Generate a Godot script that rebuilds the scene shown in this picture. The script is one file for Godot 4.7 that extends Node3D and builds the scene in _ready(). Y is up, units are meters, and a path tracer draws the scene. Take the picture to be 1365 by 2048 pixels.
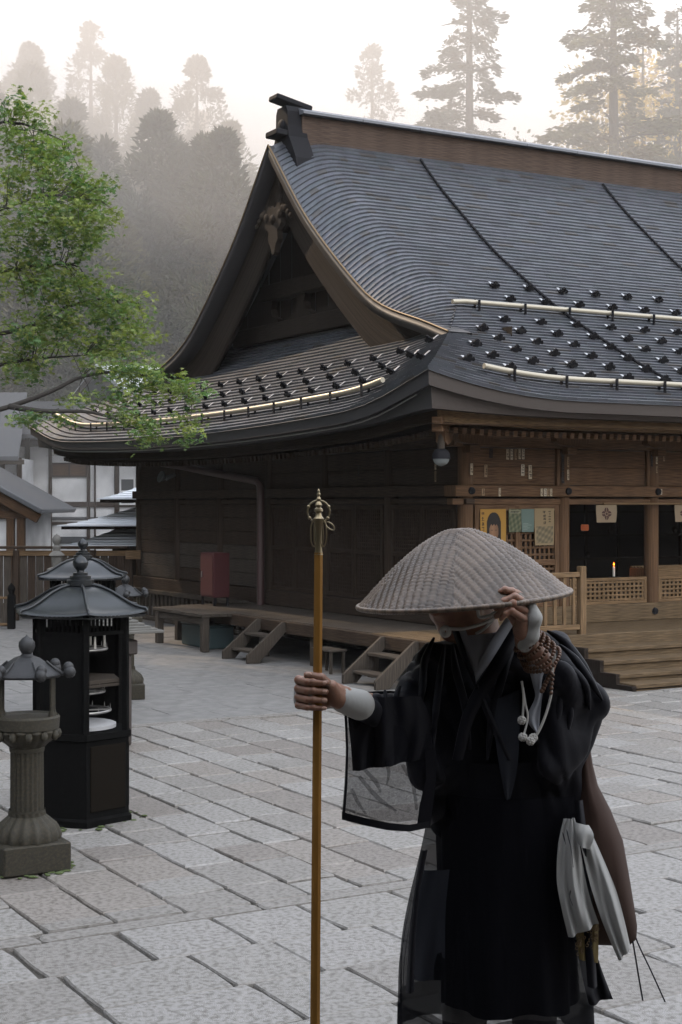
extends Node3D
# A mountain temple courtyard in morning haze, a mendicant monk in the foreground. Units are metres, y is up.

var M := {}
var rng := RandomNumberGenerator.new()

# ---------------------------------------------------------------- mesh builder
class MB:
	var v := PackedVector3Array()
	var n := PackedVector3Array()
	var u := PackedVector2Array()
	var c := PackedColorArray()
	var col := Color(1, 1, 1)

	func tri(a: Vector3, b: Vector3, d: Vector3, ua := Vector2.ZERO, ub := Vector2.ZERO, ud := Vector2.ZERO) -> void:
		var nn := (d - a).cross(b - a).normalized()
		v.append(a); v.append(b); v.append(d)
		n.append(nn); n.append(nn); n.append(nn)
		u.append(ua); u.append(ub); u.append(ud)
		c.append(col); c.append(col); c.append(col)

	# a flat polygon (convex) whose outside is towards out
	func face(p: Array, out: Vector3, uv: Array = []) -> void:
		var nn: Vector3 = (p[2] - p[0]).cross(p[1] - p[0])
		var flip := nn.dot(out) < 0.0
		for i in range(1, p.size() - 1):
			var j := i + 1
			var ui := Vector2.ZERO
			var uj := Vector2.ZERO
			var u0 := Vector2.ZERO
			if uv.size():
				u0 = uv[0]; ui = uv[i]; uj = uv[j]
			if flip:
				tri(p[0], p[j], p[i], u0, uj, ui)
			else:
				tri(p[0], p[i], p[j], u0, ui, uj)

	# a box with chamfered edges; uv runs in metres, v along the longest side
	func box(at: Vector3, s: Vector3, b := Basis(), ch := 0.0) -> void:
		var h := s * 0.5
		var long := 0
		if s.y >= s.x and s.y >= s.z: long = 1
		elif s.z > s.x: long = 2
		var o := Vector2(fposmod(at.x * 3.71 + at.y * 1.3 + at.z * 2.17, 7.0), fposmod(at.x + at.y * 2.9 + at.z * 1.77, 7.0))
		ch = minf(ch, minf(h.x, minf(h.y, h.z)) * 0.6)
		for ax in 3:
			var a1 := (ax + 1) % 3
			var a2 := (ax + 2) % 3
			for sg in [-1.0, 1.0]:
				var p := []
				var uv := []
				for k in [[-1, -1], [1, -1], [1, 1], [-1, 1]]:
					var q := Vector3.ZERO
					q[ax] = sg * h[ax]
					q[a1] = k[0] * (h[a1] - ch)
					q[a2] = k[1] * (h[a2] - ch)
					p.append(at + b * q)
					var w := q[a1] if a2 == long else q[a2]
					var l := q[a2] if a2 == long else q[a1]
					uv.append(o + Vector2(w + sg * 0.37 * (ax + 1), l))
				var out := Vector3.ZERO
				out[ax] = sg
				face(p, b * out, uv)
		if ch <= 0.0: return
		for ax in 3:                                   # edges along ax
			var a1 := (ax + 1) % 3
			var a2 := (ax + 2) % 3
			for s1 in [-1.0, 1.0]:
				for s2 in [-1.0, 1.0]:
					var p := []
					var uv := []
					for k in [[0, -1.0], [0, 1.0], [1, 1.0], [1, -1.0]]:
						var q := Vector3.ZERO
						q[ax] = k[1] * (h[ax] - ch)
						q[a1] = s1 * (h[a1] - (ch if k[0] == 1 else 0.0))
						q[a2] = s2 * (h[a2] - (ch if k[0] == 0 else 0.0))
						p.append(at + b * q)
						uv.append(o + Vector2(k[0] * ch, q[ax]))
					var out := Vector3.ZERO
					out[a1] = s1
					out[a2] = s2
					face(p, b * out, uv)
		for sx in [-1.0, 1.0]:
			for sy in [-1.0, 1.0]:
				for sz in [-1.0, 1.0]:
					var k := Vector3(sx, sy, sz)
					var q := k * h
					face([at + b * (q - Vector3(0, sy, sz) * ch), at + b * (q - Vector3(sx, 0, sz) * ch), at + b * (q - Vector3(sx, sy, 0) * ch)], b * k)

	# a bar from p to q, w wide (sideways) and t thick (towards up)
	func beam(p: Vector3, q: Vector3, w: float, t: float, up := Vector3.UP, ch := 0.0) -> void:
		var z := (q - p).normalized()
		if absf(z.dot(up)) > 0.98: up = Vector3.RIGHT if absf(z.x) < 0.9 else Vector3.FORWARD
		var x := up.cross(z).normalized()
		var y := z.cross(x)
		box((p + q) * 0.5, Vector3(w, t, p.distance_to(q)), Basis(x, y, z), ch)

	# smooth surface over rows of points
	func grid(rows: Array, closed := false, us := 1.0, vs := 1.0, flip := false, cols: Array = []) -> void:
		var nr := rows.size()
		var nc: int = rows[0].size()
		var nm := []
		for i in nr:
			var r := PackedVector3Array()
			for j in nc:
				var jl := (j - 1 + nc) % nc if closed else maxi(j - 1, 0)
				var jr := (j + 1) % nc if closed else mini(j + 1, nc - 1)
				var du: Vector3 = rows[i][jr] - rows[i][jl]
				var dv: Vector3 = rows[mini(i + 1, nr - 1)][j] - rows[maxi(i - 1, 0)][j]
				var nn := du.cross(dv)
				if nn.length_squared() < 1e-14:
					var i2 := i + 1 if i == 0 else i - 1
					if i2 >= 0 and i2 < nr:
						du = rows[i2][jr] - rows[i2][jl]
						nn = du.cross(dv)
				nn = nn.normalized()
				r.append(-nn if flip else nn)
			nm.append(r)
		var m := nc if closed else nc - 1
		for i in nr - 1:
			for j in m:
				var k := (j + 1) % nc
				var q := [[i, j, j], [i, k, j + 1], [i + 1, k, j + 1], [i + 1, j, j]]
				var order := [0, 2, 1, 0, 3, 2] if not flip else [0, 1, 2, 0, 2, 3]
				for o in order:
					var e: Array = q[o]
					v.append(rows[e[0]][e[1]])
					n.append(nm[e[0]][e[1]])
					u.append(Vector2(float(e[2]) / m * us, float(e[0]) / (nr - 1) * vs))
					c.append(cols[e[0]][e[1]] if cols.size() else col)

	# tube along a path
	func tube(path: Array, radii: Array, sides := 8, caps := true, squash := 1.0) -> void:
		var rows := []
		var x := Vector3.ZERO
		var length := 0.0
		for i in path.size():
			var t: Vector3 = (path[mini(i + 1, path.size() - 1)] - path[maxi(i - 1, 0)]).normalized()
			if i == 0:
				x = t.cross(Vector3.UP if absf(t.y) < 0.9 else Vector3.RIGHT).normalized()
			else:
				x = (x - t * x.dot(t)).normalized()
				length += path[i].distance_to(path[i - 1])
			var y := t.cross(x)
			var r := PackedVector3Array()
			var rad: float = radii[mini(i, radii.size() - 1)]
			for k in sides:
				var a := TAU * k / sides
				r.append(path[i] + (x * cos(a) + y * sin(a) * squash) * rad)
			rows.append(r)
		grid(rows, true, 1.0, maxf(length, 0.1), false)
		if caps:
			for e in 2:
				var i := 0 if e == 0 else path.size() - 1
				var out: Vector3 = path[0] - path[1] if e == 0 else path[-1] - path[-2]
				face(Array(rows[i]), out)

	# turned shape: profile of (radius, height); sharp edges where the profile bends more than 35 degrees
	func lathe(profile: Array, segs: int, at := Vector3.ZERO, b := Basis(), turn := 0.0, flat := false, lobes := 0, amp := 0.0) -> void:
		var k := 0
		while k < profile.size() - 1:
			var run := [profile[k], profile[k + 1]]
			var j := k + 1
			while j < profile.size() - 1:
				var d0: Vector2 = (profile[j] - profile[j - 1]).normalized()
				var d1: Vector2 = (profile[j + 1] - profile[j]).normalized()
				if d0.dot(d1) < 0.82: break
				run.append(profile[j + 1])
				j += 1
			k = j
			var rows := []
			for p in run:
				var r := PackedVector3Array()
				for s in segs:
					var a := TAU * s / segs + turn
					var rr: float = p.x * (1.0 + amp * cos(a * lobes))
					r.append(at + b * Vector3(cos(a) * rr, p.y, sin(a) * rr))
				rows.append(r)
			if flat:
				for i in rows.size() - 1:
					for s in segs:
						var t := (s + 1) % segs
						var mid: Vector3 = (rows[i][s] + rows[i][t]) * 0.5
						var a := TAU * (s + 0.5) / segs + turn
						var d: Vector2 = run[i + 1] - run[i]
						var nn := Vector3(cos(a) * d.y, -d.x, sin(a) * d.y)
						face([rows[i][s], rows[i][t], rows[i + 1][t], rows[i + 1][s]], b * nn, [Vector2(s, run[i].y), Vector2(t, run[i].y), Vector2(t, run[i + 1].y), Vector2(s, run[i + 1].y)])
			else:
				grid(rows, true, 1.0, 1.0, true)

	# a flat outline pushed out along the basis z
	func prism(poly: PackedVector2Array, depth: float, at := Vector3.ZERO, b := Basis()) -> void:
		var t := Geometry2D.triangulate_polygon(poly)
		for sg in [-0.5, 0.5]:
			for i in range(0, t.size(), 3):
				var p := []
				for k in 3:
					p.append(at + b * Vector3(poly[t[i + k]].x, poly[t[i + k]].y, sg * depth))
				face(p, b * Vector3(0, 0, sg), [poly[t[i]], poly[t[i + 1]], poly[t[i + 2]]])
		var turn := 1.0 if not Geometry2D.is_polygon_clockwise(poly) else -1.0
		var l := 0.0
		for i in poly.size():
			var p := poly[i]
			var q := poly[(i + 1) % poly.size()]
			var d := q - p
			face([at + b * Vector3(p.x, p.y, -depth / 2), at + b * Vector3(q.x, q.y, -depth / 2), at + b * Vector3(q.x, q.y, depth / 2), at + b * Vector3(p.x, p.y, depth / 2)], b * Vector3(d.y, -d.x, 0) * turn, [Vector2(0, l), Vector2(0, l + d.length()), Vector2(depth, l + d.length()), Vector2(depth, l)])
			l += d.length()

	func ball(at: Vector3, r: float, segs := 10, sc := Vector3.ONE) -> void:
		var rows := []
		for i in segs / 2 + 1:
			var a := PI * i / (segs / 2) - PI / 2
			var row := PackedVector3Array()
			for s in segs:
				var t := TAU * s / segs
				row.append(at + Vector3(cos(a) * cos(t), sin(a), cos(a) * sin(t)) * r * sc)
			rows.append(row)
		grid(rows, true, 1.0, 1.0, true)

	func mesh() -> ArrayMesh:
		var a := []
		a.resize(Mesh.ARRAY_MAX)
		a[Mesh.ARRAY_VERTEX] = v
		a[Mesh.ARRAY_NORMAL] = n
		a[Mesh.ARRAY_TEX_UV] = u
		a[Mesh.ARRAY_COLOR] = c
		var m := ArrayMesh.new()
		m.add_surface_from_arrays(Mesh.PRIMITIVE_TRIANGLES, a)
		return m

# ---------------------------------------------------------------- body surfaces: blended capsules, meshed with surface nets
func flesh(mb: MB, bones: Array, cell: float, k: float, ripple: FastNoiseLite = null, amp := 0.0) -> void:
	# bones: [a, b, radius a, radius b] ; joined with a smooth minimum of width k
	var lo := Vector3.ONE * 1e6
	var hi := -lo
	for e in bones:
		var r: float = maxf(e[2], e[3]) + cell * 3.0
		lo = lo.min(e[0].min(e[1]) - Vector3.ONE * r)
		hi = hi.max(e[0].max(e[1]) + Vector3.ONE * r)
	var nx := int((hi.x - lo.x) / cell) + 2
	var ny := int((hi.y - lo.y) / cell) + 2
	var nz := int((hi.z - lo.z) / cell) + 2
	var f := PackedFloat32Array()
	f.resize(nx * ny * nz)
	f.fill(1.0)
	for e in bones:
		var a: Vector3 = e[0]
		var b: Vector3 = e[1]
		var ra: float = e[2]
		var rb: float = e[3]
		var m := maxf(ra, rb) + k + cell * 2.0
		var p0 := ((a.min(b) - Vector3.ONE * m - lo) / cell).floor()
		var p1 := ((a.max(b) + Vector3.ONE * m - lo) / cell).ceil()
		var ab := b - a
		var inv := 1.0 / maxf(ab.length_squared(), 1e-9)
		for z in range(maxi(0, int(p0.z)), mini(nz, int(p1.z) + 1)):
			for y in range(maxi(0, int(p0.y)), mini(ny, int(p1.y) + 1)):
				var row := (z * ny + y) * nx
				for x in range(maxi(0, int(p0.x)), mini(nx, int(p1.x) + 1)):
					var p := lo + Vector3(x, y, z) * cell - a
					var t := clampf(p.dot(ab) * inv, 0.0, 1.0)
					var d := (p - ab * t).length() - lerpf(ra, rb, t)
					var o := f[row + x]
					var h := k - absf(o - d)
					f[row + x] = minf(o, d) - (h * h / (4.0 * k) if h > 0.0 else 0.0)
	var idx := {}
	var pts := PackedVector3Array()
	var off := [Vector3i(0, 0, 0), Vector3i(1, 0, 0), Vector3i(0, 1, 0), Vector3i(1, 1, 0), Vector3i(0, 0, 1), Vector3i(1, 0, 1), Vector3i(0, 1, 1), Vector3i(1, 1, 1)]
	var edges := [[0, 1], [2, 3], [4, 5], [6, 7], [0, 2], [1, 3], [4, 6], [5, 7], [0, 4], [1, 5], [2, 6], [3, 7]]
	for z in nz - 1:
		for y in ny - 1:
			var row := (z * ny + y) * nx
			for x in nx - 1:
				var i := row + x
				var s0 := f[i] < 0.0
				if s0 == (f[i + 1] < 0.0) and s0 == (f[i + nx] < 0.0) and s0 == (f[i + nx + 1] < 0.0):
					var i2 := i + nx * ny
					if s0 == (f[i2] < 0.0) and s0 == (f[i2 + 1] < 0.0) and s0 == (f[i2 + nx] < 0.0) and s0 == (f[i2 + nx + 1] < 0.0):
						continue
				var sum := Vector3.ZERO
				var cnt := 0
				for ed in edges:
					var oa: Vector3i = off[ed[0]]
					var ob: Vector3i = off[ed[1]]
					var fa := f[i + oa.x + oa.y * nx + oa.z * nx * ny]
					var fb := f[i + ob.x + ob.y * nx + ob.z * nx * ny]
					if (fa < 0.0) != (fb < 0.0):
						sum += Vector3(oa) + Vector3(ob - oa) * (fa / (fa - fb))
						cnt += 1
				idx[i] = pts.size()
				pts.append(lo + (Vector3(x, y, z) + sum / cnt) * cell)
	var ind := PackedInt32Array()
	var st := [1, nx, nx * ny]
	for i in idx.keys():
		for ax in 3:
			var j: int = i + st[ax]
			if j >= f.size(): continue
			var inside := f[i] < 0.0
			if inside == (f[j] < 0.0): continue
			var s1: int = st[(ax + 1) % 3]
			var s2: int = st[(ax + 2) % 3]
			if not (idx.has(i - s1) and idx.has(i - s2) and idx.has(i - s1 - s2)): continue
			var q := [idx[i], idx[i - s1], idx[i - s1 - s2], idx[i - s2]]
			if inside:
				ind.append_array([q[0], q[1], q[2], q[0], q[2], q[3]])
			else:
				ind.append_array([q[0], q[2], q[1], q[0], q[3], q[2]])
	var nor := PackedVector3Array()
	nor.resize(pts.size())
	if ripple:                                   # folds: pushed in and out along the surface, long down the cloth
		for i in range(0, ind.size(), 3):
			var a := pts[ind[i]]
			var nn := (pts[ind[i + 2]] - a).cross(pts[ind[i + 1]] - a)
			for q in 3: nor[ind[i + q]] += nn
		for i in pts.size():
			var p := pts[i]
			var w := ripple.get_noise_3d(p.x * 6.5 + p.y * 2.2, p.y * 1.8, p.z * 6.5)
			pts[i] = p + nor[i].normalized() * amp * (1.0 - 2.2 * absf(w))
		nor.fill(Vector3.ZERO)
	for i in range(0, ind.size(), 3):
		var a := pts[ind[i]]
		var nn := (pts[ind[i + 2]] - a).cross(pts[ind[i + 1]] - a)
		for q in 3: nor[ind[i + q]] += nn
	for i in ind:
		mb.v.append(pts[i])
		mb.n.append(nor[i].normalized())
		mb.u.append(Vector2(pts[i].x, pts[i].y))
		mb.c.append(mb.col)

# ---------------------------------------------------------------- objects
var taken := {}
func numbered(called: String) -> String:
	var k: int = taken.get(called, 0)
	taken[called] = k + 1
	return called if k == 0 else "%s_%03d" % [called, k]

func thing(called: String, label: String, category: String, at := Vector3.ZERO, turn := 0.0, group := "") -> Node3D:
	var o := Node3D.new()
	o.name = numbered(called)
	add_child(o, true)
	o.position = at
	o.rotation.y = turn
	tag(o, label, category, group)
	return o

func tag(o: Node, label: String, category := "", group := "", kind := "") -> Node:
	if label: o.set_meta("label", label)
	if category: o.set_meta("category", category)
	if group: o.set_meta("group", group)
	if kind: o.set_meta("kind", kind)
	return o

func put(called: String, mesh: Mesh, mat: Material, parent: Node = null, at := Vector3.ZERO, b := Basis()) -> MeshInstance3D:
	var o := MeshInstance3D.new()
	if parent == null:
		o.name = numbered(called)
		parent = self
	else:
		var key := "_n_" + called
		var k: int = parent.get_meta(key) if parent.has_meta(key) else 0
		parent.set_meta(key, k + 1)
		o.name = called if k == 0 else "%s_%03d" % [called, k]
	o.mesh = mesh
	o.material_override = mat
	o.transform = Transform3D(b, at)
	o.cast_shadow = GeometryInstance3D.SHADOW_CASTING_SETTING_ON
	parent.add_child(o, true)
	return o

func obj(called: String, mb: MB, mat: Material, parent: Node = null) -> MeshInstance3D:
	return put(called, mb.mesh(), mat, parent)

func stuff(o: Node) -> Node:
	o.set_meta("kind", "stuff")
	return o

func struct(o: Node) -> Node:
	o.set_meta("kind", "structure")
	return o

func many(called: String, mesh: Mesh, mat: Material, where: Array, parent: Node, tints: Array = []) -> MultiMeshInstance3D:
	var mm := MultiMesh.new()
	mm.transform_format = MultiMesh.TRANSFORM_3D
	mm.use_colors = tints.size() > 0
	mm.mesh = mesh
	mm.instance_count = where.size()
	for i in where.size():
		mm.set_instance_transform(i, where[i])
		if tints.size(): mm.set_instance_color(i, tints[i])
	var o := MultiMeshInstance3D.new()
	o.name = called
	o.multimesh = mm
	o.material_override = mat
	parent.add_child(o, true)
	stuff(o)
	return o

# ---------------------------------------------------------------- materials
func noise(freq: float, oct := 4, type := FastNoiseLite.TYPE_SIMPLEX_SMOOTH, sd := 1) -> FastNoiseLite:
	var f := FastNoiseLite.new()
	f.noise_type = type
	f.frequency = freq
	f.fractal_octaves = oct
	f.seed = sd
	return f

func tex(f: FastNoiseLite, size := 512, lo := 0.6, hi := 1.0, mid := -1.0) -> NoiseTexture2D:
	var t := NoiseTexture2D.new()
	t.width = size
	t.height = size
	t.seamless = true
	t.noise = f
	var g := Gradient.new()
	g.set_color(0, Color(lo, lo, lo))
	g.set_color(1, Color(hi, hi, hi))
	if mid >= 0.0: g.add_point(0.5, Color(mid, mid, mid))
	t.color_ramp = g
	return t

func tinted(f: FastNoiseLite, size: int, stops: Array) -> NoiseTexture2D:
	var t := NoiseTexture2D.new()
	t.width = size
	t.height = size
	t.seamless = true
	t.noise = f
	var g := Gradient.new()
	g.set_color(0, stops[0][1])
	g.set_offset(0, stops[0][0])
	g.set_color(1, stops[-1][1])
	g.set_offset(1, stops[-1][0])
	for i in range(1, stops.size() - 1): g.add_point(stops[i][0], stops[i][1])
	t.color_ramp = g
	return t

func lin(r: float, g: float, b: float, a := 1.0) -> Color:
	var k := Color(r, g, b).linear_to_srgb()
	k.a = a
	return k

func mat(called: String, colour: Color, rough := 0.8, metal := 0.0) -> StandardMaterial3D:
	var m := StandardMaterial3D.new()
	m.resource_name = called
	m.albedo_color = colour
	m.roughness = rough
	m.metallic = metal
	M[called] = m
	return m

func mapped(m: StandardMaterial3D, t: Texture2D, scale: Vector3, triplanar := false, bump: Texture2D = null, bump_cm := 0.3) -> StandardMaterial3D:
	m.albedo_texture = t
	m.uv1_scale = scale
	if triplanar:
		m.uv1_triplanar = true
		m.uv1_world_triplanar = true
	if bump:
		m.heightmap_enabled = true
		m.heightmap_texture = bump
		m.heightmap_scale = bump_cm
	return m

func worn(m: StandardMaterial3D, t: Texture2D, uv2 := false) -> StandardMaterial3D:
	m.detail_enabled = true
	m.detail_blend_mode = BaseMaterial3D.BLEND_MODE_MUL
	m.detail_albedo = t
	if uv2: m.detail_uv_layer = BaseMaterial3D.DETAIL_UV_2
	return m

func tinted_by_vertex(m: StandardMaterial3D) -> StandardMaterial3D:
	m.vertex_color_use_as_albedo = true
	return m

func _ready() -> void:
	rng.seed = 7
	# ------------------------------------------------------------ camera
	var cam := Camera3D.new()
	cam.name = "camera"
	cam.position = Vector3(0, 2.65, 0)
	cam.rotation_degrees = Vector3(-0.3, 0, 0)
	cam.fov = 37.53
	cam.near = 0.05
	cam.far = 1500.0
	add_child(cam)
	cam.make_current()
	# ------------------------------------------------------------ sky, sun, air, exposure
	var sun_dir := Vector3(sin(deg_to_rad(SUN_AZ)) * cos(deg_to_rad(SUN_UP)), sin(deg_to_rad(SUN_UP)), -cos(deg_to_rad(SUN_AZ)) * cos(deg_to_rad(SUN_UP)))
	var env := Environment.new()
	env.background_mode = Environment.BG_SKY
	var sky := Sky.new()
	var pano := PanoramaSkyMaterial.new()
	pano.panorama = sky_picture(sun_dir)
	sky.sky_material = pano
	env.sky = sky
	env.tonemap_mode = Environment.TONE_MAPPER_LINEAR
	env.tonemap_exposure = 2.0
	env.background_energy_multiplier = 1.0
	env.sdfgi_enabled = true
	env.ssao_enabled = true
	env.ssil_enabled = true
	env.fog_enabled = true
	env.fog_density = FOG
	env.fog_light_color = Color(0.97, 0.95, 0.93)
	env.volumetric_fog_enabled = true
	env.volumetric_fog_density = 0.0
	var we := WorldEnvironment.new()
	we.name = "world_environment"
	we.environment = env
	add_child(we)
	var sun := DirectionalLight3D.new()
	sun.name = "sun"
	sun.light_color = Color(1.0, 0.89, 0.76)
	sun.light_energy = 1.6
	sun.light_angular_distance = 0.5
	sun.shadow_enabled = true
	sun.look_at_from_position(Vector3.ZERO, -sun_dir, Vector3.UP)
	add_child(sun)
	var fv := FogVolume.new()
	fv.name = "valley_mist"
	fv.shape = RenderingServer.FOG_VOLUME_SHAPE_BOX
	fv.size = Vector3(120, 22, 76)
	fv.rotation.y = PI / 6
	fv.position = Vector3(1.971, 21.5, -23.886) + Basis(Vector3.UP, PI / 6) * Vector3(0, 0, -55)
	var fmat := FogMaterial.new()
	fmat.density = 0.030
	fmat.albedo = Color(0.97, 0.95, 0.93)
	fv.material = fmat
	add_child(fv)
	fv = FogVolume.new()                          # thinner air under it
	fv.name = "low_mist"
	fv.shape = RenderingServer.FOG_VOLUME_SHAPE_BOX
	fv.size = Vector3(120, 10.4, 76)
	fv.rotation.y = PI / 6
	fv.position = Vector3(1.971, 5.2, -23.886) + Basis(Vector3.UP, PI / 6) * Vector3(0, 0, -55)
	fmat = FogMaterial.new()
	fmat.density = 0.014
	fmat.albedo = Color(0.97, 0.95, 0.93)
	fv.material = fmat
	add_child(fv)
	materials()
	ground()
	hills()
	temple()
	temple_roof()
	temple_details()
	yard_buildings()
	forest()
	yard_objects()
	maple()
	monk()

const SUN_UP := 36.0
const SUN_AZ := -44.0
const FOG := 0.0003

# hazy morning sky: brightest round the sun, pale everywhere, a little bluer overhead
func sky_picture(sun_dir: Vector3) -> ImageTexture:
	var w := 256
	var h := 128
	var im := Image.create(w, h, false, Image.FORMAT_RGBF)
	for y in h:
		var el := PI / 2 - PI * (y + 0.5) / h
		for x in w:
			var az := TAU * (x + 0.5) / w - PI
			var d := Vector3(sin(az) * cos(el), sin(el), -cos(az) * cos(el))
			var cs := d.dot(sun_dir)
			var g := pow(maxf(0.0, (1.0 + cs) * 0.5), 2.0)
			var glow := pow(maxf(0.0, cs), 16.0)
			var up := clampf(sin(el), 0.0, 1.0)
			var base := Color(0.90, 1.0, 1.18).lerp(Color(1.42, 1.42, 1.42), pow(1.0 - up, 3.0))
			var c := base + Color(1.0, 0.97, 0.92) * (0.35 * g) + Color(1.0, 0.93, 0.82) * (1.6 * glow)
			if el < 0.0:
				c = Color(0.30, 0.29, 0.27)
			im.set_pixel(x, y, c)
	return ImageTexture.create_from_image(im)

func materials() -> void:
	var grain := tex(noise(0.02, 5, FastNoiseLite.TYPE_SIMPLEX_SMOOTH, 3), 512, 0.45, 1.0)
	var grain_bump := tex(noise(0.03, 4, FastNoiseLite.TYPE_SIMPLEX_SMOOTH, 4), 512, 0.0, 1.0)
	var blotch := tex(noise(0.008, 5, FastNoiseLite.TYPE_SIMPLEX_SMOOTH, 5), 512, 0.80, 1.0)
	var speck := tinted(noise(0.22, 3, FastNoiseLite.TYPE_SIMPLEX, 6), 1024, [[0.0, Color(0.70, 0.69, 0.68)], [0.36, Color(0.90, 0.895, 0.89)], [0.62, Color(0.97, 0.965, 0.96)], [1.0, Color(1, 1, 1)]])
	var rough_bump := tex(noise(0.12, 5, FastNoiseLite.TYPE_SIMPLEX, 8), 1024, 0.0, 1.0)
	M["blotch"] = blotch
	var stain := tinted(noise(0.022, 6, FastNoiseLite.TYPE_SIMPLEX_SMOOTH, 17), 1024, [[0.0, Color(0.62, 0.60, 0.57)], [0.34, Color(0.84, 0.83, 0.81)], [0.55, Color(0.95, 0.94, 0.93)], [1.0, Color(1, 1, 1)]])
	M["rough_bump"] = rough_bump
	# wood of the hall: uv v runs along the grain
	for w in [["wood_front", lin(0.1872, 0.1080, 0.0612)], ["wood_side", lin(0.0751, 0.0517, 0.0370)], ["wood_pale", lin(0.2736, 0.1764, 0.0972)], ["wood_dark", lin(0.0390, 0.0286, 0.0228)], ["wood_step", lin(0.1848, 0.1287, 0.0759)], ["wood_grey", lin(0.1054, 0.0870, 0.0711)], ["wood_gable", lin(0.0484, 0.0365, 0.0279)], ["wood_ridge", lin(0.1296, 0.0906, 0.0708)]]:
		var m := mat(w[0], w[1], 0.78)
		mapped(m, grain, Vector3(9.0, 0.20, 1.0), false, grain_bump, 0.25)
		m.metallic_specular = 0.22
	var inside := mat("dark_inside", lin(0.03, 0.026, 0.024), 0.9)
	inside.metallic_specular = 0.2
	mat("fire_red", lin(0.0520, 0.0064, 0.0080), 0.6)
	# roofing: small copper plates gone blue grey
	var plate_r := tex(noise(0.05, 4, FastNoiseLite.TYPE_SIMPLEX, 11), 512, 0.40, 0.54)
	var r := tinted_by_vertex(mat("roof_plate", Color(1, 1, 1), 1.0, 0.35))
	r.roughness_texture = plate_r
	r.roughness_texture_channel = BaseMaterial3D.TEXTURE_CHANNEL_RED
	r.uv1_triplanar = true
	r.uv1_world_triplanar = true
	r.uv1_scale = Vector3(0.6, 0.6, 0.6)
	worn(r, blotch)
	mat("roof_bare", lin(0.12, 0.125, 0.14), 0.6, 0.2)
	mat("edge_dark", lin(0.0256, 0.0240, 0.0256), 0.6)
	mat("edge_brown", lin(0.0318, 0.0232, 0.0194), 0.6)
	mat("guard_iron", lin(0.012, 0.012, 0.014), 0.75)
	M.guard_iron.metallic_specular = 0.2
	mat("guard_plate", lin(0.30, 0.30, 0.31), 0.3, 0.6)
	mat("pipe_zinc", lin(0.3200, 0.2880, 0.2240), 0.4, 0.4)
	mat("gutter_pipe", lin(0.06, 0.032, 0.03), 0.5)
	mat("verge_bronze", lin(0.1320, 0.0880, 0.0440), 0.45, 0.5)
	# stone
	for w in [["stone_a", lin(0.2925, 0.2850, 0.2751)], ["stone_b", lin(0.2596, 0.2491, 0.2374)], ["stone_c", lin(0.2700, 0.2492, 0.2306)], ["stone_d", lin(0.3105, 0.3036, 0.2967)], ["stone_e", lin(0.2300, 0.2111, 0.1962)]]:
		var m := mat(w[0], w[1], 0.52)
		mapped(m, speck, Vector3(0.85, 0.85, 0.85), true, rough_bump, 0.5)
		m.metallic_specular = 0.5
		worn(m, stain)
	var far := mat("stone_far", lin(0.2043, 0.1989, 0.1912), 0.66)
	mapped(far, speck, Vector3(0.9, 0.9, 0.9), true)
	worn(far, blotch)
	var bed := mat("joint_soil", lin(0.075, 0.066, 0.055), 0.95)
	mapped(bed, blotch, Vector3(1, 1, 1), true)
	mat("moss", lin(0.05, 0.07, 0.02), 0.95)
	mapped(mat("hill_soil", lin(0.045, 0.05, 0.03), 0.95), blotch, Vector3(0.05, 0.05, 0.05), true)
	var ls := mat("old_stone", lin(0.1500, 0.1462, 0.1350), 0.85)
	mapped(ls, speck, Vector3(2, 2, 2), true, rough_bump, 0.6)
	# bronze and iron
	var verd := tinted(noise(0.03, 5, FastNoiseLite.TYPE_SIMPLEX_SMOOTH, 15), 512, [[0.2, Color(0.55, 0.50, 0.44)], [0.5, Color(0.72, 0.72, 0.62)], [0.62, Color(0.86, 0.74, 0.58)], [0.85, Color(1, 1, 1)]])
	var bz := mat("bronze_aged", lin(0.0489, 0.0456, 0.0348), 0.6, 0.25)
	mapped(bz, verd, Vector3(2.5, 2.5, 2.5), true, rough_bump, 0.35)
	var br := mat("bronze_roof", lin(0.0262, 0.0262, 0.0279), 0.4, 0.4)
	mapped(br, blotch, Vector3(3, 3, 3), true, rough_bump, 0.25)
	var ir := mat("stand_roof", lin(0.0216, 0.0240, 0.0264), 0.3, 0.35)
	mapped(ir, blotch, Vector3(2, 2, 2), true)
	var ib := mat("stand_black", lin(0.007, 0.007, 0.007), 0.6)
	mapped(ib, blotch, Vector3(3, 3, 3), true, rough_bump, 0.2)
	ib.metallic_specular = 0.10
	ib.roughness = 0.8
	mat("stand_rust", lin(0.008, 0.0065, 0.005), 0.65)
	M.stand_rust.metallic_specular = 0.12
	mat("ring_steel", lin(0.30, 0.29, 0.28), 0.35, 0.8)
	mat("ash_white", lin(0.3025, 0.3025, 0.3080), 0.9)
	mat("candle_wax", lin(0.75, 0.72, 0.65), 0.5)
	# plaster and neighbours
	mapped(mat("plaster", lin(0.72, 0.72, 0.72), 0.9), blotch, Vector3(0.2, 0.2, 0.2), true).albedo_color = lin(0.74, 0.74, 0.745)
	mapped(mat("plaster_grey", lin(0.42, 0.43, 0.45), 0.9), blotch, Vector3(0.2, 0.2, 0.2), true)
	mat("slate", lin(0.0700, 0.0735, 0.0805), 0.5, 0.1)
	mat("slate_bright", lin(0.66, 0.69, 0.73), 0.4, 0.1)  # slate with sun and sky glare put into its base colour
	mat("paper", lin(0.62, 0.58, 0.48), 0.85)
	mat("lamp_globe", lin(0.14, 0.155, 0.155), 0.2, 0.1)
	var gl := mat("window_glass", lin(0.05, 0.055, 0.06), 0.12)
	gl.metallic_specular = 0.6
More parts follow.
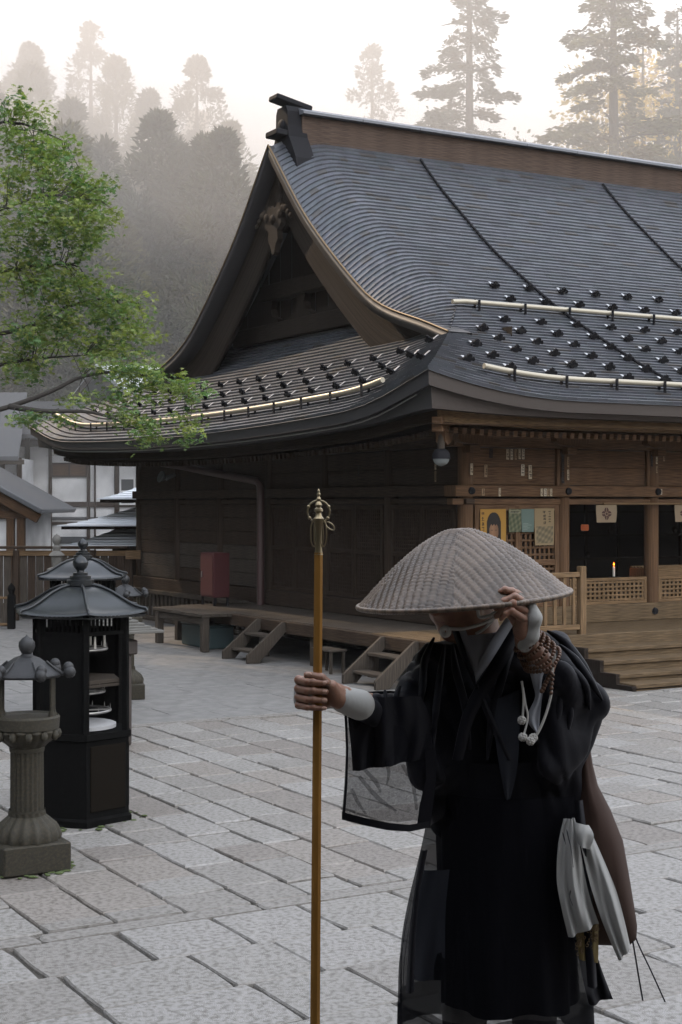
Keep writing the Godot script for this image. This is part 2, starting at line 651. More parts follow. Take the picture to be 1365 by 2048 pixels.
	# plants
	tinted_by_vertex(mat("needles", Color(1, 1, 1), 0.8))
	M.needles.backlight_enabled = true
	M.needles.backlight = Color(0.55, 0.55, 0.35)
	mapped(mat("bark", lin(0.09, 0.07, 0.055), 0.9), grain, Vector3(3, 0.4, 1), false)
	mat("maple_bark", lin(0.035, 0.03, 0.026), 0.85)
	tinted_by_vertex(mat("maple_leaf", Color(1, 1, 1), 0.5))
	M.maple_leaf.backlight_enabled = true
	M.maple_leaf.backlight = Color(0.9, 0.95, 0.6)
	# the monk
	var weave := tex(noise(0.4, 2, FastNoiseLite.TYPE_SIMPLEX, 21), 256, 0.6, 1.0)
	mat("skin", lin(0.3060, 0.1558, 0.1000), 0.5)
	M.skin.subsurf_scatter_enabled = true
	M.skin.subsurf_scatter_strength = 0.15
	mapped(M.skin, tex(noise(0.02, 4, FastNoiseLite.TYPE_SIMPLEX_SMOOTH, 23), 256, 0.78, 1.0), Vector3(6, 6, 6), true)
	mat("lips", lin(0.22, 0.10, 0.08), 0.5)
	mat("stubble", lin(0.10, 0.085, 0.075), 0.8)
	mat("nail", lin(0.48, 0.30, 0.23), 0.3)
	var hb := tinted_by_vertex(mat("hat_bamboo", lin(0.95, 0.95, 0.95), 0.46))
	hb.metallic_specular = 0.5
	mapped(mat("robe_black", lin(0.0085, 0.0082, 0.0135), 0.62), weave, Vector3(14, 14, 14), true)
	M.robe_black.metallic_specular = 0.30
	M.robe_black.rim_enabled = true
	M.robe_black.rim = 0.45
	M.robe_black.rim_tint = 0.5
	var moire := noise(0.011, 3, FastNoiseLite.TYPE_SIMPLEX_SMOOTH, 27)
	moire.domain_warp_enabled = true
	moire.domain_warp_amplitude = 60.0
	moire.domain_warp_frequency = 0.006
	var veil := tinted(moire, 512, [[0.0, Color(0.7, 0.7, 0.75, 0.82)], [0.22, Color(0.9, 0.9, 0.95, 0.50)], [0.30, Color(0.7, 0.7, 0.75, 0.72)], [0.38, Color(1, 1, 1, 0.48)], [0.46, Color(0.75, 0.75, 0.8, 0.66)], [0.54, Color(1, 1, 1, 0.46)], [0.62, Color(0.75, 0.75, 0.8, 0.64)], [0.72, Color(1, 1, 1, 0.50)], [1.0, Color(0.7, 0.7, 0.75, 0.8)]])
	var sheer := mat("robe_sheer", Color(0.16, 0.16, 0.18, 0.80), 0.8)
	sheer.albedo_texture = veil
	sheer.transparency = BaseMaterial3D.TRANSPARENCY_ALPHA
	sheer.cull_mode = BaseMaterial3D.CULL_DISABLED
	var sheer2 := mat("robe_gauze", Color(0.07, 0.07, 0.09, 0.70), 0.8)
	sheer2.transparency = BaseMaterial3D.TRANSPARENCY_ALPHA
	sheer.metallic_specular = 0.2
	sheer2.metallic_specular = 0.2
	sheer2.cull_mode = BaseMaterial3D.CULL_DISABLED
	mapped(mat("robe_blue", lin(0.018, 0.021, 0.034), 0.85), weave, Vector3(14, 14, 14), true)
	var wc := mat("white_cloth", lin(0.5962, 0.5879, 0.5630), 0.85)
	mapped(wc, weave, Vector3(20, 20, 20), true)
	mapped(mat("collar_white", lin(0.4410, 0.4557, 0.4998), 0.85), weave, Vector3(20, 20, 20), true)
	mapped(mat("bag_brown", lin(0.0782, 0.0365, 0.0231), 0.8), weave, Vector3(10, 10, 10), true)
	mat("brocade", lin(0.20, 0.15, 0.06), 0.5, 0.4)
	mat("bead_wood", lin(0.1040, 0.0480, 0.0240), 0.35)
	mat("tassel", lin(0.4960, 0.4800, 0.4480), 0.85)
	var stw := mat("staff_wood", lin(0.34, 0.165, 0.036), 0.55)
	stw.metallic_specular = 0.3
	mapped(stw, blotch, Vector3(2, 0.6, 1))
	mat("brass", lin(0.26, 0.21, 0.13), 0.38, 0.9)
	mat("ink", lin(0.02, 0.02, 0.025), 0.8)

# ---------------------------------------------------------------- the courtyard: laid parallel to the hall, x along its front, -z away
func paver_mesh(sd: int, bevel := 0.009, wob := 0.026) -> ArrayMesh:
	var r := RandomNumberGenerator.new()
	r.seed = sd
	var mb := MB.new()
	var out := []
	var top := []
	for side in 4:
		for k in 3:
			var t := -0.5 + (k + (r.randf_range(-0.2, 0.2) if k > 0 else 0.0)) / 3.0
			var j := r.randf_range(-wob, wob * 0.3) if k > 0 else r.randf_range(-wob, 0.0)
			var p := [Vector2(t, -0.5 - j), Vector2(0.5 + j, t), Vector2(-t, 0.5 + j), Vector2(-0.5 - j, -t)][side] as Vector2
			if k == 0: p -= p.normalized() * r.randf_range(0.0, 0.03)
			out.append(p)
			top.append(p - p.normalized() * bevel * r.randf_range(1.4, 2.6))
	var m := out.size()
	for i in m:
		var j := (i + 1) % m
		var a := Vector3(out[i].x, -0.011, out[i].y)
		var b := Vector3(out[j].x, -0.011, out[j].y)
		var ta := Vector3(top[i].x, 0, top[i].y)
		var tb := Vector3(top[j].x, 0, top[j].y)
		mb.face([Vector3.ZERO, ta, tb], Vector3.UP)
		mb.face([a, b, tb, ta], Vector3(a.x, 0.3, a.z))
		mb.face([a - Vector3(0, 0.05, 0), b - Vector3(0, 0.05, 0), b, a], Vector3(a.x, 0, a.z))
	return mb.mesh()

func ground() -> void:
	# the earth under everything, out to the horizon
	var g := MB.new()
	g.face([Vector3(-200, -0.09, 200), Vector3(200, -0.09, 200), Vector3(200, -0.09, -200), Vector3(-200, -0.09, -200)], Vector3.UP)
	struct(obj("ground", g, M.joint_soil))
	var root := Node3D.new()
	root.name = "courtyard_pavement"
	add_child(root)
	root.rotation.y = PI / 6
	struct(root)
	var bed := MB.new()
	bed.face([Vector3(-14, -0.03, -4), Vector3(34, -0.03, -4), Vector3(34, -0.03, -52), Vector3(-14, -0.03, -52)], Vector3.UP)
	obj("paving_bed", bed, M.joint_soil, root)
	var r := RandomNumberGenerator.new()
	r.seed = 21
	var slots := []          # [u, v, su, sv, which stone, lift]
	var names := ["stone_a", "stone_a", "stone_b", "stone_b", "stone_c", "stone_d", "stone_e"]
	# rough setts between the two kerb lines: courses run away from the eye
	var u := -9.0
	while u < 24.0:
		var su := r.randf_range(0.36, 0.52)
		var v := 8.97 - r.randf_range(0.0, 0.5)
		while v < 16.72:
			var sv := r.randf_range(0.42, 0.86)
			var v0 := maxf(v, 8.97)
			var v1 := minf(v + sv, 16.73)
			if v1 - v0 > 0.12:
				slots.append([u + su / 2, (v0 + v1) / 2, su, v1 - v0, names[r.randi() % 7], r.randf_range(-0.008, 0.007), 0.013])
			v += sv
		u += su
	# smooth slabs in the foreground: courses run along the hall
	var v := 8.77
	while v > 4.0:
		var dv := 0.655
		u = -4.0 - r.randf() * 0.6
		while u < 10.0:
			var su := r.randf_range(0.54, 0.92)
			slots.append([u + su / 2, v - dv / 2, su, dv, ["stone_a", "stone_b", "stone_d"][r.randi() % 3], r.randf_range(-0.003, 0.003), 0.010])
			u += su
		v -= dv
	# kerb lines
	for k in [[8.87, 0.17, 1.5], [16.80, 0.09, 1.9], [16.91, 0.09, 1.7]]:
		u = -9.0
		while u < 24.0:
			slots.append([u + k[2] / 2, k[0], k[2], k[1], "stone_b", -0.002, 0.006])
			u += k[2]
	var seen := []
	for s in slots:
		var x: float = 0.8660 * s[0] - 0.5 * s[1]
		var d: float = 0.5 * s[0] + 0.8660 * s[1]
		s.append(d)
		if d > 7.2 and absf(x) < 0.2264 * d + 0.5 and not (x > 0.15 * d - 0.6 and x < 0.22 * d - 0.5 and d < 9.5 and false):
			seen.append(s)
	seen.sort_custom(func(a, b): return a[7] < b[7])
	var own := {}
	for i in mini(298, seen.size()): own[seen[i]] = true
	var meshes := []
	var fine := []
	for i in 9: meshes.append(paver_mesh(100 + i))
	for i in 6: fine.append(paver_mesh(200 + i, 0.006, 0.006))
	var rest := {}
	for s in slots:
		if s[7] < 5.0 or s[7] > 45.0: continue
		var list: Array = fine if s[6] < 0.012 else meshes
		var me: ArrayMesh = list[r.randi() % list.size()]
		var gap: float = s[6]
		var tilt := Basis(Vector3(r.randf_range(-1, 1), 0, r.randf_range(-1, 1)).normalized(), r.randf_range(0.0, 0.009)) * Basis(Vector3.UP, r.randf_range(-0.012, 0.012) if s[6] > 0.012 else 0.0)
		var turn := 0.0 if r.randf() < 0.5 else PI
		var b := tilt * Basis(Vector3.UP, turn).scaled_local(Vector3(s[2] - gap, 1.0, s[3] - gap * (1.0 if s[6] > 0.012 else 0.25)))
		if s[6] < 0.012: b = Basis().scaled_local(Vector3(s[2] - gap - (0.022 if r.randf() < 0.4 and s[3] > 0.3 else 0.0), 1.0, s[3] - 0.005))
		var at := Vector3(s[0], s[5], -s[1])
		if own.has(s):
			put("paving_stone", me, M[s[4]], root, at, b)
		else:
			if not rest.has(s[4]): rest[s[4]] = MB.new()
			append(rest[s[4]], me, Transform3D(b, at))
	for k in rest: stuff(obj("paving_stones_around", rest[k], M[k], root))
	# large even flags beyond the second kerb, up to the hall and the fence
	var far := MB.new()
	v = 16.96
	while v < 44.0:
		u = -13.0 - r.randf()
		while u < 26.0:
			var su := r.randf_range(0.7, 1.15)
			var y := r.randf_range(-0.006, 0.0)
			far.box(Vector3(u + su / 2, y - 0.02, -(v + 0.3)), Vector3(su - 0.008, 0.04, 0.59), Basis(), 0.004)
			u += su
		v += 0.6
	stuff(obj("paving_flags_far", far, M.stone_far, root))

func append(mb: MB, me: ArrayMesh, t: Transform3D) -> void:
	var a := me.surface_get_arrays(0)
	var nb := t.basis.inverse().transposed()
	var vs: PackedVector3Array = a[Mesh.ARRAY_VERTEX]
	var ns: PackedVector3Array = a[Mesh.ARRAY_NORMAL]
	for i in vs.size():
		mb.v.append(t * vs[i])
		mb.n.append((nb * ns[i]).normalized())
	mb.u.append_array(a[Mesh.ARRAY_TEX_UV])
	mb.c.append_array(a[Mesh.ARRAY_COLOR])

# ---------------------------------------------------------------- wooded valley sides
func land(x: float, z: float) -> float:
	var d := Vector2(x, z).length()
	var az := atan2(x, -z)
	var a := 1.0
	if absf(az) < 0.5:
		var left := smoothstep(0.0, -0.10, az)
		var right := smoothstep(0.06, 0.22, az)
		a = 0.30 + 0.70 * left + 0.45 * right
	var y := a * (26.0 * smoothstep(58.0, 170.0, d) + 3.0 * smoothstep(52.0, 70.0, d))
	var notch := smoothstep(-0.30, -0.38, az) * smoothstep(-0.98, -0.85, az)
	y *= 1.0 - 0.7 * notch
	var bank := smoothstep(-0.30, -0.38, az) * smoothstep(-2.9, -2.5, az) * smoothstep(26.0, 44.0, d)  # bank raised out of view on the left to shade the courtyard
	bank *= 1.0 - smoothstep(64.0, 84.0, d) * smoothstep(-1.15, -0.95, az)
	y = lerpf(y, maxf(y, 15.0), bank)
	return y + sin(x * 0.07) * cos(z * 0.05) * 1.6 * smoothstep(60.0, 90.0, d) - 0.12

func hills() -> void:
	var rows := []
	for i in 26:
		var d := 23.0 + pow(i / 25.0, 1.6) * 165.0
		var r := PackedVector3Array()
		for j in 72:
			var a := TAU * j / 72
			var p := Vector3(sin(a) * d, 0, -cos(a) * d)
			p.y = land(p.x, p.z)
			r.append(p)
		rows.append(r)
	var mb := MB.new()
	mb.grid(rows, true, 1.0, 1.0, false)
	struct(obj("hills", mb, M.hill_soil))

# ---------------------------------------------------------------- the hall. Local axes: x along the front from its near corner, z = 0 the front wall, -z away along the gable side
var hall: Node3D
const BAY := 1.93
const SBAY := 2.22
const LEN := 17.37
const DEP := 13.32

func temple() -> void:
	hall = thing("temple_hall", "large brown wooden temple hall with sweeping blue-grey copper shingle roof behind the monk", "temple", Vector3(1.971, 0, -23.886), PI / 6)
	var b: MB
	# stone footing and the dark closed core under the floor
	b = MB.new()
	b.box(Vector3(LEN / 2, 0.33, -DEP / 2), Vector3(LEN - 0.5, 0.62, DEP - 0.5))
	obj("footing", b, M.wood_dark, hall)
	# floors: inside, and the veranda boards round the front and near part of the side
	b = MB.new()
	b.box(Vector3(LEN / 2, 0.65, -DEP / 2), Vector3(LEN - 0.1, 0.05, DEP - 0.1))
	obj("floor", b, M.wood_dark, hall)
	b = MB.new()
	var x := -1.75
	while x < LEN + 1.5:
		b.box(Vector3(x + 0.1, 0.655, 0.95), Vector3(0.194, 0.05, 1.88), Basis(), 0.004)
		x += 0.2
	stuff(obj("veranda_boards", b, M.wood_step, hall))
	b = MB.new()
	var z := 0.0
	while z > -7.4:
		b.box(Vector3(-0.86, 0.655, z - 0.1), Vector3(1.70, 0.05, 0.194), Basis(), 0.004)
		z -= 0.2
	stuff(obj("veranda_boards", b, M.wood_grey, hall))
	b = MB.new()
	b.box(Vector3(7.9, 0.59, 1.88), Vector3(19.4, 0.2, 0.12), Basis(), 0.01)
	obj("veranda_edge", b, M.wood_step, hall)
	b = MB.new()
	b.box(Vector3(-1.74, 0.57, -2.72), Vector3(0.12, 0.2, 9.3), Basis(), 0.01)
	obj("veranda_edge", b, M.wood_side, hall)
	for k in 6:
		b = MB.new()
		b.box(Vector3(-1.66, 0.22, 1.75 - k * 1.83), Vector3(0.14, 0.5, 0.14), Basis(), 0.012)
		obj("veranda_post", b, M.wood_grey, hall)
	# core walls (closed to the light); the front is open in its second and later bays
	b = MB.new()
	b.box(Vector3(0.12, 2.2, -DEP / 2), Vector3(0.1, 3.2, DEP))
	b.box(Vector3(LEN - 0.12, 2.2, -DEP / 2), Vector3(0.1, 3.2, DEP))
	b.box(Vector3(LEN / 2, 2.2, -DEP + 0.12), Vector3(LEN, 3.2, 0.1))
	b.box(Vector3(LEN / 2, 2.2, -5.0), Vector3(LEN - 0.4, 3.0, 0.1))
	b.box(Vector3(BAY / 2 + 0.1, 1.8, -0.16), Vector3(BAY, 2.3, 0.06))
	b.box(Vector3(LEN / 2, 3.3, -DEP / 2), Vector3(LEN - 0.2, 0.1, DEP - 0.2))
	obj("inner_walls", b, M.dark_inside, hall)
	# posts
	for k in 10:
		b = MB.new()
		b.lathe([Vector2(0.125, 0.68), Vector2(0.125, 3.56), Vector2(0.0, 3.56)], 14, Vector3(k * BAY, 0, 0))
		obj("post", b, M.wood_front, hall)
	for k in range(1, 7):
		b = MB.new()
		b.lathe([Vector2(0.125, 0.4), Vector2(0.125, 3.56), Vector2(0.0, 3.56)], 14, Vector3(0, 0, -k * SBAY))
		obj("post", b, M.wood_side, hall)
	# tie beams: at the sill, over the doors, under the eaves
	for e in [["sill_beam", 0.68, 0.97, 0.30], ["lintel_beam", 2.77, 2.95, 0.34], ["head_rail", 2.64, 2.74, 0.16], ["wall_plate", 3.56, 3.76, 0.30]]:
		b = MB.new()
		b.box(Vector3(LEN / 2 - 0.05, (e[1] + e[2]) / 2, 0.0), Vector3(LEN + 0.5, e[2] - e[1], e[3]), Basis(), 0.012)
		obj(e[0], b, M.wood_front if e[0] != "sill_beam" else M.wood_step, hall)
		b = MB.new()
		b.box(Vector3(0.0, (e[1] + e[2]) / 2 + 0.004, -DEP / 2), Vector3(e[3] + 0.012, e[2] - e[1] - 0.004, DEP + 0.3), Basis(), 0.012)
		obj(e[0], b, M.wood_side, hall)
	# round iron nail covers on the lintel
	for k in 4:
		b = MB.new()
		b.lathe([Vector2(0.062, 0.0), Vector2(0.055, 0.03), Vector2(0.02, 0.045), Vector2(0.0, 0.047)], 12, Vector3(k * BAY, 2.86, 0.17), Basis(Vector3.RIGHT, PI / 2))
		obj("nail_cover", b, M.guard_iron, hall)
	b = MB.new()
	b.lathe([Vector2(0.062, 0.0), Vector2(0.055, 0.03), Vector2(0.0, 0.047)], 12, Vector3(2 * BAY - 0.05, 0.83, 0.15), Basis(Vector3.RIGHT, PI / 2))
	obj("nail_cover", b, M.guard_iron, hall)
	# boards over the lintel, front: two to a bay, with a cover strip beside each post
	for k in 9:
		for j in 2:
			b = MB.new()
			b.box(Vector3(k * BAY + BAY / 2, 3.105 + j * 0.295, 0.02 + 0.008 * j), Vector3(BAY - 0.2, 0.29, 0.06), Basis(), 0.006)
			obj("wall_board", b, M.wood_front, hall)
		b = MB.new()
		b.box(Vector3(k * BAY + BAY - 0.155, 3.25, 0.075), Vector3(0.07, 0.6, 0.08), Basis(), 0.006)
		obj("cover_strip", b, M.wood_front, hall)
	# boat-shaped brackets on the post heads
	var boat := PackedVector2Array([Vector2(-0.34, 0.16), Vector2(-0.34, 0.07), Vector2(-0.26, 0.02), Vector2(-0.12, 0.0), Vector2(0.12, 0.0), Vector2(0.26, 0.02), Vector2(0.34, 0.07), Vector2(0.34, 0.16)])
	for k in 10:
		b = MB.new()
		b.prism(boat, 0.16, Vector3(k * BAY, 3.60, 0.22))
		b.box(Vector3(k * BAY, 3.52, 0.17), Vector3(0.2, 0.12, 0.2), Basis(), 0.01)
		obj("bracket", b, M.wood_front, hall)
	for k in range(1, 7):
		b = MB.new()
		b.prism(boat, 0.16, Vector3(-0.22, 3.60, -k * SBAY), Basis(Vector3.UP, PI / 2))
		obj("bracket", b, M.wood_side, hall)
	# side wall: planks over and under the lintel in the far bays, latticed shutters in the near bays
	for k in 6:
		var zc := -k * SBAY - SBAY / 2
		for j in 2:
			b = MB.new()
			b.box(Vector3(-0.02 - 0.008 * j, 3.105 + j * 0.295, zc), Vector3(0.06, 0.29, SBAY - 0.2), Basis(), 0.006)
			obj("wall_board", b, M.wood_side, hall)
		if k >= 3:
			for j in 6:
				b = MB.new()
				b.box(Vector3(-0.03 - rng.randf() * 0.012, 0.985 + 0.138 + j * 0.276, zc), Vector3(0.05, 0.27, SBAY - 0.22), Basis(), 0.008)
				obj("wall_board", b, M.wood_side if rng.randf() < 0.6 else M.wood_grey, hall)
		else:
			for h in 2:
				var zz := zc + (h - 0.5) * (SBAY - 0.26) / 2
				var w := (SBAY - 0.3) / 2
				b = MB.new()
				b.box(Vector3(-0.02, 1.81, zz), Vector3(0.03, 1.64, w))
				obj("shutter_backing", b, M.wood_dark, hall)
				b = MB.new()
				for s in [-1, 1]: b.box(Vector3(-0.07, 1.81, zz + s * (w / 2 - 0.035)), Vector3(0.05, 1.64, 0.07))
				for s in [-1, 0, 1]: b.box(Vector3(-0.07, 1.81 + s * 0.785, zz), Vector3(0.052, 0.07, w - 0.142))
				obj("shutter_frame", b, M.wood_side, hall)
				b = MB.new()
				for i in 13: b.box(Vector3(-0.06, 1.81, zz + (i - 6) * (w - 0.14) / 13.0), Vector3(0.022, 1.5, 0.022))
				for i in 24: b.box(Vector3(-0.052, 1.06 + i * 0.065, zz), Vector3(0.022, 0.02, w - 0.14))
				stuff(obj("shutter_lattice", b, M.wood_side, hall))
	# first front bay: a closed lattice door; its frame, mid rail and bars
	b = MB.new()
	for s in [0.17, BAY / 2, BAY - 0.17]: b.box(Vector3(s, 1.80, 0.05), Vector3(0.09, 1.67, 0.08), Basis(), 0.006)
	for yy in [1.02, 1.70, 2.59]: b.box(Vector3(BAY / 2, yy, 0.052), Vector3(BAY - 0.25, 0.1, 0.07), Basis(), 0.006)
	obj("door_frame", b, M.wood_front, hall)
	b = MB.new()
	for i in 17: b.box(Vector3(0.21 + i * 0.0945, 1.80, 0.035), Vector3(0.042, 1.6, 0.03))
	for i in 13: b.box(Vector3(BAY / 2, 1.12 + i * 0.118, 0.048), Vector3(BAY - 0.3, 0.034, 0.03))
	stuff(obj("door_lattice", b, M.wood_front, hall))
	# low lattice fronts in the open bays
	for k in range(1, 9):
		b = MB.new()
		for yy in [0.995, 1.385]: b.box(Vector3(k * BAY + BAY / 2, yy, 0.02), Vector3(BAY - 0.26, 0.055, 0.05), Basis(), 0.006)
		for s in [-1, 1]: b.box(Vector3(k * BAY + BAY / 2 + s * (BAY / 2 - 0.16), 1.19, 0.021), Vector3(0.055, 0.34, 0.046), Basis(), 0.006)
		obj("low_lattice_frame", b, M.wood_pale, hall)
		b = MB.new()
		for i in 17: b.box(Vector3(k * BAY + 0.21 + i * 0.0945, 1.19, 0.012), Vector3(0.044, 0.36, 0.024))
		for i in 5: b.box(Vector3(k * BAY + BAY / 2, 1.045 + i * 0.072, 0.022), Vector3(BAY - 0.36, 0.03, 0.024))
		stuff(obj("low_lattice", b, M.wood_pale, hall))
		b = MB.new()
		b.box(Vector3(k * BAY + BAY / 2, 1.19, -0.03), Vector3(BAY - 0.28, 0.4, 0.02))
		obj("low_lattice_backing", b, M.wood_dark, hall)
	# front steps
	var st := [[0.035, 3.34, 0.09], [0.145, 3.00, 0.13], [0.305, 2.65, 0.13], [0.455, 2.30, 0.13]]
	for i in 4:
		var e: Array = st[i]
		b = MB.new()
		b.box(Vector3(5.6, e[0] + 0.03, e[1] - 0.2), Vector3(10.0, 0.06, 0.42), Basis(), 0.008)
		obj("step", b, M.wood_step, hall)
		b = MB.new()
		b.box(Vector3(5.6, e[0] - 0.05 if i else 0.0, e[1] - 0.05), Vector3(9.96, 0.105 if i else 0.03, 0.04))
		obj("step_riser", b, M.wood_step, hall)
	b = MB.new()
	b.prism(PackedVector2Array([Vector2(-3.36, 0), Vector2(-3.36, 0.07), Vector2(-3.0, 0.07), Vector2(-3.0, 0.21), Vector2(-2.65, 0.21), Vector2(-2.65, 0.375), Vector2(-2.30, 0.375), Vector2(-2.30, 0.525), Vector2(-1.96, 0.525), Vector2(-1.96, 0)]), 0.07, Vector3(0.57, 0, 0), Basis(Vector3.UP, PI / 2))
	obj("stair_side", b, M.wood_dark, hall)
	# railing left of the steps
	var rail := Node3D.new()
	rail.name = "railing"
	hall.add_child(rail)
	for px in [-1.62, 0.85]:
		b = MB.new()
		b.box(Vector3(px, 1.19, 1.84), Vector3(0.11, 1.05, 0.11), Basis(), 0.01)
		obj("rail_post", b, M.wood_pale, rail)
	for e in [[1.59, 0.075], [0.80, 0.08]]:
		b = MB.new()
		b.box(Vector3(-0.385, e[0], 1.84), Vector3(2.36, e[1], 0.07), Basis(), 0.008)
		obj("rail", b, M.wood_pale, rail)
	for k in 13:
		b = MB.new()
		b.box(Vector3(-1.44 + k * 0.178, 1.195, 1.84), Vector3(0.055, 0.71, 0.04), Basis(), 0.005)
		obj("baluster", b, M.wood_pale, rail)
	# two short flights against the side veranda
	for zc in [0.93, -3.17]:
		var fl := Node3D.new()
		fl.name = "side_steps" if zc > 0 else "side_steps_001"
		hall.add_child(fl)
		for s in [-1, 1]:
			b = MB.new()
			b.prism(PackedVector2Array([Vector2(-2.52, 0.0), Vector2(-2.30, 0.0), Vector2(-1.80, 0.50), Vector2(-1.80, 0.66), Vector2(-1.86, 0.66), Vector2(-2.52, 0.13)]), 0.06, Vector3(0, 0.004, zc + s * 0.46))
			obj("stringer", b, M.wood_grey, fl)
		for e in [[-2.24, 0.17], [-1.99, 0.42]]:
			b = MB.new()
			b.box(Vector3(e[0], e[1], zc), Vector3(0.26, 0.045, 0.86), Basis(), 0.006)
			obj("tread", b, M.wood_grey, fl)
	# the bench-like landing farther along
	var ld := Node3D.new()
	ld.name = "landing"
	hall.add_child(ld)
	for i in 4:
		b = MB.new()
		b.box(Vector3(-2.30 + i * 0.165, 0.655, -5.9), Vector3(0.16, 0.06, 2.3), Basis(), 0.006)
		obj("landing_board", b, M.wood_grey, ld)
	for zz in [-4.85, -6.9]:
		b = MB.new()
		b.box(Vector3(-2.29, 0.315, zz), Vector3(0.13, 0.62, 0.13), Basis(), 0.01)
		obj("landing_post", b, M.wood_grey, ld)
	b = MB.new()
	b.box(Vector3(-2.29, 0.55, -5.87), Vector3(0.09, 0.13, 1.9), Basis(), 0.008)
	obj("landing_rail", b, M.wood_grey, ld)
	# slatted skirt beyond the veranda
	b = MB.new()
	b.box(Vector3(-0.22, 0.66, -10.4), Vector3(0.16, 0.09, 6.1), Basis(), 0.008)
	b.box(Vector3(-0.22, 0.06, -10.4), Vector3(0.14, 0.1, 6.1), Basis(), 0.008)
	obj("skirt_rail", b, M.wood_grey, hall)
	for k in 26:
		b = MB.new()
		b.box(Vector3(-0.22, 0.36, -7.5 - k * 0.228), Vector3(0.035, 0.51, 0.105), Basis(), 0.005)
		obj("skirt_slat", b, M.wood_grey, hall)

# ---------------------------------------------------------------- the roof
const RIDGE := 8.74
const EX := -2.05
const EZ := 2.04

func prof(d: float) -> float:
	return 4.2 + d * (0.43 + d * (0.0125 + d * 0.00175))

func lift(s: float) -> float:
	return 0.36 * pow(maxf(0.0, 1.0 - s / 2.7), 2.0)

const HIP := 1.22      # the side slope is this much steeper than the front, so the hip runs nearer to the front

func roof_front(x: float, d: float) -> float:
	var s := minf(x - EX, LEN - EX - x) - d / HIP
	var y := prof(d) + lift(maxf(s, 0.0)) * maxf(0.0, 1.0 - d / 2.8)
	var q := clampf(1.0 - (minf(x, LEN - x) + 0.05) / 1.15, 0.0, 1.0)
	return y - 0.58 * pow(q, 1.8) * smoothstep(2.4, 5.2, d) * (1.0 - 0.3 * smoothstep(7.0, 8.74, d))

func sag(t: float) -> float:      # t: distance along the side eave from its nearer corner
	return 0.25 * (1.0 - pow((RIDGE - minf(t, RIDGE)) / RIDGE, 2.0))

func roof_side(z: float, d: float) -> float:
	var t := minf(EZ - z, z - (EZ - 2.0 * RIDGE))
	var s := t - d * HIP
	return prof(d * HIP) + lift(maxf(s, 0.0)) * maxf(0.0, 1.0 - d * HIP / 2.8) - smoothstep(0.0, 1.6, s) * sag(t) * (1.0 - d / 4.5)

func plate_colour(r: RandomNumberGenerator) -> Color:
	var k := r.randf_range(0.84, 1.08)
	var w := r.randf()
	if w < 0.06: return Color(0.062, 0.058, 0.056)
	return Color(0.074, 0.080, 0.095) * k

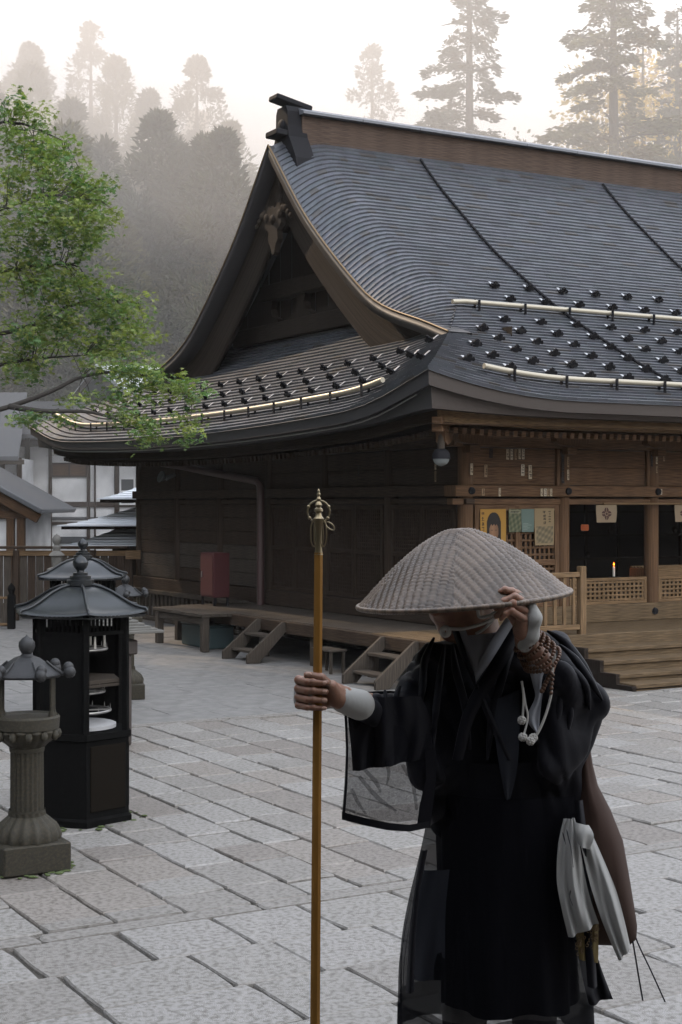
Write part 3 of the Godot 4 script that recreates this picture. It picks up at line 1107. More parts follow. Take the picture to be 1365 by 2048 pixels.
func temple_roof() -> void:
	var r := RandomNumberGenerator.new()
	r.seed = 5
	# decking under the plates, all four slopes, with a soffit
	var deck := MB.new()
	for side in 2:
		var rows := []
		for i in 28:
			var d := RIDGE * i / 27.0
			var row := PackedVector3Array()
			var x0 := minf(EX + d / HIP, -0.03)
			var x1 := maxf(LEN - EX - d / HIP, LEN + 0.03)
			for j in 41:
				var t := j / 40.0
				t = t * t * (3.0 - 2.0 * t)
				var x := lerpf(x0, x1, t)
				var z := EZ - d if side == 0 else EZ - 2.0 * RIDGE + d
				row.append(Vector3(x, roof_front(x, d) - 0.02, z))
			rows.append(row)
		deck.grid(rows, false, 1.0, 1.0, side == 1)
	for side in 2:
		var rows := []
		for i in 12:
			var d := 3.40 * i / 11.0
			var row := PackedVector3Array()
			for j in 31:
				var z := lerpf(EZ - d * HIP, EZ - 2.0 * RIDGE + d * HIP, j / 30.0)
				var x := EX + d if side == 0 else LEN - EX - d
				row.append(Vector3(x, roof_side(z, d) - 0.02, z))
			rows.append(row)
		deck.grid(rows, false, 1.0, 1.0, side == 0)
	obj("roof_deck", deck, M.roof_bare, hall)
	# plates, front slope
	var mb := MB.new()
	var d := 0.0
	var k := 0
	while d < RIDGE - 0.1:
		var sl := (prof(d + 0.05) - prof(d)) / 0.05
		var dn := minf(d + 0.136 / sqrt(1.0 + sl * sl), RIDGE)
		var x := minf(EX + d / HIP, -0.05)
		var xe := LEN - EX - d if d < 2.0 else LEN + 0.05
		xe = minf(xe, 11.5)
		var first := true
		while x < xe - 0.01:
			var w := 0.19 if x < 1.3 else 0.36
			if first and k % 2: w *= 0.5
			w += r.randf_range(-0.02, 0.02)
			var x2 := minf(x + w, xe)
			mb.col = plate_colour(r)
			var e := r.randf_range(-0.003, 0.004)
			var ua := x
			if first: ua = minf(EX + dn / HIP, -0.05)
			var a := Vector3(x + 0.002, roof_front(x, d) + 0.034 + e, EZ - d)
			var b := Vector3(x2 - 0.002, roof_front(x2, d) + 0.034 + e, EZ - d)
			var c := Vector3(x2 - 0.002, roof_front(x2, dn) + 0.003, EZ - dn)
			var f := Vector3(ua + 0.002, roof_front(ua, dn) + 0.003, EZ - dn)
			mb.face([a, b, c, f], Vector3(0, 1, 0.5))
			var dz := Vector3(0, -0.05, -0.012)
			mb.face([a + dz, b + dz, b, a], Vector3(0, 0, 1))
			x = x2
			first = false
		d = dn
		k += 1
	stuff(obj("roof_plates_front", mb, M.roof_plate, hall))
	# plates, side skirt
	mb = MB.new()
	d = 0.0
	k = 0
	while d < 3.36:
		var sl := (prof(d * HIP + 0.05) - prof(d * HIP)) / 0.05 * HIP
		var dn := minf(d + 0.136 / sqrt(1.0 + sl * sl), 3.40)
		var z := EZ - d * HIP
		var ze := EZ - 2.0 * RIDGE + d * HIP
		var first := true
		while z > ze + 0.01:
			var w := 0.36
			if first and k % 2: w *= 0.5
			w += r.randf_range(-0.02, 0.02)
			var z2 := maxf(z - w, ze)
			mb.col = plate_colour(r)
			var e := r.randf_range(-0.003, 0.004)
			var za := EZ - dn * HIP if first else z
			var zb := EZ - 2.0 * RIDGE + dn * HIP if z2 == ze else z2
			var a := Vector3(EX + d, roof_side(z, d) + 0.034 + e, z - 0.002)
			var b := Vector3(EX + d, roof_side(z2, d) + 0.034 + e, z2 + 0.002)
			var c := Vector3(EX + dn, roof_side(zb, dn) + 0.003, zb + 0.002)
			var f := Vector3(EX + dn, roof_side(za, dn) + 0.003, za - 0.002)
			mb.face([a, b, c, f], Vector3(-0.5, 1, 0))
			var dz := Vector3(0.012, -0.05, 0)
			mb.face([a + dz, b + dz, b, a], Vector3(-1, 0, 0))
			z = z2
			first = false
		d = dn
		k += 1
	stuff(obj("roof_plates_side", mb, M.roof_plate, hall))
	# layered eaves: each layer swept along the front and along the side
	eaves()
	# gable: verge edge, bronze trim, bargeboards, wall and its beams
	for s in [1.0, -1.0]:
		var edge := []
		var n := 22
		for i in n + 1:
			var dd := 2.44 + (RIDGE - 2.44) * i / n
			edge.append(Vector3(-0.05, roof_front(-0.05, dd), -6.7 + s * (RIDGE - dd)))
		var v1 := MB.new()
		var v2 := MB.new()
		var tr := MB.new()
		v1.grid(ribbon_loop(edge, -0.03, 0.15, -0.06, 0.40), true)
		v2.grid(ribbon_loop(edge, 0.08, 0.80, 0.24, 0.38), true)
		var tp := []
		for p in edge: tp.append(p + Vector3(-0.012, 0.035, 0))
		tr.tube(tp, [0.018], 6)
		obj("verge_edge", v1, M.edge_dark, hall)
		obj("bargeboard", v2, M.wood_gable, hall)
		obj("verge_trim", tr, M.verge_bronze, hall)
	var wall := MB.new()
	var zc := -6.7
	var n2 := 24
	for i in n2:
		var z0 := zc - 6.2 + 12.4 * i / n2
		var z1 := z0 + 12.4 / n2 - 0.012
		var t0 := roof_front(1.4, RIDGE - absf(z0 - zc)) - 0.06
		var t1 := roof_front(1.4, RIDGE - absf(z1 - zc)) - 0.06
		var o := rng.randf() * 0.012
		wall.face([Vector3(1.30 - o, 5.6, z0), Vector3(1.30 - o, t0, z0), Vector3(1.30 - o, t1, z1), Vector3(1.30 - o, 5.6, z1)], Vector3(-1, 0, 0), [Vector2(z0, 0), Vector2(z0, t0 - 5.6), Vector2(z1, t1 - 5.6), Vector2(z1, 0)])
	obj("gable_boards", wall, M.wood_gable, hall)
	for e in [[6.28, 4.3, 0.36, 0.30], [7.12, 3.0, 0.34, 0.24]]:
		var bm := MB.new()
		bm.box(Vector3(1.10, e[0], zc), Vector3(0.28, e[2], e[1] * 2.0 - 1.2), Basis(), 0.02)
		obj("gable_beam", bm, M.wood_gable, hall)
	for e in [-2.2, -0.75, 0.75, 2.2]:
		var bm := MB.new()
		var sc := 1.0
		bm.prism(PackedVector2Array([Vector2(-0.5, 0), Vector2(-0.42, 0.12), Vector2(-0.2, 0.2), Vector2(-0.14, 0.36), Vector2(-0.2, 0.48), Vector2(-0.2, 0.64), Vector2(0.2, 0.64), Vector2(0.2, 0.48), Vector2(0.14, 0.36), Vector2(0.2, 0.2), Vector2(0.42, 0.12), Vector2(0.5, 0)]), 0.16, Vector3(1.14, 6.43, zc + e), Basis(Vector3.UP, PI / 2))
		obj("gable_strut", bm, M.wood_gable, hall)
	var king := MB.new()
	king.box(Vector3(1.14, 8.3, zc), Vector3(0.24, 1.9, 0.3), Basis(), 0.02)
	obj("king_post", king, M.wood_gable, hall)
	# pendant ornament under the apex: lobed plate with carved wings
	var pend := PackedVector2Array()
	for i in 40:
		var a := TAU * i / 40.0 + PI / 2
		var rr := 0.42 + 0.10 * cos(3.0 * (a + PI / 2)) + 0.05 * cos(8.0 * a)
		pend.append(Vector2(cos(a) * rr * 0.72, sin(a) * rr * 1.05))
	var pm := MB.new()
	pm.prism(pend, 0.12, Vector3(0.10, 8.15, zc), Basis(Vector3.UP, PI / 2))
	for s in [-1, 1]:
		for q in 5:
			var a := q * 0.5
			pm.ball(Vector3(0.05, 8.32 + 0.10 * sin(a * 2.2), zc + s * (0.28 + q * 0.11)), 0.10 - q * 0.010, 10, Vector3(0.5, 1, 1))
	pm.ball(Vector3(0.04, 8.25, zc), 0.10, 12, Vector3(0.6, 1, 1))
	obj("gable_pendant", pm, M.wood_gable, hall)
	# ridge: panelled box, cap, end ornament
	var rb := MB.new()
	rb.box(Vector3(LEN / 2, 9.95, zc), Vector3(LEN - 1.1, 0.72, 0.56), Basis(), 0.01)
	obj("ridge_box", rb, M.wood_ridge, hall)
	rb = MB.new()
	for i in 12:
		var w := (LEN - 1.0) / 12.0
		rb.prism(PackedVector2Array([Vector2(-0.42, 0), Vector2(0.42, 0), Vector2(0.42, 0.05), Vector2(0.12, 0.17), Vector2(-0.12, 0.17), Vector2(-0.42, 0.05)]), w - 0.012, Vector3(0.5 + w * (i + 0.5), 10.315 + rng.randf() * 0.004, zc), Basis(Vector3.UP, PI / 2))
	obj("ridge_cap", rb, M.roof_bare, hall)
	rb = MB.new()
	rb.box(Vector3(LEN / 2, 9.64, zc), Vector3(LEN - 0.9, 0.1, 0.74), Basis(), 0.02)
	obj("ridge_foot", rb, M.edge_dark, hall)
	rb = MB.new()
	var oni := PackedVector2Array([Vector2(-0.30, 10.52), Vector2(0.30, 10.52), Vector2(0.40, 10.40), Vector2(0.42, 10.1), Vector2(0.50, 9.86), Vector2(0.74, 9.62), Vector2(0.98, 9.36), Vector2(1.06, 9.12), Vector2(0.98, 8.96), Vector2(0.84, 8.98), Vector2(0.80, 9.12), Vector2(0.66, 9.3), Vector2(0.4, 9.5), Vector2(-0.4, 9.5), Vector2(-0.66, 9.3), Vector2(-0.80, 9.12), Vector2(-0.84, 8.98), Vector2(-0.98, 8.96), Vector2(-1.06, 9.12), Vector2(-0.98, 9.36), Vector2(-0.74, 9.62), Vector2(-0.50, 9.86), Vector2(-0.42, 10.1), Vector2(-0.40, 10.40)])
	for q in oni.size(): oni[q] = Vector2(oni[q].x * 0.60, oni[q].y * 0.94 + 0.60)
	rb.prism(oni, 0.42, Vector3(0.45, 0, zc), Basis(Vector3.UP, PI / 2))
	rb.ball(Vector3(0.25, 10.1, zc), 0.16, 12, Vector3(0.5, 1, 1))
	for s in [-1, 1]: rb.ball(Vector3(0.30, 9.14, zc + s * 0.57), 0.10, 10, Vector3(0.9, 1, 1))
	var oo := obj("ridge_end_ornament", rb, M.guard_iron, hall)
	var cap := MB.new()
	cap.beam(Vector3(0.04, 10.66, zc), Vector3(0.84, 10.50, zc), 0.36, 0.11, Vector3.UP, 0.02)
	obj("ridge_end_cap", cap, M.guard_iron, oo)
	cap = MB.new()
	cap.beam(Vector3(0.0, 9.95, zc), Vector3(0.4, 9.93, zc), 0.5, 0.12, Vector3.UP, 0.02)
	obj("ridge_end_block", cap, M.guard_iron, oo)

# four edge lines of a plank that follows the verge: from top to bottom (below the edge, at right angles), x from xa to xb
func ribbon_loop(edge: Array, top: float, bottom: float, xa: float, xb: float) -> Array:
	var rows := []
	for i in edge.size():
		var t: Vector3 = (edge[mini(i + 1, edge.size() - 1)] - edge[maxi(i - 1, 0)]).normalized()
		var dn := Vector3(0, -absf(t.z), -absf(t.y) * signf(edge[0].z + 6.7) * -1.0)
		dn = Vector3(0, -absf(t.z), t.y * signf(t.z) * (1.0 if t.z != 0.0 else 0.0))
		if dn.y > 0: dn = -dn
		var grow := 1.0 + 0.25 * (1.0 - float(i) / edge.size())
		var p: Vector3 = edge[i]
		var r := PackedVector3Array()
		for q in [[xa, top], [xa, bottom * grow], [xb, bottom * grow], [xb, top]]:
			var pt: Vector3 = p + dn * q[1]
			pt.x = q[0]
			if signf(edge[0].z + 6.7) * (pt.z + 6.7) < 0.0:      # past the apex: meet the other board in the middle
				pt = Vector3(q[0], p.y - q[1] * 1.25, -6.7)
			r.append(pt)
		rows.append(r)
	return rows

func eave_line(side: int, t: float, o: float) -> Vector3:
	# a point on the eave line drawn in by o: t 0..1 along the front (0) or the side (1); y is the top of the roof edge there
	if side == 0:
		var x := lerpf(EX + o, 12.0, t)
		return Vector3(x, 4.2 + lift(x - EX), EZ - o)
	var z := lerpf(EZ - o, EZ - 2.0 * RIDGE + o, t)
	var s := minf(EZ - z, z - (EZ - 2.0 * RIDGE))
	return Vector3(EX + o, 4.2 + lift(s) - sag(s) * smoothstep(0.0, 1.6, s), z)

func eaves() -> void:
	for side in 2:
		var wf: StandardMaterial3D = M.wood_front if side == 0 else M.wood_side
		var n := 40
		for layer in 3:
			var rows := []
			for i in n + 1:
				var t := pow(i / float(n), 1.5) if side == 0 else i / float(n)
				var p := eave_line(side, t, 0.0)
				var base := p.y
				var flat := base - 0.8 * lift(minf(p.x - EX if side == 0 else minf(EZ - p.z, p.z - (EZ - 2.0 * RIDGE)), 99.0))
				var q := PackedVector3Array()
				var lim := []
				if layer == 0: lim = [[0.03, base + 0.012], [0.05, base - 0.19 - (base - flat) * 0.15], [0.34, base - 0.19 - (base - flat) * 0.15], [0.34, base + 0.012]]
				elif layer == 1: lim = [[0.16, base - 0.192 - (base - flat) * 0.15], [0.20, flat - 0.26], [0.6, flat - 0.26], [0.6, base - 0.19]]
				else: lim = [[0.46, flat - 0.262], [0.48, flat - 0.42], [0.62, flat - 0.42], [0.62, flat - 0.262]]
				for e in lim:
					var w := eave_line(side, t, e[0])
					q.append(Vector3(w.x, e[1], w.z))
				rows.append(q)
			var mb := MB.new()
			# flat-shaded sweep
			for i in n:
				for j in 4:
					var j2 := (j + 1) % 4
					var mid: Vector3 = (rows[i][0] + rows[i][2]) * 0.5
					var pc: Vector3 = (rows[i][j] + rows[i][j2]) * 0.5
					var a: float = (i * 0.45)
					mb.face([rows[i][j], rows[i + 1][j], rows[i + 1][j2], rows[i][j2]], pc - mid, [Vector2(j, a), Vector2(j, a + 0.45), Vector2(j + 0.2, a + 0.45), Vector2(j + 0.2, a)])
			mb.face(Array(rows[0]), Vector3(-1, 0, 0) if side == 0 else Vector3(0, 0, 1))
			var names := ["eave_edge", "eave_board", "eave_batten"]
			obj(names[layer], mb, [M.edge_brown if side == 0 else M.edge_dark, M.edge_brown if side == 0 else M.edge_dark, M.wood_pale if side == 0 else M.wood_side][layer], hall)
		# rafters and the boarding over them
		var rf := MB.new()
		var so := MB.new()
		var far := 12.0 if side == 0 else 17.4
		var s := 0.6
		while s < far:
			var base := 4.2 - (sag(minf(s, 2.0 * RIDGE - s)) * smoothstep(0.0, 1.6, minf(s, 2.0 * RIDGE - s)) if side == 1 else 0.0)
			var e := minf(s, 2.0 * RIDGE - s) if side == 1 else s
			var lf := lift(e) * 0.2
			var o1 := 0.64
			var o2 := minf(2.1, e)
			if o2 > o1 + 0.1:
				var p := Vector3(EX + s, base - 0.50 + lf, EZ - o1)
				var q := Vector3(EX + s, base - 0.50 + lf + (o2 - o1) * 0.16, EZ - o2)
				if side == 1:
					p = Vector3(EX + o1, p.y, EZ - s)
					q = Vector3(EX + o2, q.y, EZ - s)
				rf.beam(p, q, 0.075, 0.09)
			s += 0.155
		stuff(obj("rafters", rf, wf, hall))
		var rows := []
		for i in 21:
			var t := i / 20.0
			var a := eave_line(side, t, 0.3)
			var b := eave_line(side, t, 2.3)
			var bs := minf(a.y, 4.2) - 0.40
			rows.append(PackedVector3Array([Vector3(a.x, bs, a.z), Vector3(b.x, bs + 0.33, b.z)]))
		so.grid(rows)
		obj("eave_soffit", so, wf, hall)
		var up := MB.new()
		if side == 0: up.box(Vector3(LEN / 2, 3.95, -0.05), Vector3(LEN, 0.4, 0.08))
		else: up.box(Vector3(0.05, 3.90, -DEP / 2), Vector3(0.08, 0.5, DEP))
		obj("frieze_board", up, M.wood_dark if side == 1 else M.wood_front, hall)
	# hip rafter at the near corner
	var h := MB.new()
	h.beam(Vector3(-1.62, 3.80, 1.62), Vector3(0.2, 4.0, -0.2), 0.16, 0.22, Vector3.UP, 0.01)
	obj("hip_rafter", h, M.wood_front, hall)
	h = MB.new()
	h.prism(PackedVector2Array([Vector2(-0.34, -0.02), Vector2(-0.30, -0.16), Vector2(-0.12, -0.20), Vector2(0.1, -0.16), Vector2(0.34, -0.02), Vector2(0.34, 0.16), Vector2(-0.34, 0.16)]), 0.14, Vector3(-1.2, 3.72, 1.2), Basis(Vector3.UP, PI / 4))
	obj("corner_bracket", h, M.wood_front, hall)

# ---------------------------------------------------------------- small parts of the hall and things fixed to it
func on_front(x: float, d: float, up := 0.0) -> Vector3:
	return Vector3(x, roof_front(x, d) + up, EZ - d)

func on_side(z: float, d: float, up := 0.0) -> Vector3:
	return Vector3(EX + d, roof_side(z, d) + up, z)

func slope_basis(across: Vector3, upslope: Vector3) -> Basis:
	var x := across.normalized()
	var n := x.cross(upslope.normalized())
	if n.y < 0.0: n = -n
	n = n.normalized()
	return Basis(x, n, x.cross(n))

func glyphs(im: Image, at: Vector2i, size: Vector2i, n: int, ink: Color, r: RandomNumberGenerator) -> void:
	var ch := size.y / n
	for k in n:
		var y0 := at.y + k * ch
		for s in r.randi_range(4, 6):
			if r.randf() < 0.6:
				var x := r.randi_range(0, size.x / 3)
				im.fill_rect(Rect2i(at.x + x, y0 + r.randi_range(1, maxi(2, ch - 3)), size.x - x - r.randi_range(0, size.x / 4), 1), ink)
			else:
				im.fill_rect(Rect2i(at.x + r.randi_range(1, size.x - 2), y0 + r.randi_range(0, ch / 3), 1, ch - r.randi_range(2, maxi(3, ch / 2))), ink)

func print_mat(called: String, im: Image, rough := 0.85) -> StandardMaterial3D:
	var m := mat(called, Color(0.74, 0.72, 0.70), rough)
	m.albedo_texture = ImageTexture.create_from_image(im)
	m.cull_mode = BaseMaterial3D.CULL_DISABLED
	return m

# a printed sheet: the print on the front, bare paper behind; front faces +z
func sheet(w: float, h: float, curl := 0.0) -> ArrayMesh:
	var mb := MB.new()
	var rows := []
	for i in 7:
		var r := PackedVector3Array()
		for j in 5:
			var fx := j / 4.0 - 0.5
			var fy := i / 6.0
			r.append(Vector3(fx * w, h * (0.5 - fy), curl * sin(fy * 3.0 + fx * 2.0) * fy))
		rows.append(r)
	mb.grid(rows)
	return mb.mesh()

func temple_details() -> void:
	var b: MB
	var r := RandomNumberGenerator.new()
	r.seed = 11
	# snow guards: a lobed iron plate standing on a strap
	b = MB.new()
	b.prism(PackedVector2Array([Vector2(-0.035, -0.02), Vector2(-0.05, 0.03), Vector2(-0.11, 0.02), Vector2(-0.125, 0.06), Vector2(-0.09, 0.10), Vector2(-0.05, 0.09), Vector2(-0.045, 0.13), Vector2(0.0, 0.155), Vector2(0.045, 0.13), Vector2(0.05, 0.09), Vector2(0.09, 0.10), Vector2(0.125, 0.06), Vector2(0.11, 0.02), Vector2(0.05, 0.03), Vector2(0.035, -0.02)]), 0.03)
	var guard := b.mesh()
	b = MB.new()
	b.box(Vector3(0, 0.026, -0.11), Vector3(0.06, 0.010, 0.22), Basis(Vector3.RIGHT, 0.06), 0.003)
	var strap := b.mesh()
	var spots := []
	for d in [0.92, 1.36, 1.80, 2.24, 2.68, 3.12, 3.98, 4.46]:
		for k in range(-3, 14):
			var x: float = 0.02 + k * 0.775 + (d - 2.2) * -0.02
			if x < EX + d / HIP + 0.42 or (d > 3.5 and x < 0.75) or x > 9.2: continue
			spots.append([on_front(x, d, 0.02), slope_basis(Vector3(1, 0, 0), on_front(x, d - 0.1) - on_front(x, d + 0.1))])
	for q in [[0.92, 0.0], [1.32, 0.42], [1.72, 0.0]]:
		for k in 20:
			var z: float = EZ - q[0] * HIP - 0.45 - q[1] - k * 0.86
			if z < EZ - 2.0 * RIDGE + q[0] * HIP + 0.3: continue
			spots.append([on_side(z, q[0], 0.02), slope_basis(Vector3(0, 0, 1), on_side(z, q[0] - 0.1) - on_side(z, q[0] + 0.1))])
	for s in spots:
		var o := put("snow_guard", guard, M.guard_iron, hall, s[0], (s[1] as Basis).scaled_local(Vector3.ONE * 0.88))
		put("strap", strap, M.guard_plate, o)
	# snow rails with their clips
	for e in [[0, 0.52, -0.72, 11.0], [0, 3.58, 0.80, 11.0], [1, 0.42, 0.15, -14.7]]:
		var path := []
		var clips := MB.new()
		for i in 41:
			var t := lerpf(e[2], e[3], i / 40.0)
			path.append(on_front(t, e[1], 0.13) if e[0] == 0 else on_side(t, e[1], 0.13))
		for i in int(absf(e[3] - e[2]) / 0.98) + 1:
			var t: float = e[2] + signf(e[3] - e[2]) * (0.5 + i * 0.98)
			var p := on_front(t, e[1], 0.0) if e[0] == 0 else on_side(t, e[1], 0.0)
			var dn := Vector3(0, -0.03, 0.09) if e[0] == 0 else Vector3(-0.09, -0.03, 0)
			clips.beam(p + dn * 0.9, p + dn * 0.9 + Vector3(0, 0.19, 0), 0.05, 0.02)
			clips.beam(p - dn * 0.6, p - dn * 0.6 + Vector3(0, 0.17, 0), 0.05, 0.02)
		b = MB.new()
		b.tube(path, [0.043], 10)
		var o := obj("snow_rail", b, M.pipe_zinc, hall)
		stuff(obj("rail_clips", clips, M.guard_iron, o))
	# lightning cables down the slope, and a bright wire under the side eave
	for cx in [3.25, 8.05]:
		var path := []
		for i in 40:
			var d := 0.1 + (RIDGE - 0.5) * i / 39.0
			path.append(on_front(cx + sin(d * 3.0) * 0.015, d, 0.055))
		b = MB.new()
		b.tube(path, [0.026], 6)
		obj("cable", b, M.guard_iron, hall)
	var wire := []
	for i in 31:
		var p := eave_line(1, 0.02 + 0.9 * i / 30.0, 0.10)
		wire.append(p + Vector3(0, -0.23, 0))
	b = MB.new()
	b.tube(wire, [0.011], 5)
	obj("wire", b, M.ring_steel, hall)
	# gutter pipe on the side wall
	b = MB.new()
	b.tube([Vector3(-0.9, 3.62, -11.2), Vector3(-0.28, 3.45, -10.2), Vector3(-0.28, 3.30, -8.8), Vector3(-0.28, 3.10, -6.75), Vector3(-0.28, 3.02, -6.62), Vector3(-0.28, 2.85, -6.6), Vector3(-0.28, 0.62, -6.6)], [0.075], 10)
	obj("gutter_pipe", b, M.gutter_pipe, hall)
	b = MB.new()
	b.tube([Vector3(-0.12, 3.30, -11.1), Vector3(-0.34, 3.22, -11.1)], [0.04, 0.06], 10)
	b.lathe([Vector2(0.05, 0), Vector2(0.14, 0.10), Vector2(0.13, 0.13), Vector2(0, 0.12)], 14, Vector3(-0.36, 3.22, -11.1), Basis(Vector3.FORWARD, -PI / 2.6) * Basis(Vector3.UP, 0))
	var fl := obj("floodlight", b, M.lamp_globe, null)
	fl.transform = hall.transform
	tag(fl, "small pale round floodlight high on the far end of the dark gable side", "lamp")
	# pasted name slips
	var slip_ink := [[Color(0.86, 0.80, 0.70), Color(0.10, 0.08, 0.07)], [Color(0.70, 0.60, 0.48), Color(0.12, 0.09, 0.07)], [Color(0.92, 0.88, 0.80), Color(0.08, 0.07, 0.07)], [Color(0.13, 0.10, 0.085), Color(0.34, 0.27, 0.2)]]
	for k in 4:
		var im := Image.create(14, 44, false, Image.FORMAT_RGB8)
		im.fill(slip_ink[k][0])
		if k < 3:
			im.fill_rect(Rect2i(0, 0, 14, 1), slip_ink[k][1]); im.fill_rect(Rect2i(0, 43, 14, 1), slip_ink[k][1])
			im.fill_rect(Rect2i(0, 0, 1, 44), slip_ink[k][1]); im.fill_rect(Rect2i(13, 0, 1, 44), slip_ink[k][1])
		glyphs(im, Vector2i(3, 3), Vector2i(9, 38), 3 + k % 2, slip_ink[k][1], r)
		print_mat("slip_%d" % k, im)
	for e in [[0.45, 3.46, 0.07, 0.15, 3], [0.78, 3.45, 0.07, 0.18, 0], [0.86, 3.45, 0.06, 0.18, 2], [0.94, 3.45, 0.06, 0.18, 1], [1.02, 3.46, 0.06, 0.18, 0], [1.09, 3.46, 0.06, 0.18, 2], [0.35, 3.18, 0.07, 0.21, 1], [1.08, 3.20, 0.08, 0.19, 2], [1.23, 3.17, 0.08, 0.24, 0], [0.01, 3.20, 0.06, 0.19, 0, 0.16], [0.22, 2.84, 0.07, 0.12, 1, 0.18], [0.54, 2.84, 0.05, 0.14, 0, 0.18], [1.38, 2.84, 0.06, 0.13, 0, 0.18], [1.45, 2.84, 0.06, 0.13, 2, 0.18], [1.51, 2.84, 0.06, 0.13, 1, 0.18], [1.57, 2.84, 0.05, 0.13, 0, 0.18], [3.92, 2.86, 0.06, 0.10, 2, 0.18], [4.09, 3.46, 0.05, 0.16, 1], [1.85, 3.45, 0.06, 0.17, 3, 0.13], [1.85, 3.28, 0.06, 0.17, 3, 0.13], [1.85, 3.09, 0.06, 0.19, 3, 0.13], [1.95, 3.13, 0.05, 0.18, 0, 0.14], [1.95, 3.34, 0.05, 0.18, 1, 0.14], [3.76, 3.39, 0.05, 0.2, 3, 0.13], [3.86, 3.40, 0.05, 0.14, 0, 0.14], [3.86, 3.24, 0.05, 0.13, 1, 0.14]]:
		var zz: float = e[5] if e.size() > 5 else 0.066
		var o := put("name_slip", sheet(e[2], e[3]), M["slip_%d" % e[4]], hall, Vector3(e[0], e[1], zz), Basis(Vector3.FORWARD, r.randf_range(-0.02, 0.02)))
	for e in [[3.30, -0.75, 0], [3.10, -0.75, 1], [3.25, -3.2, 3]]:
		put("name_slip", sheet(0.06, 0.19), M["slip_%d" % e[2]], hall, Vector3(-0.07, e[0], e[1]), Basis(Vector3.UP, -PI / 2))
	var t := hall.transform
	# posters on the lattice door
	var im := Image.create(64, 96, false, Image.FORMAT_RGB8)
	im.fill(Color(0.74, 0.57, 0.24))
	for y in 96:
		for x in 64:
			var p := Vector2(x - 33, y)
			if Vector2(p.x / 24.0, (p.y - 100) / 30.0).length() < 1.0: im.set_pixel(x, y, Color(0.42, 0.38, 0.33))
			if Vector2(p.x / 18.0, (p.y - 34) / 28.0).length() < 1.0 or (absf(p.x) < 18 and y > 34 and y < 60 + absf(p.x) * 0.3): im.set_pixel(x, y, Color(0.13, 0.10, 0.08))
			if absf(p.x) < 5 and y > 56 and y < 76: im.set_pixel(x, y, Color(0.58, 0.44, 0.33))
			if Vector2(p.x / 12.0, (p.y - 46) / 18.5).length() < 1.0 and y > 32 + sin(x * 0.9) * 1.5: im.set_pixel(x, y, Color(0.66, 0.51, 0.39).lerp(Color(0.50, 0.37, 0.27), clampf(absf(p.x + 3.0) / 14.0, 0.0, 1.0)))
			if Vector2((absf(p.x) - 5.0) / 2.4, (p.y - 43) / 0.9).length() < 1.0: im.set_pixel(x, y, Color(0.28, 0.20, 0.15))
			if Vector2(p.x / 3.2, (p.y - 56) / 1.0).length() < 1.0: im.set_pixel(x, y, Color(0.52, 0.32, 0.26))
	glyphs(im, Vector2i(3, 6), Vector2i(7, 50), 5, Color(0.32, 0.22, 0.10), r)
	var po := put("poster", sheet(0.50, 0.74, 0.012), print_mat("poster_portrait", im), null)
	po.transform = t * Transform3D(Basis(), Vector3(0.46, 2.20, 0.112))
	tag(po, "yellow poster with a dark-haired portrait on the lattice door", "poster", "sheets pinned to the lattice door")
	im = Image.create(32, 48, false, Image.FORMAT_RGB8)
	for y in 48:
		for x in 32:
			var k := 0.5 + 0.5 * sin(x * 0.5 + y * 0.21) * cos(y * 0.33 - x * 0.12)
			im.set_pixel(x, y, Color(0.28, 0.33, 0.24).lerp(Color(0.52, 0.53, 0.42), k))
	im.fill_rect(Rect2i(2, 2, 28, 7), Color(0.6, 0.6, 0.5))
	glyphs(im, Vector2i(4, 3), Vector2i(24, 6), 1, Color(0.15, 0.18, 0.15), r)
	po = put("poster", sheet(0.25, 0.37, 0.01), print_mat("poster_green", im), null)
	po.transform = t * Transform3D(Basis(), Vector3(0.89, 2.385, 0.112))
	tag(po, "mottled green printed sheet, left of the pale teal one on the lattice door", "poster", "sheets pinned to the lattice door")
	im = Image.create(32, 48, false, Image.FORMAT_RGB8)
	im.fill(Color(0.43, 0.52, 0.50))
	for k in 5: im.fill_rect(Rect2i(4, 30 + k * 3, r.randi_range(10, 22), 1), Color(0.62, 0.68, 0.66))
	po = put("poster", sheet(0.255, 0.37, 0.01), print_mat("poster_teal", im), null)
	po.transform = t * Transform3D(Basis(), Vector3(1.145, 2.385, 0.113))
	tag(po, "plain pale teal sheet between the green and the cream sheets on the lattice door", "poster", "sheets pinned to the lattice door")
	im = Image.create(48, 72, false, Image.FORMAT_RGB8)
	for y in 72:
		for x in 48:
			var c := Color(0.62, 0.55, 0.42)
			if y > 34 and y < 68 and x > 3 and x < 45: c = Color(0.40, 0.38, 0.30).lerp(Color(0.62, 0.56, 0.44), 0.5 + 0.5 * sin(x * 0.4) * sin(y * 0.5 + x * 0.2))
			im.set_pixel(x, y, c)
	glyphs(im, Vector2i(20, 4), Vector2i(8, 28), 4, Color(0.25, 0.2, 0.15), r)
	glyphs(im, Vector2i(34, 4), Vector2i(6, 26), 5, Color(0.35, 0.3, 0.22), r)
	po = put("poster", sheet(0.40, 0.60, 0.014), print_mat("poster_cream", im), null)
	po.transform = t * Transform3D(Basis(), Vector3(1.48, 2.28, 0.114))
	tag(po, "large cream printed notice with a picture below, rightmost on the lattice door", "poster", "sheets pinned to the lattice door")
	# curtain rod and the two crested cloths in the open bays
	b = MB.new()
	b.tube([Vector3(2.62, 2.655, 0.22), Vector3(8.2, 2.655, 0.22)], [0.018], 8)
	obj("curtain_rod", b, M.wood_pale, hall)
	im = Image.create(64, 42, false, Image.FORMAT_RGB8)
	im.fill(Color(0.60, 0.54, 0.45))
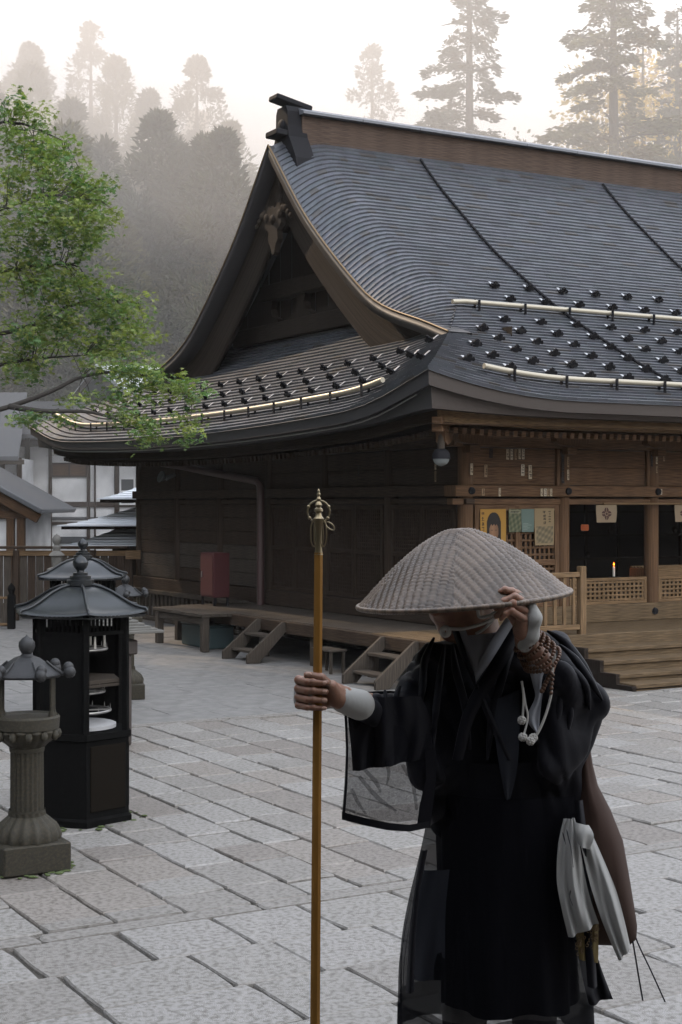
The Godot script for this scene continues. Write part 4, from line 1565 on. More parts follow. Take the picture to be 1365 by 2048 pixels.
	for y in 42:
		for x in 64:
			var p := Vector2(x - 31.5, y - 20.5) / 15.0
			var a := p.angle()
			var rr := p.length()
			if rr < 0.22 or (rr > 0.36 and rr < 0.62 + 0.36 * absf(cos(2.0 * a)) and absf(sin(4.0 * a)) > 0.32): im.set_pixel(x, y, Color(0.26, 0.11, 0.08))
	print_mat("crest_cloth", im)
	for k in 2:
		po = put("crest_banner", sheet(0.44, 0.29, 0.02), M.crest_cloth, null)
		po.transform = t * Transform3D(Basis(), Vector3(2.68 + k * 1.72, 2.49, 0.23))
		tag(po, "cream cloth with dark red crest in the " + ["open doorway next to the posters", "doorway at the right edge"][k], "banner", "crested cloths in the doorways")
	# inside: dim shelves, a candle, a paper lantern, an offering box
	b = MB.new()
	for k in 9: b.box(Vector3(2.4 + k * 0.8, 1.7, -2.9), Vector3(0.05, 2.0, 0.05))
	for k in 4: b.box(Vector3(5.5, 1.15 + k * 0.45, -2.9), Vector3(7.0, 0.04, 0.06))
	for k in 12: b.ball(Vector3(2.6 + k * 0.55, 1.24 + 0.45 * (k % 3), -2.85), 0.055, 8, Vector3(1, 1.4, 1))
	var alt := obj("altar_shelves", b, M.wood_dark, null)
	alt.transform = t
	tag(alt, "dark altar shelving with small vessels deep inside the open doorway", "shelving")
	var cd := thing("candle", "lit white candle on a thin iron stand inside the dark doorway", "candle", t * Vector3(3.88, 0.68, -1.0), PI / 6)
	b = MB.new()
	b.lathe([Vector2(0.14, 0.0), Vector2(0.13, 0.02), Vector2(0.015, 0.04), Vector2(0.012, 0.66), Vector2(0.09, 0.68), Vector2(0.09, 0.69), Vector2(0.0, 0.69)], 12)
	obj("candle_stand_foot", b, M.stand_black, cd)
	b = MB.new()
	b.lathe([Vector2(0.024, 0.69), Vector2(0.022, 0.86), Vector2(0.0, 0.865)], 10)
	obj("wax", b, M.candle_wax, cd)
	var fm := mat("candle_flame", Color(1, 0.6, 0.25), 0.5)
	fm.emission_enabled = true
	fm.emission = Color(1.0, 0.45, 0.13)
	fm.emission_energy_multiplier = 1.0
	b = MB.new()
	b.lathe([Vector2(0.0, 0.87), Vector2(0.014, 0.89), Vector2(0.012, 0.915), Vector2(0.0, 0.95)], 8)
	obj("candle_flame", b, fm, cd)
	var li := OmniLight3D.new()
	li.name = "candle_light"
	li.light_color = Color(1.0, 0.55, 0.22)
	li.light_energy = 0.012
	li.light_size = 0.015
	li.omni_range = 8.0
	li.omni_attenuation = 2.0
	li.shadow_enabled = true
	li.position = Vector3(0, 0.91, 0.03)
	cd.add_child(li)
	var pl := thing("paper_lantern", "small glowing orange paper lantern far inside the dark doorway", "lantern", t * Vector3(4.45, 2.10, -2.5), PI / 6)
	var pm := mat("lantern_paper", Color(0.9, 0.5, 0.2), 0.7)
	pm.emission_enabled = true
	pm.emission = Color(0.75, 0.42, 0.30)
	pm.emission_energy_multiplier = 0.13
	b = MB.new()
	b.lathe([Vector2(0.06, 0.05), Vector2(0.075, 0.07), Vector2(0.075, 0.15), Vector2(0.06, 0.17)], 12)
	obj("lantern_paper", b, pm, pl)
	b = MB.new()
	b.lathe([Vector2(0.0, 0.03), Vector2(0.065, 0.03), Vector2(0.065, 0.05)], 12)
	b.lathe([Vector2(0.065, 0.17), Vector2(0.065, 0.19), Vector2(0.0, 0.19)], 12)
	b.tube([Vector3(0, 0.18, 0), Vector3(0, 1.1, 0)], [0.006], 5)
	obj("lantern_rim", b, M.stand_black, pl)
	var bx := thing("offering_box", "plain wooden offering box behind the low lattice at the right edge", "box", t * Vector3(4.75, 0.68, -0.6), PI / 6)
	b = MB.new()
	b.box(Vector3(0, 0.42, 0), Vector3(1.3, 0.84, 0.5), Basis(), 0.015)
	obj("chest", b, M.wood_pale, bx)
	b = MB.new()
	for k in 6: b.box(Vector3(0, 0.86, -0.22 + k * 0.088), Vector3(1.26, 0.03, 0.04), Basis(), 0.005)
	stuff(obj("slats", b, M.wood_pale, bx))
	# round lamp under the roof corner
	var lp := thing("hanging_lamp", "dark round lamp with pale lower bowl hanging under the near roof corner", "lamp", t * Vector3(-1.4, 3.31, 1.4))
	b = MB.new()
	b.lathe([Vector2(0.055, 0.10), Vector2(0.05, 0.42), Vector2(0.0, 0.42)], 12)
	obj("lamp_stem", b, M.wood_grey, lp)
	b = MB.new()
	b.lathe([Vector2(0.14, 0.0), Vector2(0.13, 0.07), Vector2(0.10, 0.12), Vector2(0.05, 0.15)], 18)
	obj("lamp_hood", b, M.guard_iron, lp)
	b = MB.new()
	b.lathe([Vector2(0.0, -0.11), Vector2(0.05, -0.10), Vector2(0.095, -0.07), Vector2(0.12, -0.025), Vector2(0.125, 0.0)], 18)
	obj("lamp_bowl", b, M.lamp_globe, lp)
	# red hose cabinet, standing on the landing
	var rc := thing("hose_cabinet", "red metal fire hose cabinet on legs against the dark gable side", "cabinet", t * Vector3(-1.1, 0.685, -6.95), PI / 6)
	b = MB.new()
	b.box(Vector3(0, 0.59, 0), Vector3(0.34, 0.86, 0.62), Basis(), 0.012)
	obj("cabinet_body", b, M.fire_red, rc)
	b = MB.new()
	b.box(Vector3(-0.178, 0.59, 0), Vector3(0.012, 0.78, 0.54), Basis(), 0.004)
	var dr := obj("cabinet_door", b, M.fire_red, rc)
	b = MB.new()
	b.box(Vector3(-0.192, 0.60, -0.2), Vector3(0.016, 0.12, 0.03), Basis(), 0.004)
	obj("handle", b, M.ring_steel, dr)
	for sx in [-1, 1]:
		for sz in [-1, 1]:
			b = MB.new()
			b.box(Vector3(sx * 0.14, 0.08, sz * 0.27), Vector3(0.04, 0.16, 0.04))
			obj("leg", b, M.guard_iron, rc)
	# stored things under the veranda
	b = MB.new()
	b.box(Vector3(0, 0.2, 0), Vector3(0.5, 0.4, 1.25), Basis(), 0.02)
	b.box(Vector3(0, 0.415, 0), Vector3(0.53, 0.03, 1.28), Basis(), 0.01)
	mat("crate_teal", lin(0.03, 0.055, 0.06), 0.5)
	var cr := obj("storage_crate", b, M.crate_teal, null)
	cr.transform = t * Transform3D(Basis(), Vector3(-1.75, 0.0, -5.9))
	tag(cr, "dark teal storage crate pushed under the wooden landing", "crate")
	var sl := thing("stool", "small grey wooden stool stored under the veranda between the side steps", "stool", t * Vector3(-1.95, 0.0, -0.95), PI / 6)
	b = MB.new()
	b.box(Vector3(0, 0.36, 0), Vector3(0.3, 0.035, 0.62), Basis(), 0.006)
	obj("seat", b, M.wood_grey, sl)
	for sx in [-1, 1]:
		for sz in [-1, 1]:
			b = MB.new()
			b.box(Vector3(sx * 0.11, 0.17, sz * 0.26), Vector3(0.04, 0.34, 0.04))
			obj("leg", b, M.wood_grey, sl)

# ---------------------------------------------------------------- neighbours on the left
func plank_fence() -> void:
	var f := thing("plank_fence", "tall brown vertical plank fence running from the left edge to the hall", "fence", Vector3(-7.6, 0, -34.4))
	var b: MB
	var x := -3.6
	while x < 2.75:
		b = MB.new()
		b.box(Vector3(x + 0.09, 0.76, rng.randf() * 0.012), Vector3(0.172, 1.44, 0.025), Basis(), 0.004)
		obj("plank", b, M.wood_grey if rng.randf() < 0.7 else M.wood_side, f)
		x += 0.184
	for px in [-3.3, -1.55, 0.2, 1.95]:
		b = MB.new()
		b.box(Vector3(px, 0.8, 0.07), Vector3(0.13, 1.6, 0.1), Basis(), 0.01)
		obj("fence_post", b, M.wood_side, f)
	b = MB.new()
	b.box(Vector3(-0.45, 1.66, 0.02), Vector3(6.4, 0.06, 0.24), Basis(), 0.01)
	obj("fence_cap", b, M.wood_side, f)
	b = MB.new()
	b.box(Vector3(-0.45, 1.53, 0.03), Vector3(6.38, 0.12, 0.05), Basis(), 0.006)
	obj("fence_rail", b, M.wood_pale, f)
	var s := thing("name_board", "small blank wooden board on the fence end beside the hall corner", "sign", Vector3(-4.72, 1.50, -34.2))
	b = MB.new()
	b.box(Vector3.ZERO, Vector3(0.34, 0.2, 0.03), Basis(), 0.006)
	obj("board", b, M.wood_pale, s)
	b = MB.new()
	b.box(Vector3(0, 0, -0.07), Vector3(0.05, 0.16, 0.1))
	obj("bracket", b, M.wood_side, s)
	var l := thing("low_fence", "low boarded barrier with a rail in front of the plank fence, left edge", "fence", Vector3(-7.6, 0, -32.0))
	for k in 9:
		b = MB.new()
		b.box(Vector3(-1.2 + k * 0.21, 0.30, 0), Vector3(0.2, 0.5, 0.03), Basis(), 0.004)
		obj("plank", b, M.wood_grey, l)
	b = MB.new()
	b.box(Vector3(-0.36, 0.66, 0), Vector3(1.95, 0.05, 0.09), Basis(), 0.008)
	b.box(Vector3(-0.36, 0.10, 0.03), Vector3(1.95, 0.05, 0.05), Basis(), 0.008)
	obj("rail", b, M.wood_pale, l)
	for px in [-1.3, 0.6]:
		b = MB.new()
		b.box(Vector3(px, 0.36, 0.0), Vector3(0.15, 0.72, 0.15), Basis(), 0.01)
		b.lathe([Vector2(0.07, 0.72), Vector2(0.05, 0.76), Vector2(0.085, 0.84), Vector2(0.07, 0.9), Vector2(0.0, 0.98)], 12, Vector3(px, 0, 0))
		obj("finial_post", b, M.stand_black, l)

func yard_buildings() -> void:
	plank_fence()
	var b: MB
	# stone pillar with a bulb finial before the fence
	b = MB.new()
	b.lathe([Vector2(0.26, 0), Vector2(0.26, 0.25), Vector2(0.19, 0.27), Vector2(0.15, 0.4), Vector2(0.14, 1.25), Vector2(0.20, 1.30), Vector2(0.20, 1.36), Vector2(0.10, 1.40), Vector2(0.11, 1.60), Vector2(0.165, 1.63), Vector2(0.13, 1.67), Vector2(0.07, 1.72), Vector2(0.085, 1.80), Vector2(0.05, 1.84), Vector2(0.085, 1.90), Vector2(0.09, 1.96), Vector2(0.06, 2.02), Vector2(0.0, 2.06)], 14)
	var sp := obj("stone_pillar", b, M.old_stone, null)
	sp.position = Vector3(-5.66, 0, -30.0)
	tag(sp, "slim weathered stone pillar with bulb finial in front of the plank fence", "pillar")
	# white plastered house behind the fence
	var h := thing("plaster_house", "two-storey white plastered house with dark timber frame behind the plank fence", "house", Vector3(-8.0, 0, -47.0))
	b = MB.new()
	b.box(Vector3(0, 2.4, -3.0), Vector3(8.6, 4.8, 5.6))
	obj("wall", b, M.plaster, h)
	var px := []
	for p in [-1.0, 50.0, 96.0, 173.0, 186.0, 230.0, 272.0]: px.append((p - 682.0) / 3015.0 * 46.8 + 8.0)
	for i in px.size():
		b = MB.new()
		b.box(Vector3(px[i], 2.4, -0.16), Vector3(0.05 if i == 4 else (0.10 if i != 1 and i != 5 else 0.15), 4.8, 0.10), Basis(), 0.01)
		obj("timber_post", b, M.wood_side, h)
	for e in [[2.64, 0.17], [4.55, 0.2], [2.05, 0.10], [0.9, 0.12]]:
		b = MB.new()
		b.box(Vector3(0, e[0], -0.165), Vector3(8.6, e[1], 0.08), Basis(), 0.01)
		obj("timber_beam", b, M.wood_side, h)
	var wn := Node3D.new()
	wn.name = "window"
	h.add_child(wn)
	b = MB.new()
	b.box(Vector3((px[2] + px[3]) / 2, 3.72, -0.19), Vector3(1.12, 0.36, 0.06))
	obj("shutter", b, M.wood_front, wn)
	b = MB.new()
	for s in [-1, 0, 1]: b.box(Vector3((px[2] + px[3]) / 2 + s * 0.54, 3.72, -0.15), Vector3(0.05, 0.40, 0.05))
	for s in [-1, 1]: b.box(Vector3((px[2] + px[3]) / 2, 3.72 + s * 0.2, -0.149), Vector3(1.13, 0.05, 0.052))
	obj("frame", b, M.wood_side, wn)
	wn = Node3D.new()
	wn.name = "window_001"
	h.add_child(wn)
	var wx := (252.0 - 682.0) / 3015.0 * 46.8 + 8.0
	b = MB.new()
	b.box(Vector3(wx, 3.05, -0.13), Vector3(0.42, 0.75, 0.02))
	obj("pane", b, M.window_glass, wn)
	b = MB.new()
	for s in [-1, 1]: b.box(Vector3(wx + s * 0.22, 3.05, -0.11), Vector3(0.05, 0.85, 0.06))
	for s in [-1, 0, 1]: b.box(Vector3(wx, 3.05 + s * 0.4, -0.109), Vector3(0.42, 0.05, 0.06))
	obj("frame", b, M.plaster, wn)
	b = MB.new()
	b.prism(PackedVector2Array([Vector2(-0.75, 2.02), Vector2(-0.75, 1.96), Vector2(0.0, 2.25), Vector2(0.0, 2.31)]), 7.2, Vector3(0.4, -0.06, -0.12), Basis(Vector3.UP, -PI / 2))
	obj("pent_roof", b, M.slate, h)
	b = MB.new()
	b.box(Vector3((px[2] + px[3]) / 2 + 0.1, 1.52, -0.15), Vector3(0.95, 0.22, 0.06))
	obj("low_window", b, M.window_glass, h)
	b = MB.new()
	b.prism(PackedVector2Array([Vector2(-1.0, 4.62), Vector2(-1.0, 4.5), Vector2(3.0, 5.5), Vector2(7.0, 4.5), Vector2(7.0, 4.62), Vector2(3.0, 5.9)]), 9.0, Vector3(0, 0.16, 0), Basis(Vector3.UP, PI / 2))
	obj("roof", b, M.slate, h)
	# its grey wing at the very left
	var w := thing("grey_wing", "grey plastered wing with a grey metal roof at the left edge", "house", Vector3(-11.4, 0, -44.0))
	b = MB.new()
	b.box(Vector3(0, 2.0, -1.2), Vector3(3.9, 4.0, 2.2))
	obj("wall", b, M.plaster_grey, w)
	for x in [-0.3, 1.5, 2.0]:
		b = MB.new()
		b.box(Vector3(x, 2.0, -0.06), Vector3(0.14, 4.0, 0.10), Basis(), 0.01)
		obj("timber_post", b, M.wood_side, w)
	b = MB.new()
	b.box(Vector3(0.8, 3.5, -0.055), Vector3(2.1, 0.08, 0.08), Basis(), 0.01)
	obj("timber_beam", b, M.wood_side, w)
	var rows := []
	for i in 8:
		var t := i / 7.0
		var rr := PackedVector3Array()
		for j in 6: rr.append(Vector3(-3.0 + j * (5.15 - t * 0.5) / 5.0, 4.02 + 1.6 * t + 0.5 * t * t, 0.8 - t * 3.6))
		rows.append(rr)
	b = MB.new()
	b.grid(rows)
	var low := []
	for rr in rows:
		var q := PackedVector3Array()
		for p in rr: q.append(p - Vector3(0, 0.12, 0))
		low.append(q)
	b.grid(low, false, 1, 1, true)
	for i in 7: b.face([rows[i][5], rows[i + 1][5], low[i + 1][5], low[i][5]], Vector3.RIGHT)
	for j in 5: b.face([rows[0][j], rows[0][j + 1], low[0][j + 1], low[0][j]], Vector3.BACK)
	obj("roof", b, M.slate, w)
	b = MB.new()
	b.box(Vector3(0.0, 3.86, 0.72), Vector3(4.6, 0.14, 0.08))
	obj("fascia", b, M.wood_grey, w)
	# roof of a house higher up, seen through the maple
	var hb := thing("upper_house", "house with a pale grey roof half hidden behind the maple branches", "house", Vector3(-6.6, 0, -51.0), PI / 6)
	b = MB.new()
	b.box(Vector3(3.0, 2.9, 0), Vector3(8.0, 5.8, 6.2))
	obj("wall", b, M.plaster_grey, hb)
	b = MB.new()
	b.prism(PackedVector2Array([Vector2(-3.9, 5.60), Vector2(-3.9, 5.75), Vector2(0, 7.30), Vector2(3.9, 5.75), Vector2(3.9, 5.60), Vector2(0, 7.10)]), 9.6, Vector3(3.0, 0, 0), Basis(Vector3.UP, PI / 2))
	obj("roof", b, M.slate_bright, hb)
	for s in [-1, 1]:
		b = MB.new()
		b.beam(Vector3(-1.84, 5.50, s * 3.9), Vector3(-1.84, 7.05, 0), 0.08, 0.22, Vector3.UP, 0.01)
		obj("bargeboard", b, M.wood_grey, hb)
	# low gabled gatehouse
	var g := thing("gatehouse", "small wooden gabled gatehouse with white wall at the left edge", "house", Vector3(-10.8, 0, -38.6))
	b = MB.new()
	b.prism(PackedVector2Array([Vector2(-2.6, 0), Vector2(2.6, 0), Vector2(2.6, 2.40), Vector2(0, 3.9), Vector2(-2.6, 2.40)]), 4.0, Vector3(0, 0, -2.0))
	obj("wall", b, M.plaster, g)
	for s in [-1, 1]:
		b = MB.new()
		b.beam(Vector3(0, 4.25, -1.8), Vector3(s * 3.25, 2.46, -1.8), 4.9, 0.13, Vector3(s * 0.5, 1, 0), 0.02)
		obj("roof_slope", b, M.slate, g)
		b = MB.new()
		b.beam(Vector3(0, 4.02, 0.42), Vector3(s * 3.15, 2.28, 0.42), 0.10, 0.26, Vector3.UP, 0.02)
		obj("bargeboard", b, M.wood_front, g)
	for x in [-2.55, 2.35, 2.62]:
		b = MB.new()
		b.box(Vector3(x, 1.2, 0.05), Vector3(0.2, 2.4, 0.16), Basis(), 0.01)
		obj("timber_post", b, M.wood_front, g)
	b = MB.new()
	b.box(Vector3(0, 2.38, 0.06), Vector3(5.6, 0.2, 0.16), Basis(), 0.01)
	obj("timber_beam", b, M.wood_front, g)
	b = MB.new()
	b.prism(PackedVector2Array([Vector2(-2.7, 2.45), Vector2(2.7, 2.45), Vector2(0, 3.95)]), 0.06, Vector3(0, 0, 0.04))
	obj("gable_board", b, M.wood_front, g)
	# small shrine with stacked roofs in a glare-bright colour, mostly behind the hall
	var s := thing("tiered_shrine", "small shrine with three bright stacked roofs partly behind the hall's far corner", "shrine", Vector3(-5.15, 0, -40.0))
	b = MB.new()
	b.box(Vector3(0, 0.75, 0), Vector3(1.6, 1.5, 1.6))
	b.box(Vector3(0, 1.95, 0), Vector3(1.0, 0.5, 1.0))
	b.box(Vector3(0.25, 2.55, 0), Vector3(0.7, 0.5, 0.7))
	obj("body", b, M.wood_dark, s)
	for e in [[0.0, 1.60, 1.90, 0.72], [0.0, 2.10, 2.02, 0.55], [0.35, 2.78, 1.45, 0.55]]:
		b = MB.new()
		var n := 9
		for i in n:                       # shingle courses, each a step
			var t0 := i / float(n)
			var t1 := (i + 1) / float(n)
			var w0: float = e[2] * (1.0 - t0)
			var w1: float = e[2] * (1.0 - t1)
			var y0: float = e[1] + e[3] * pow(t0, 1.3) + 0.02
			var y1: float = e[1] + e[3] * pow(t1, 1.3)
			for k in 4:
				var q := Basis(Vector3.UP, k * PI / 2)
				var c := Vector3(e[0], 0, 0)
				b.face([c + q * Vector3(-w0, y0, w0), c + q * Vector3(w0, y0, w0), c + q * Vector3(w1, y1, w1), c + q * Vector3(-w1, y1, w1)], q * Vector3(0, 1, 0.5), [])
				b.face([c + q * Vector3(-w0, y0 - 0.03, w0), c + q * Vector3(w0, y0 - 0.03, w0), c + q * Vector3(w0, y0, w0), c + q * Vector3(-w0, y0, w0)], q * Vector3(0, 0, 1), [])
		obj("roof", b, M.slate_bright, s)
		b = MB.new()
		b.box(Vector3(e[0], e[1] - 0.05, 0), Vector3(e[2] * 1.9, 0.08, e[2] * 1.9))
		obj("eave_board", b, M.wood_dark, s)

# ---------------------------------------------------------------- lanterns and candle stands
func hexagon(r: float, k: int, y: float, turn: float) -> Vector3:
	var a := turn + TAU * k / 6.0
	return Vector3(sin(a) * r, y, cos(a) * r)

func candle_stand(label: String, at: Vector3, turn: float) -> void:
	var s := thing("candle_stand", label, "candle stand", at, turn, "roofed candle stands in the courtyard")
	var b := MB.new()
	b.lathe([Vector2(0.46, 0.0), Vector2(0.46, 0.05), Vector2(0.435, 0.07), Vector2(0.435, 0.70), Vector2(0.455, 0.71), Vector2(0.455, 0.76), Vector2(0.0, 0.76)], 6, Vector3.ZERO, Basis(), PI / 2, true)
	obj("base", b, M.stand_black, s)
	for k in [0, 1]:
		b = MB.new()
		var p := (hexagon(0.437, k, 0, 0) + hexagon(0.437, k + 1, 0, 0)) * 0.5
		b.box(p + Vector3(0, 0.39, 0), Vector3(0.36, 0.54, 0.014), Basis(Vector3.UP, PI / 6 + k * PI / 3), 0.005)
		obj("base_door", b, M.stand_rust, s)
	for k in 6:
		b = MB.new()
		b.box(hexagon(0.405, k, 1.24, 0), Vector3(0.05, 0.98, 0.05), Basis(Vector3.UP, k * PI / 3), 0.006)
		obj("upright", b, M.stand_black, s)
	for k in [2, 3, 4, 5]:                       # closed sides; two are open
		b = MB.new()
		var p := (hexagon(0.40, k, 0, 0) + hexagon(0.40, k + 1, 0, 0)) * 0.5
		b.box(p + Vector3(0, 1.17, 0), Vector3(0.37, 0.82, 0.012), Basis(Vector3.UP, PI / 6 + k * PI / 3))
		obj("side_panel", b, M.stand_black, s)
	# bars under the roof
	for k in 6:
		b = MB.new()
		var q := Basis(Vector3.UP, PI / 6 + k * PI / 3)
		var p := (hexagon(0.40, k, 0, 0) + hexagon(0.40, k + 1, 0, 0)) * 0.5
		for i in 9: b.box(p + q * Vector3(-0.16 + i * 0.04, 1.65, 0), Vector3(0.017, 0.14, 0.017))
		b.box(p + Vector3(0, 1.58, 0), Vector3(0.38, 0.03, 0.03), q)
		stuff(obj("vent_bars", b, M.stand_black, s))
	# roof: bell-shaped, six sided, with rolled ribs
	b = MB.new()
	var pr := [[0.595, 1.735], [0.588, 1.752], [0.535, 1.764], [0.48, 1.786], [0.42, 1.822], [0.36, 1.862], [0.28, 1.910], [0.20, 1.943], [0.14, 1.957], [0.09, 1.962]]
	for k in 6:
		var rows := []
		for e in pr:
			var row := PackedVector3Array()
			for j in 9:
				var t := j / 8.0
				var p := hexagon(e[0], k, e[1], 0).lerp(hexagon(e[0], k + 1, e[1], 0), t)
				p.y += 0.022 * pow(absf(t * 2.0 - 1.0), 3.0) * smoothstep(0.3, 0.6, e[0]) 
				row.append(p)
			rows.append(row)
		b.grid(rows, false, 1, 1, true)
	b.lathe([Vector2(0.0, 1.69), Vector2(0.575, 1.715), Vector2(0.598, 1.733)], 6, Vector3.ZERO, Basis(), PI / 2, true)
	var rf := obj("roof", b, M.stand_roof, s)
	for k in 6:
		b = MB.new()
		var path := []
		for e in pr: path.append(hexagon(e[0] + 0.004, k, e[1] + 0.008 + 0.022 * smoothstep(0.3, 0.6, e[0]), 0))
		b.tube(path, [0.013], 6)
		obj("roof_rib", b, M.stand_roof, rf)
	b = MB.new()
	b.lathe([Vector2(0.115, 1.965), Vector2(0.115, 2.01), Vector2(0.088, 2.015), Vector2(0.088, 2.045), Vector2(0.062, 2.05), Vector2(0.062, 2.07), Vector2(0.032, 2.075), Vector2(0.03, 2.09), Vector2(0.055, 2.115), Vector2(0.066, 2.145), Vector2(0.062, 2.17), Vector2(0.04, 2.20), Vector2(0.012, 2.215), Vector2(0.0, 2.225)], 16)
	obj("finial", b, M.stand_roof, s)
	# inside: tray of ash, spiked rings, a shelf with a glass frame
	b = MB.new()
	b.lathe([Vector2(0.30, 0.77), Vector2(0.30, 0.80), Vector2(0.27, 0.81), Vector2(0.0, 0.825)], 20)
	obj("ash_tray", b, M.ash_white, s)
	for e in [[0.91, 0.25], [1.07, 0.20], [1.43, 0.22]]:
		b = MB.new()
		var ring := []
		for i in 25: ring.append(Vector3(cos(TAU * i / 24.0) * e[1], e[0], sin(TAU * i / 24.0) * e[1]))
		b.tube(ring, [0.012], 6, false)
		for i in 12: b.tube([Vector3(cos(TAU * i / 12.0) * e[1], e[0], sin(TAU * i / 12.0) * e[1]), Vector3(cos(TAU * i / 12.0) * e[1], e[0] + 0.05, sin(TAU * i / 12.0) * e[1])], [0.005, 0.001], 5)
		for i in 2: b.beam(Vector3(-e[1], e[0], 0) if i == 0 else Vector3(0, e[0], -e[1]), Vector3(e[1], e[0], 0) if i == 0 else Vector3(0, e[0], e[1]), 0.012, 0.012)
		obj("candle_ring", b, M.ring_steel, s)
	b = MB.new()
	b.lathe([Vector2(0.35, 1.16), Vector2(0.35, 1.19), Vector2(0.0, 1.19)], 6, Vector3.ZERO, Basis(), PI / 2, true)
	b.lathe([Vector2(0.35, 1.13), Vector2(0.35, 1.155)], 6, Vector3.ZERO, Basis(), PI / 2, true)
	obj("shelf", b, M.wood_grey, s)
	b = MB.new()
	b.tube([Vector3(0, 0.78, 0), Vector3(0, 1.6, 0)], [0.014], 6)
	obj("centre_rod", b, M.stand_black, s)
	for k in 6:
		b = MB.new()
		var a := k * 1.05
		b.lathe([Vector2(0.011, 1.44), Vector2(0.010, 1.54), Vector2(0.0, 1.545)], 8, Vector3(cos(a) * 0.2, 0, sin(a) * 0.2))
		obj("small_candle", b, M.candle_wax, s)

func bronze_lantern(label: String, at: Vector3, turn: float) -> void:
	var s := thing("bronze_lantern", label, "lantern", at, turn, "bronze lanterns by the candle stands")
	var b := MB.new()
	b.box(Vector3(0, 0.105, 0), Vector3(0.50, 0.21, 0.50), Basis(), 0.012)
	obj("plinth", b, M.bronze_aged, s)
	b = MB.new()
	b.lathe([Vector2(0.235, 0.21), Vector2(0.24, 0.25), Vector2(0.215, 0.31), Vector2(0.16, 0.36), Vector2(0.13, 0.385), Vector2(0.128, 0.41)], 96, Vector3.ZERO, Basis(), 0.0, false, 16, 0.05)
	obj("lotus_foot", b, M.bronze_aged, s)
	b = MB.new()
	b.lathe([Vector2(0.132, 0.41), Vector2(0.132, 0.43)], 40)
	b.lathe([Vector2(0.116, 0.42), Vector2(0.114, 0.86)], 120, Vector3.ZERO, Basis(), 0.0, false, 20, 0.045)
	b.lathe([Vector2(0.124, 0.85), Vector2(0.128, 0.875), Vector2(0.12, 0.885)], 40)
	obj("column", b, M.bronze_aged, s)
	b = MB.new()
	b.lathe([Vector2(0.12, 0.88), Vector2(0.15, 0.91), Vector2(0.205, 0.95), Vector2(0.225, 1.00), Vector2(0.215, 1.02)], 64, Vector3.ZERO, Basis(), 0.0, false, 12, 0.045)
	obj("lotus_bowl", b, M.bronze_aged, s)
	b = MB.new()
	b.lathe([Vector2(0.20, 1.01), Vector2(0.232, 1.02), Vector2(0.238, 1.10), Vector2(0.228, 1.115), Vector2(0.21, 1.10), Vector2(0.0, 1.125)], 40)
	obj("tray", b, M.bronze_aged, s)
	for k in 12:
		b = MB.new()
		var a := TAU * (k + 0.5) / 12.0
		b.ball(Vector3(cos(a) * 0.222, 0.975, sin(a) * 0.222), 0.03, 8, Vector3(1, 1.3, 1))
		obj("petal", b, M.bronze_aged, s)
	for a in [0.85, 1.25, 3.99, 4.39]:
		b = MB.new()
		var p := Vector3(sin(a) * 0.19, 0, cos(a) * 0.19)
		b.tube([p + Vector3(0, 1.10, 0), p + Vector3(0, 1.13, 0), p + Vector3(0, 1.15, 0), p + Vector3(0, 1.41, 0)], [0.026, 0.022, 0.015, 0.015], 8)
		obj("fire_box_post", b, M.bronze_aged, s)
	b = MB.new()
	var pr := [[0.255, 1.405], [0.248, 1.418], [0.222, 1.434], [0.185, 1.46], [0.14, 1.50], [0.09, 1.533], [0.045, 1.548], [0.0, 1.552]]
	for k in 6:
		var rows := []
		for e in pr:
			var row := PackedVector3Array()
			for j in 7: row.append(hexagon(e[0], k, e[1], 0).lerp(hexagon(e[0], k + 1, e[1], 0), j / 6.0))
			rows.append(row)
		b.grid(rows, false, 1, 1, true)
	b.lathe([Vector2(0.0, 1.39), Vector2(0.24, 1.39), Vector2(0.256, 1.404)], 6, Vector3.ZERO, Basis(), PI / 2, true)
	var rf := obj("roof", b, M.bronze_roof, s)
	for k in 6:
		b = MB.new()
		var path := []
		for i in 5: path.append(hexagon(pr[i][0] + 0.002, k, pr[i][1] + 0.006, 0))
		path.reverse()
		path.append(hexagon(0.275, k, 1.425, 0))
		b.tube(path, [0.008, 0.009, 0.010, 0.012, 0.014, 0.018], 7)
		b.ball(hexagon(0.292, k, 1.462, 0) + Vector3(0.012, 0, 0), 0.040, 12)
		b.ball(hexagon(0.315, k, 1.428, 0) + Vector3(-0.006, 0, 0.01), 0.045, 12)
		obj("corner_scroll", b, M.bronze_roof, rf)
	b = MB.new()
	b.lathe([Vector2(0.05, 1.545), Vector2(0.035, 1.56), Vector2(0.052, 1.585), Vector2(0.06, 1.615), Vector2(0.057, 1.645), Vector2(0.035, 1.672), Vector2(0.010, 1.686), Vector2(0.0, 1.70)], 18)
	obj("finial", b, M.bronze_roof, s)

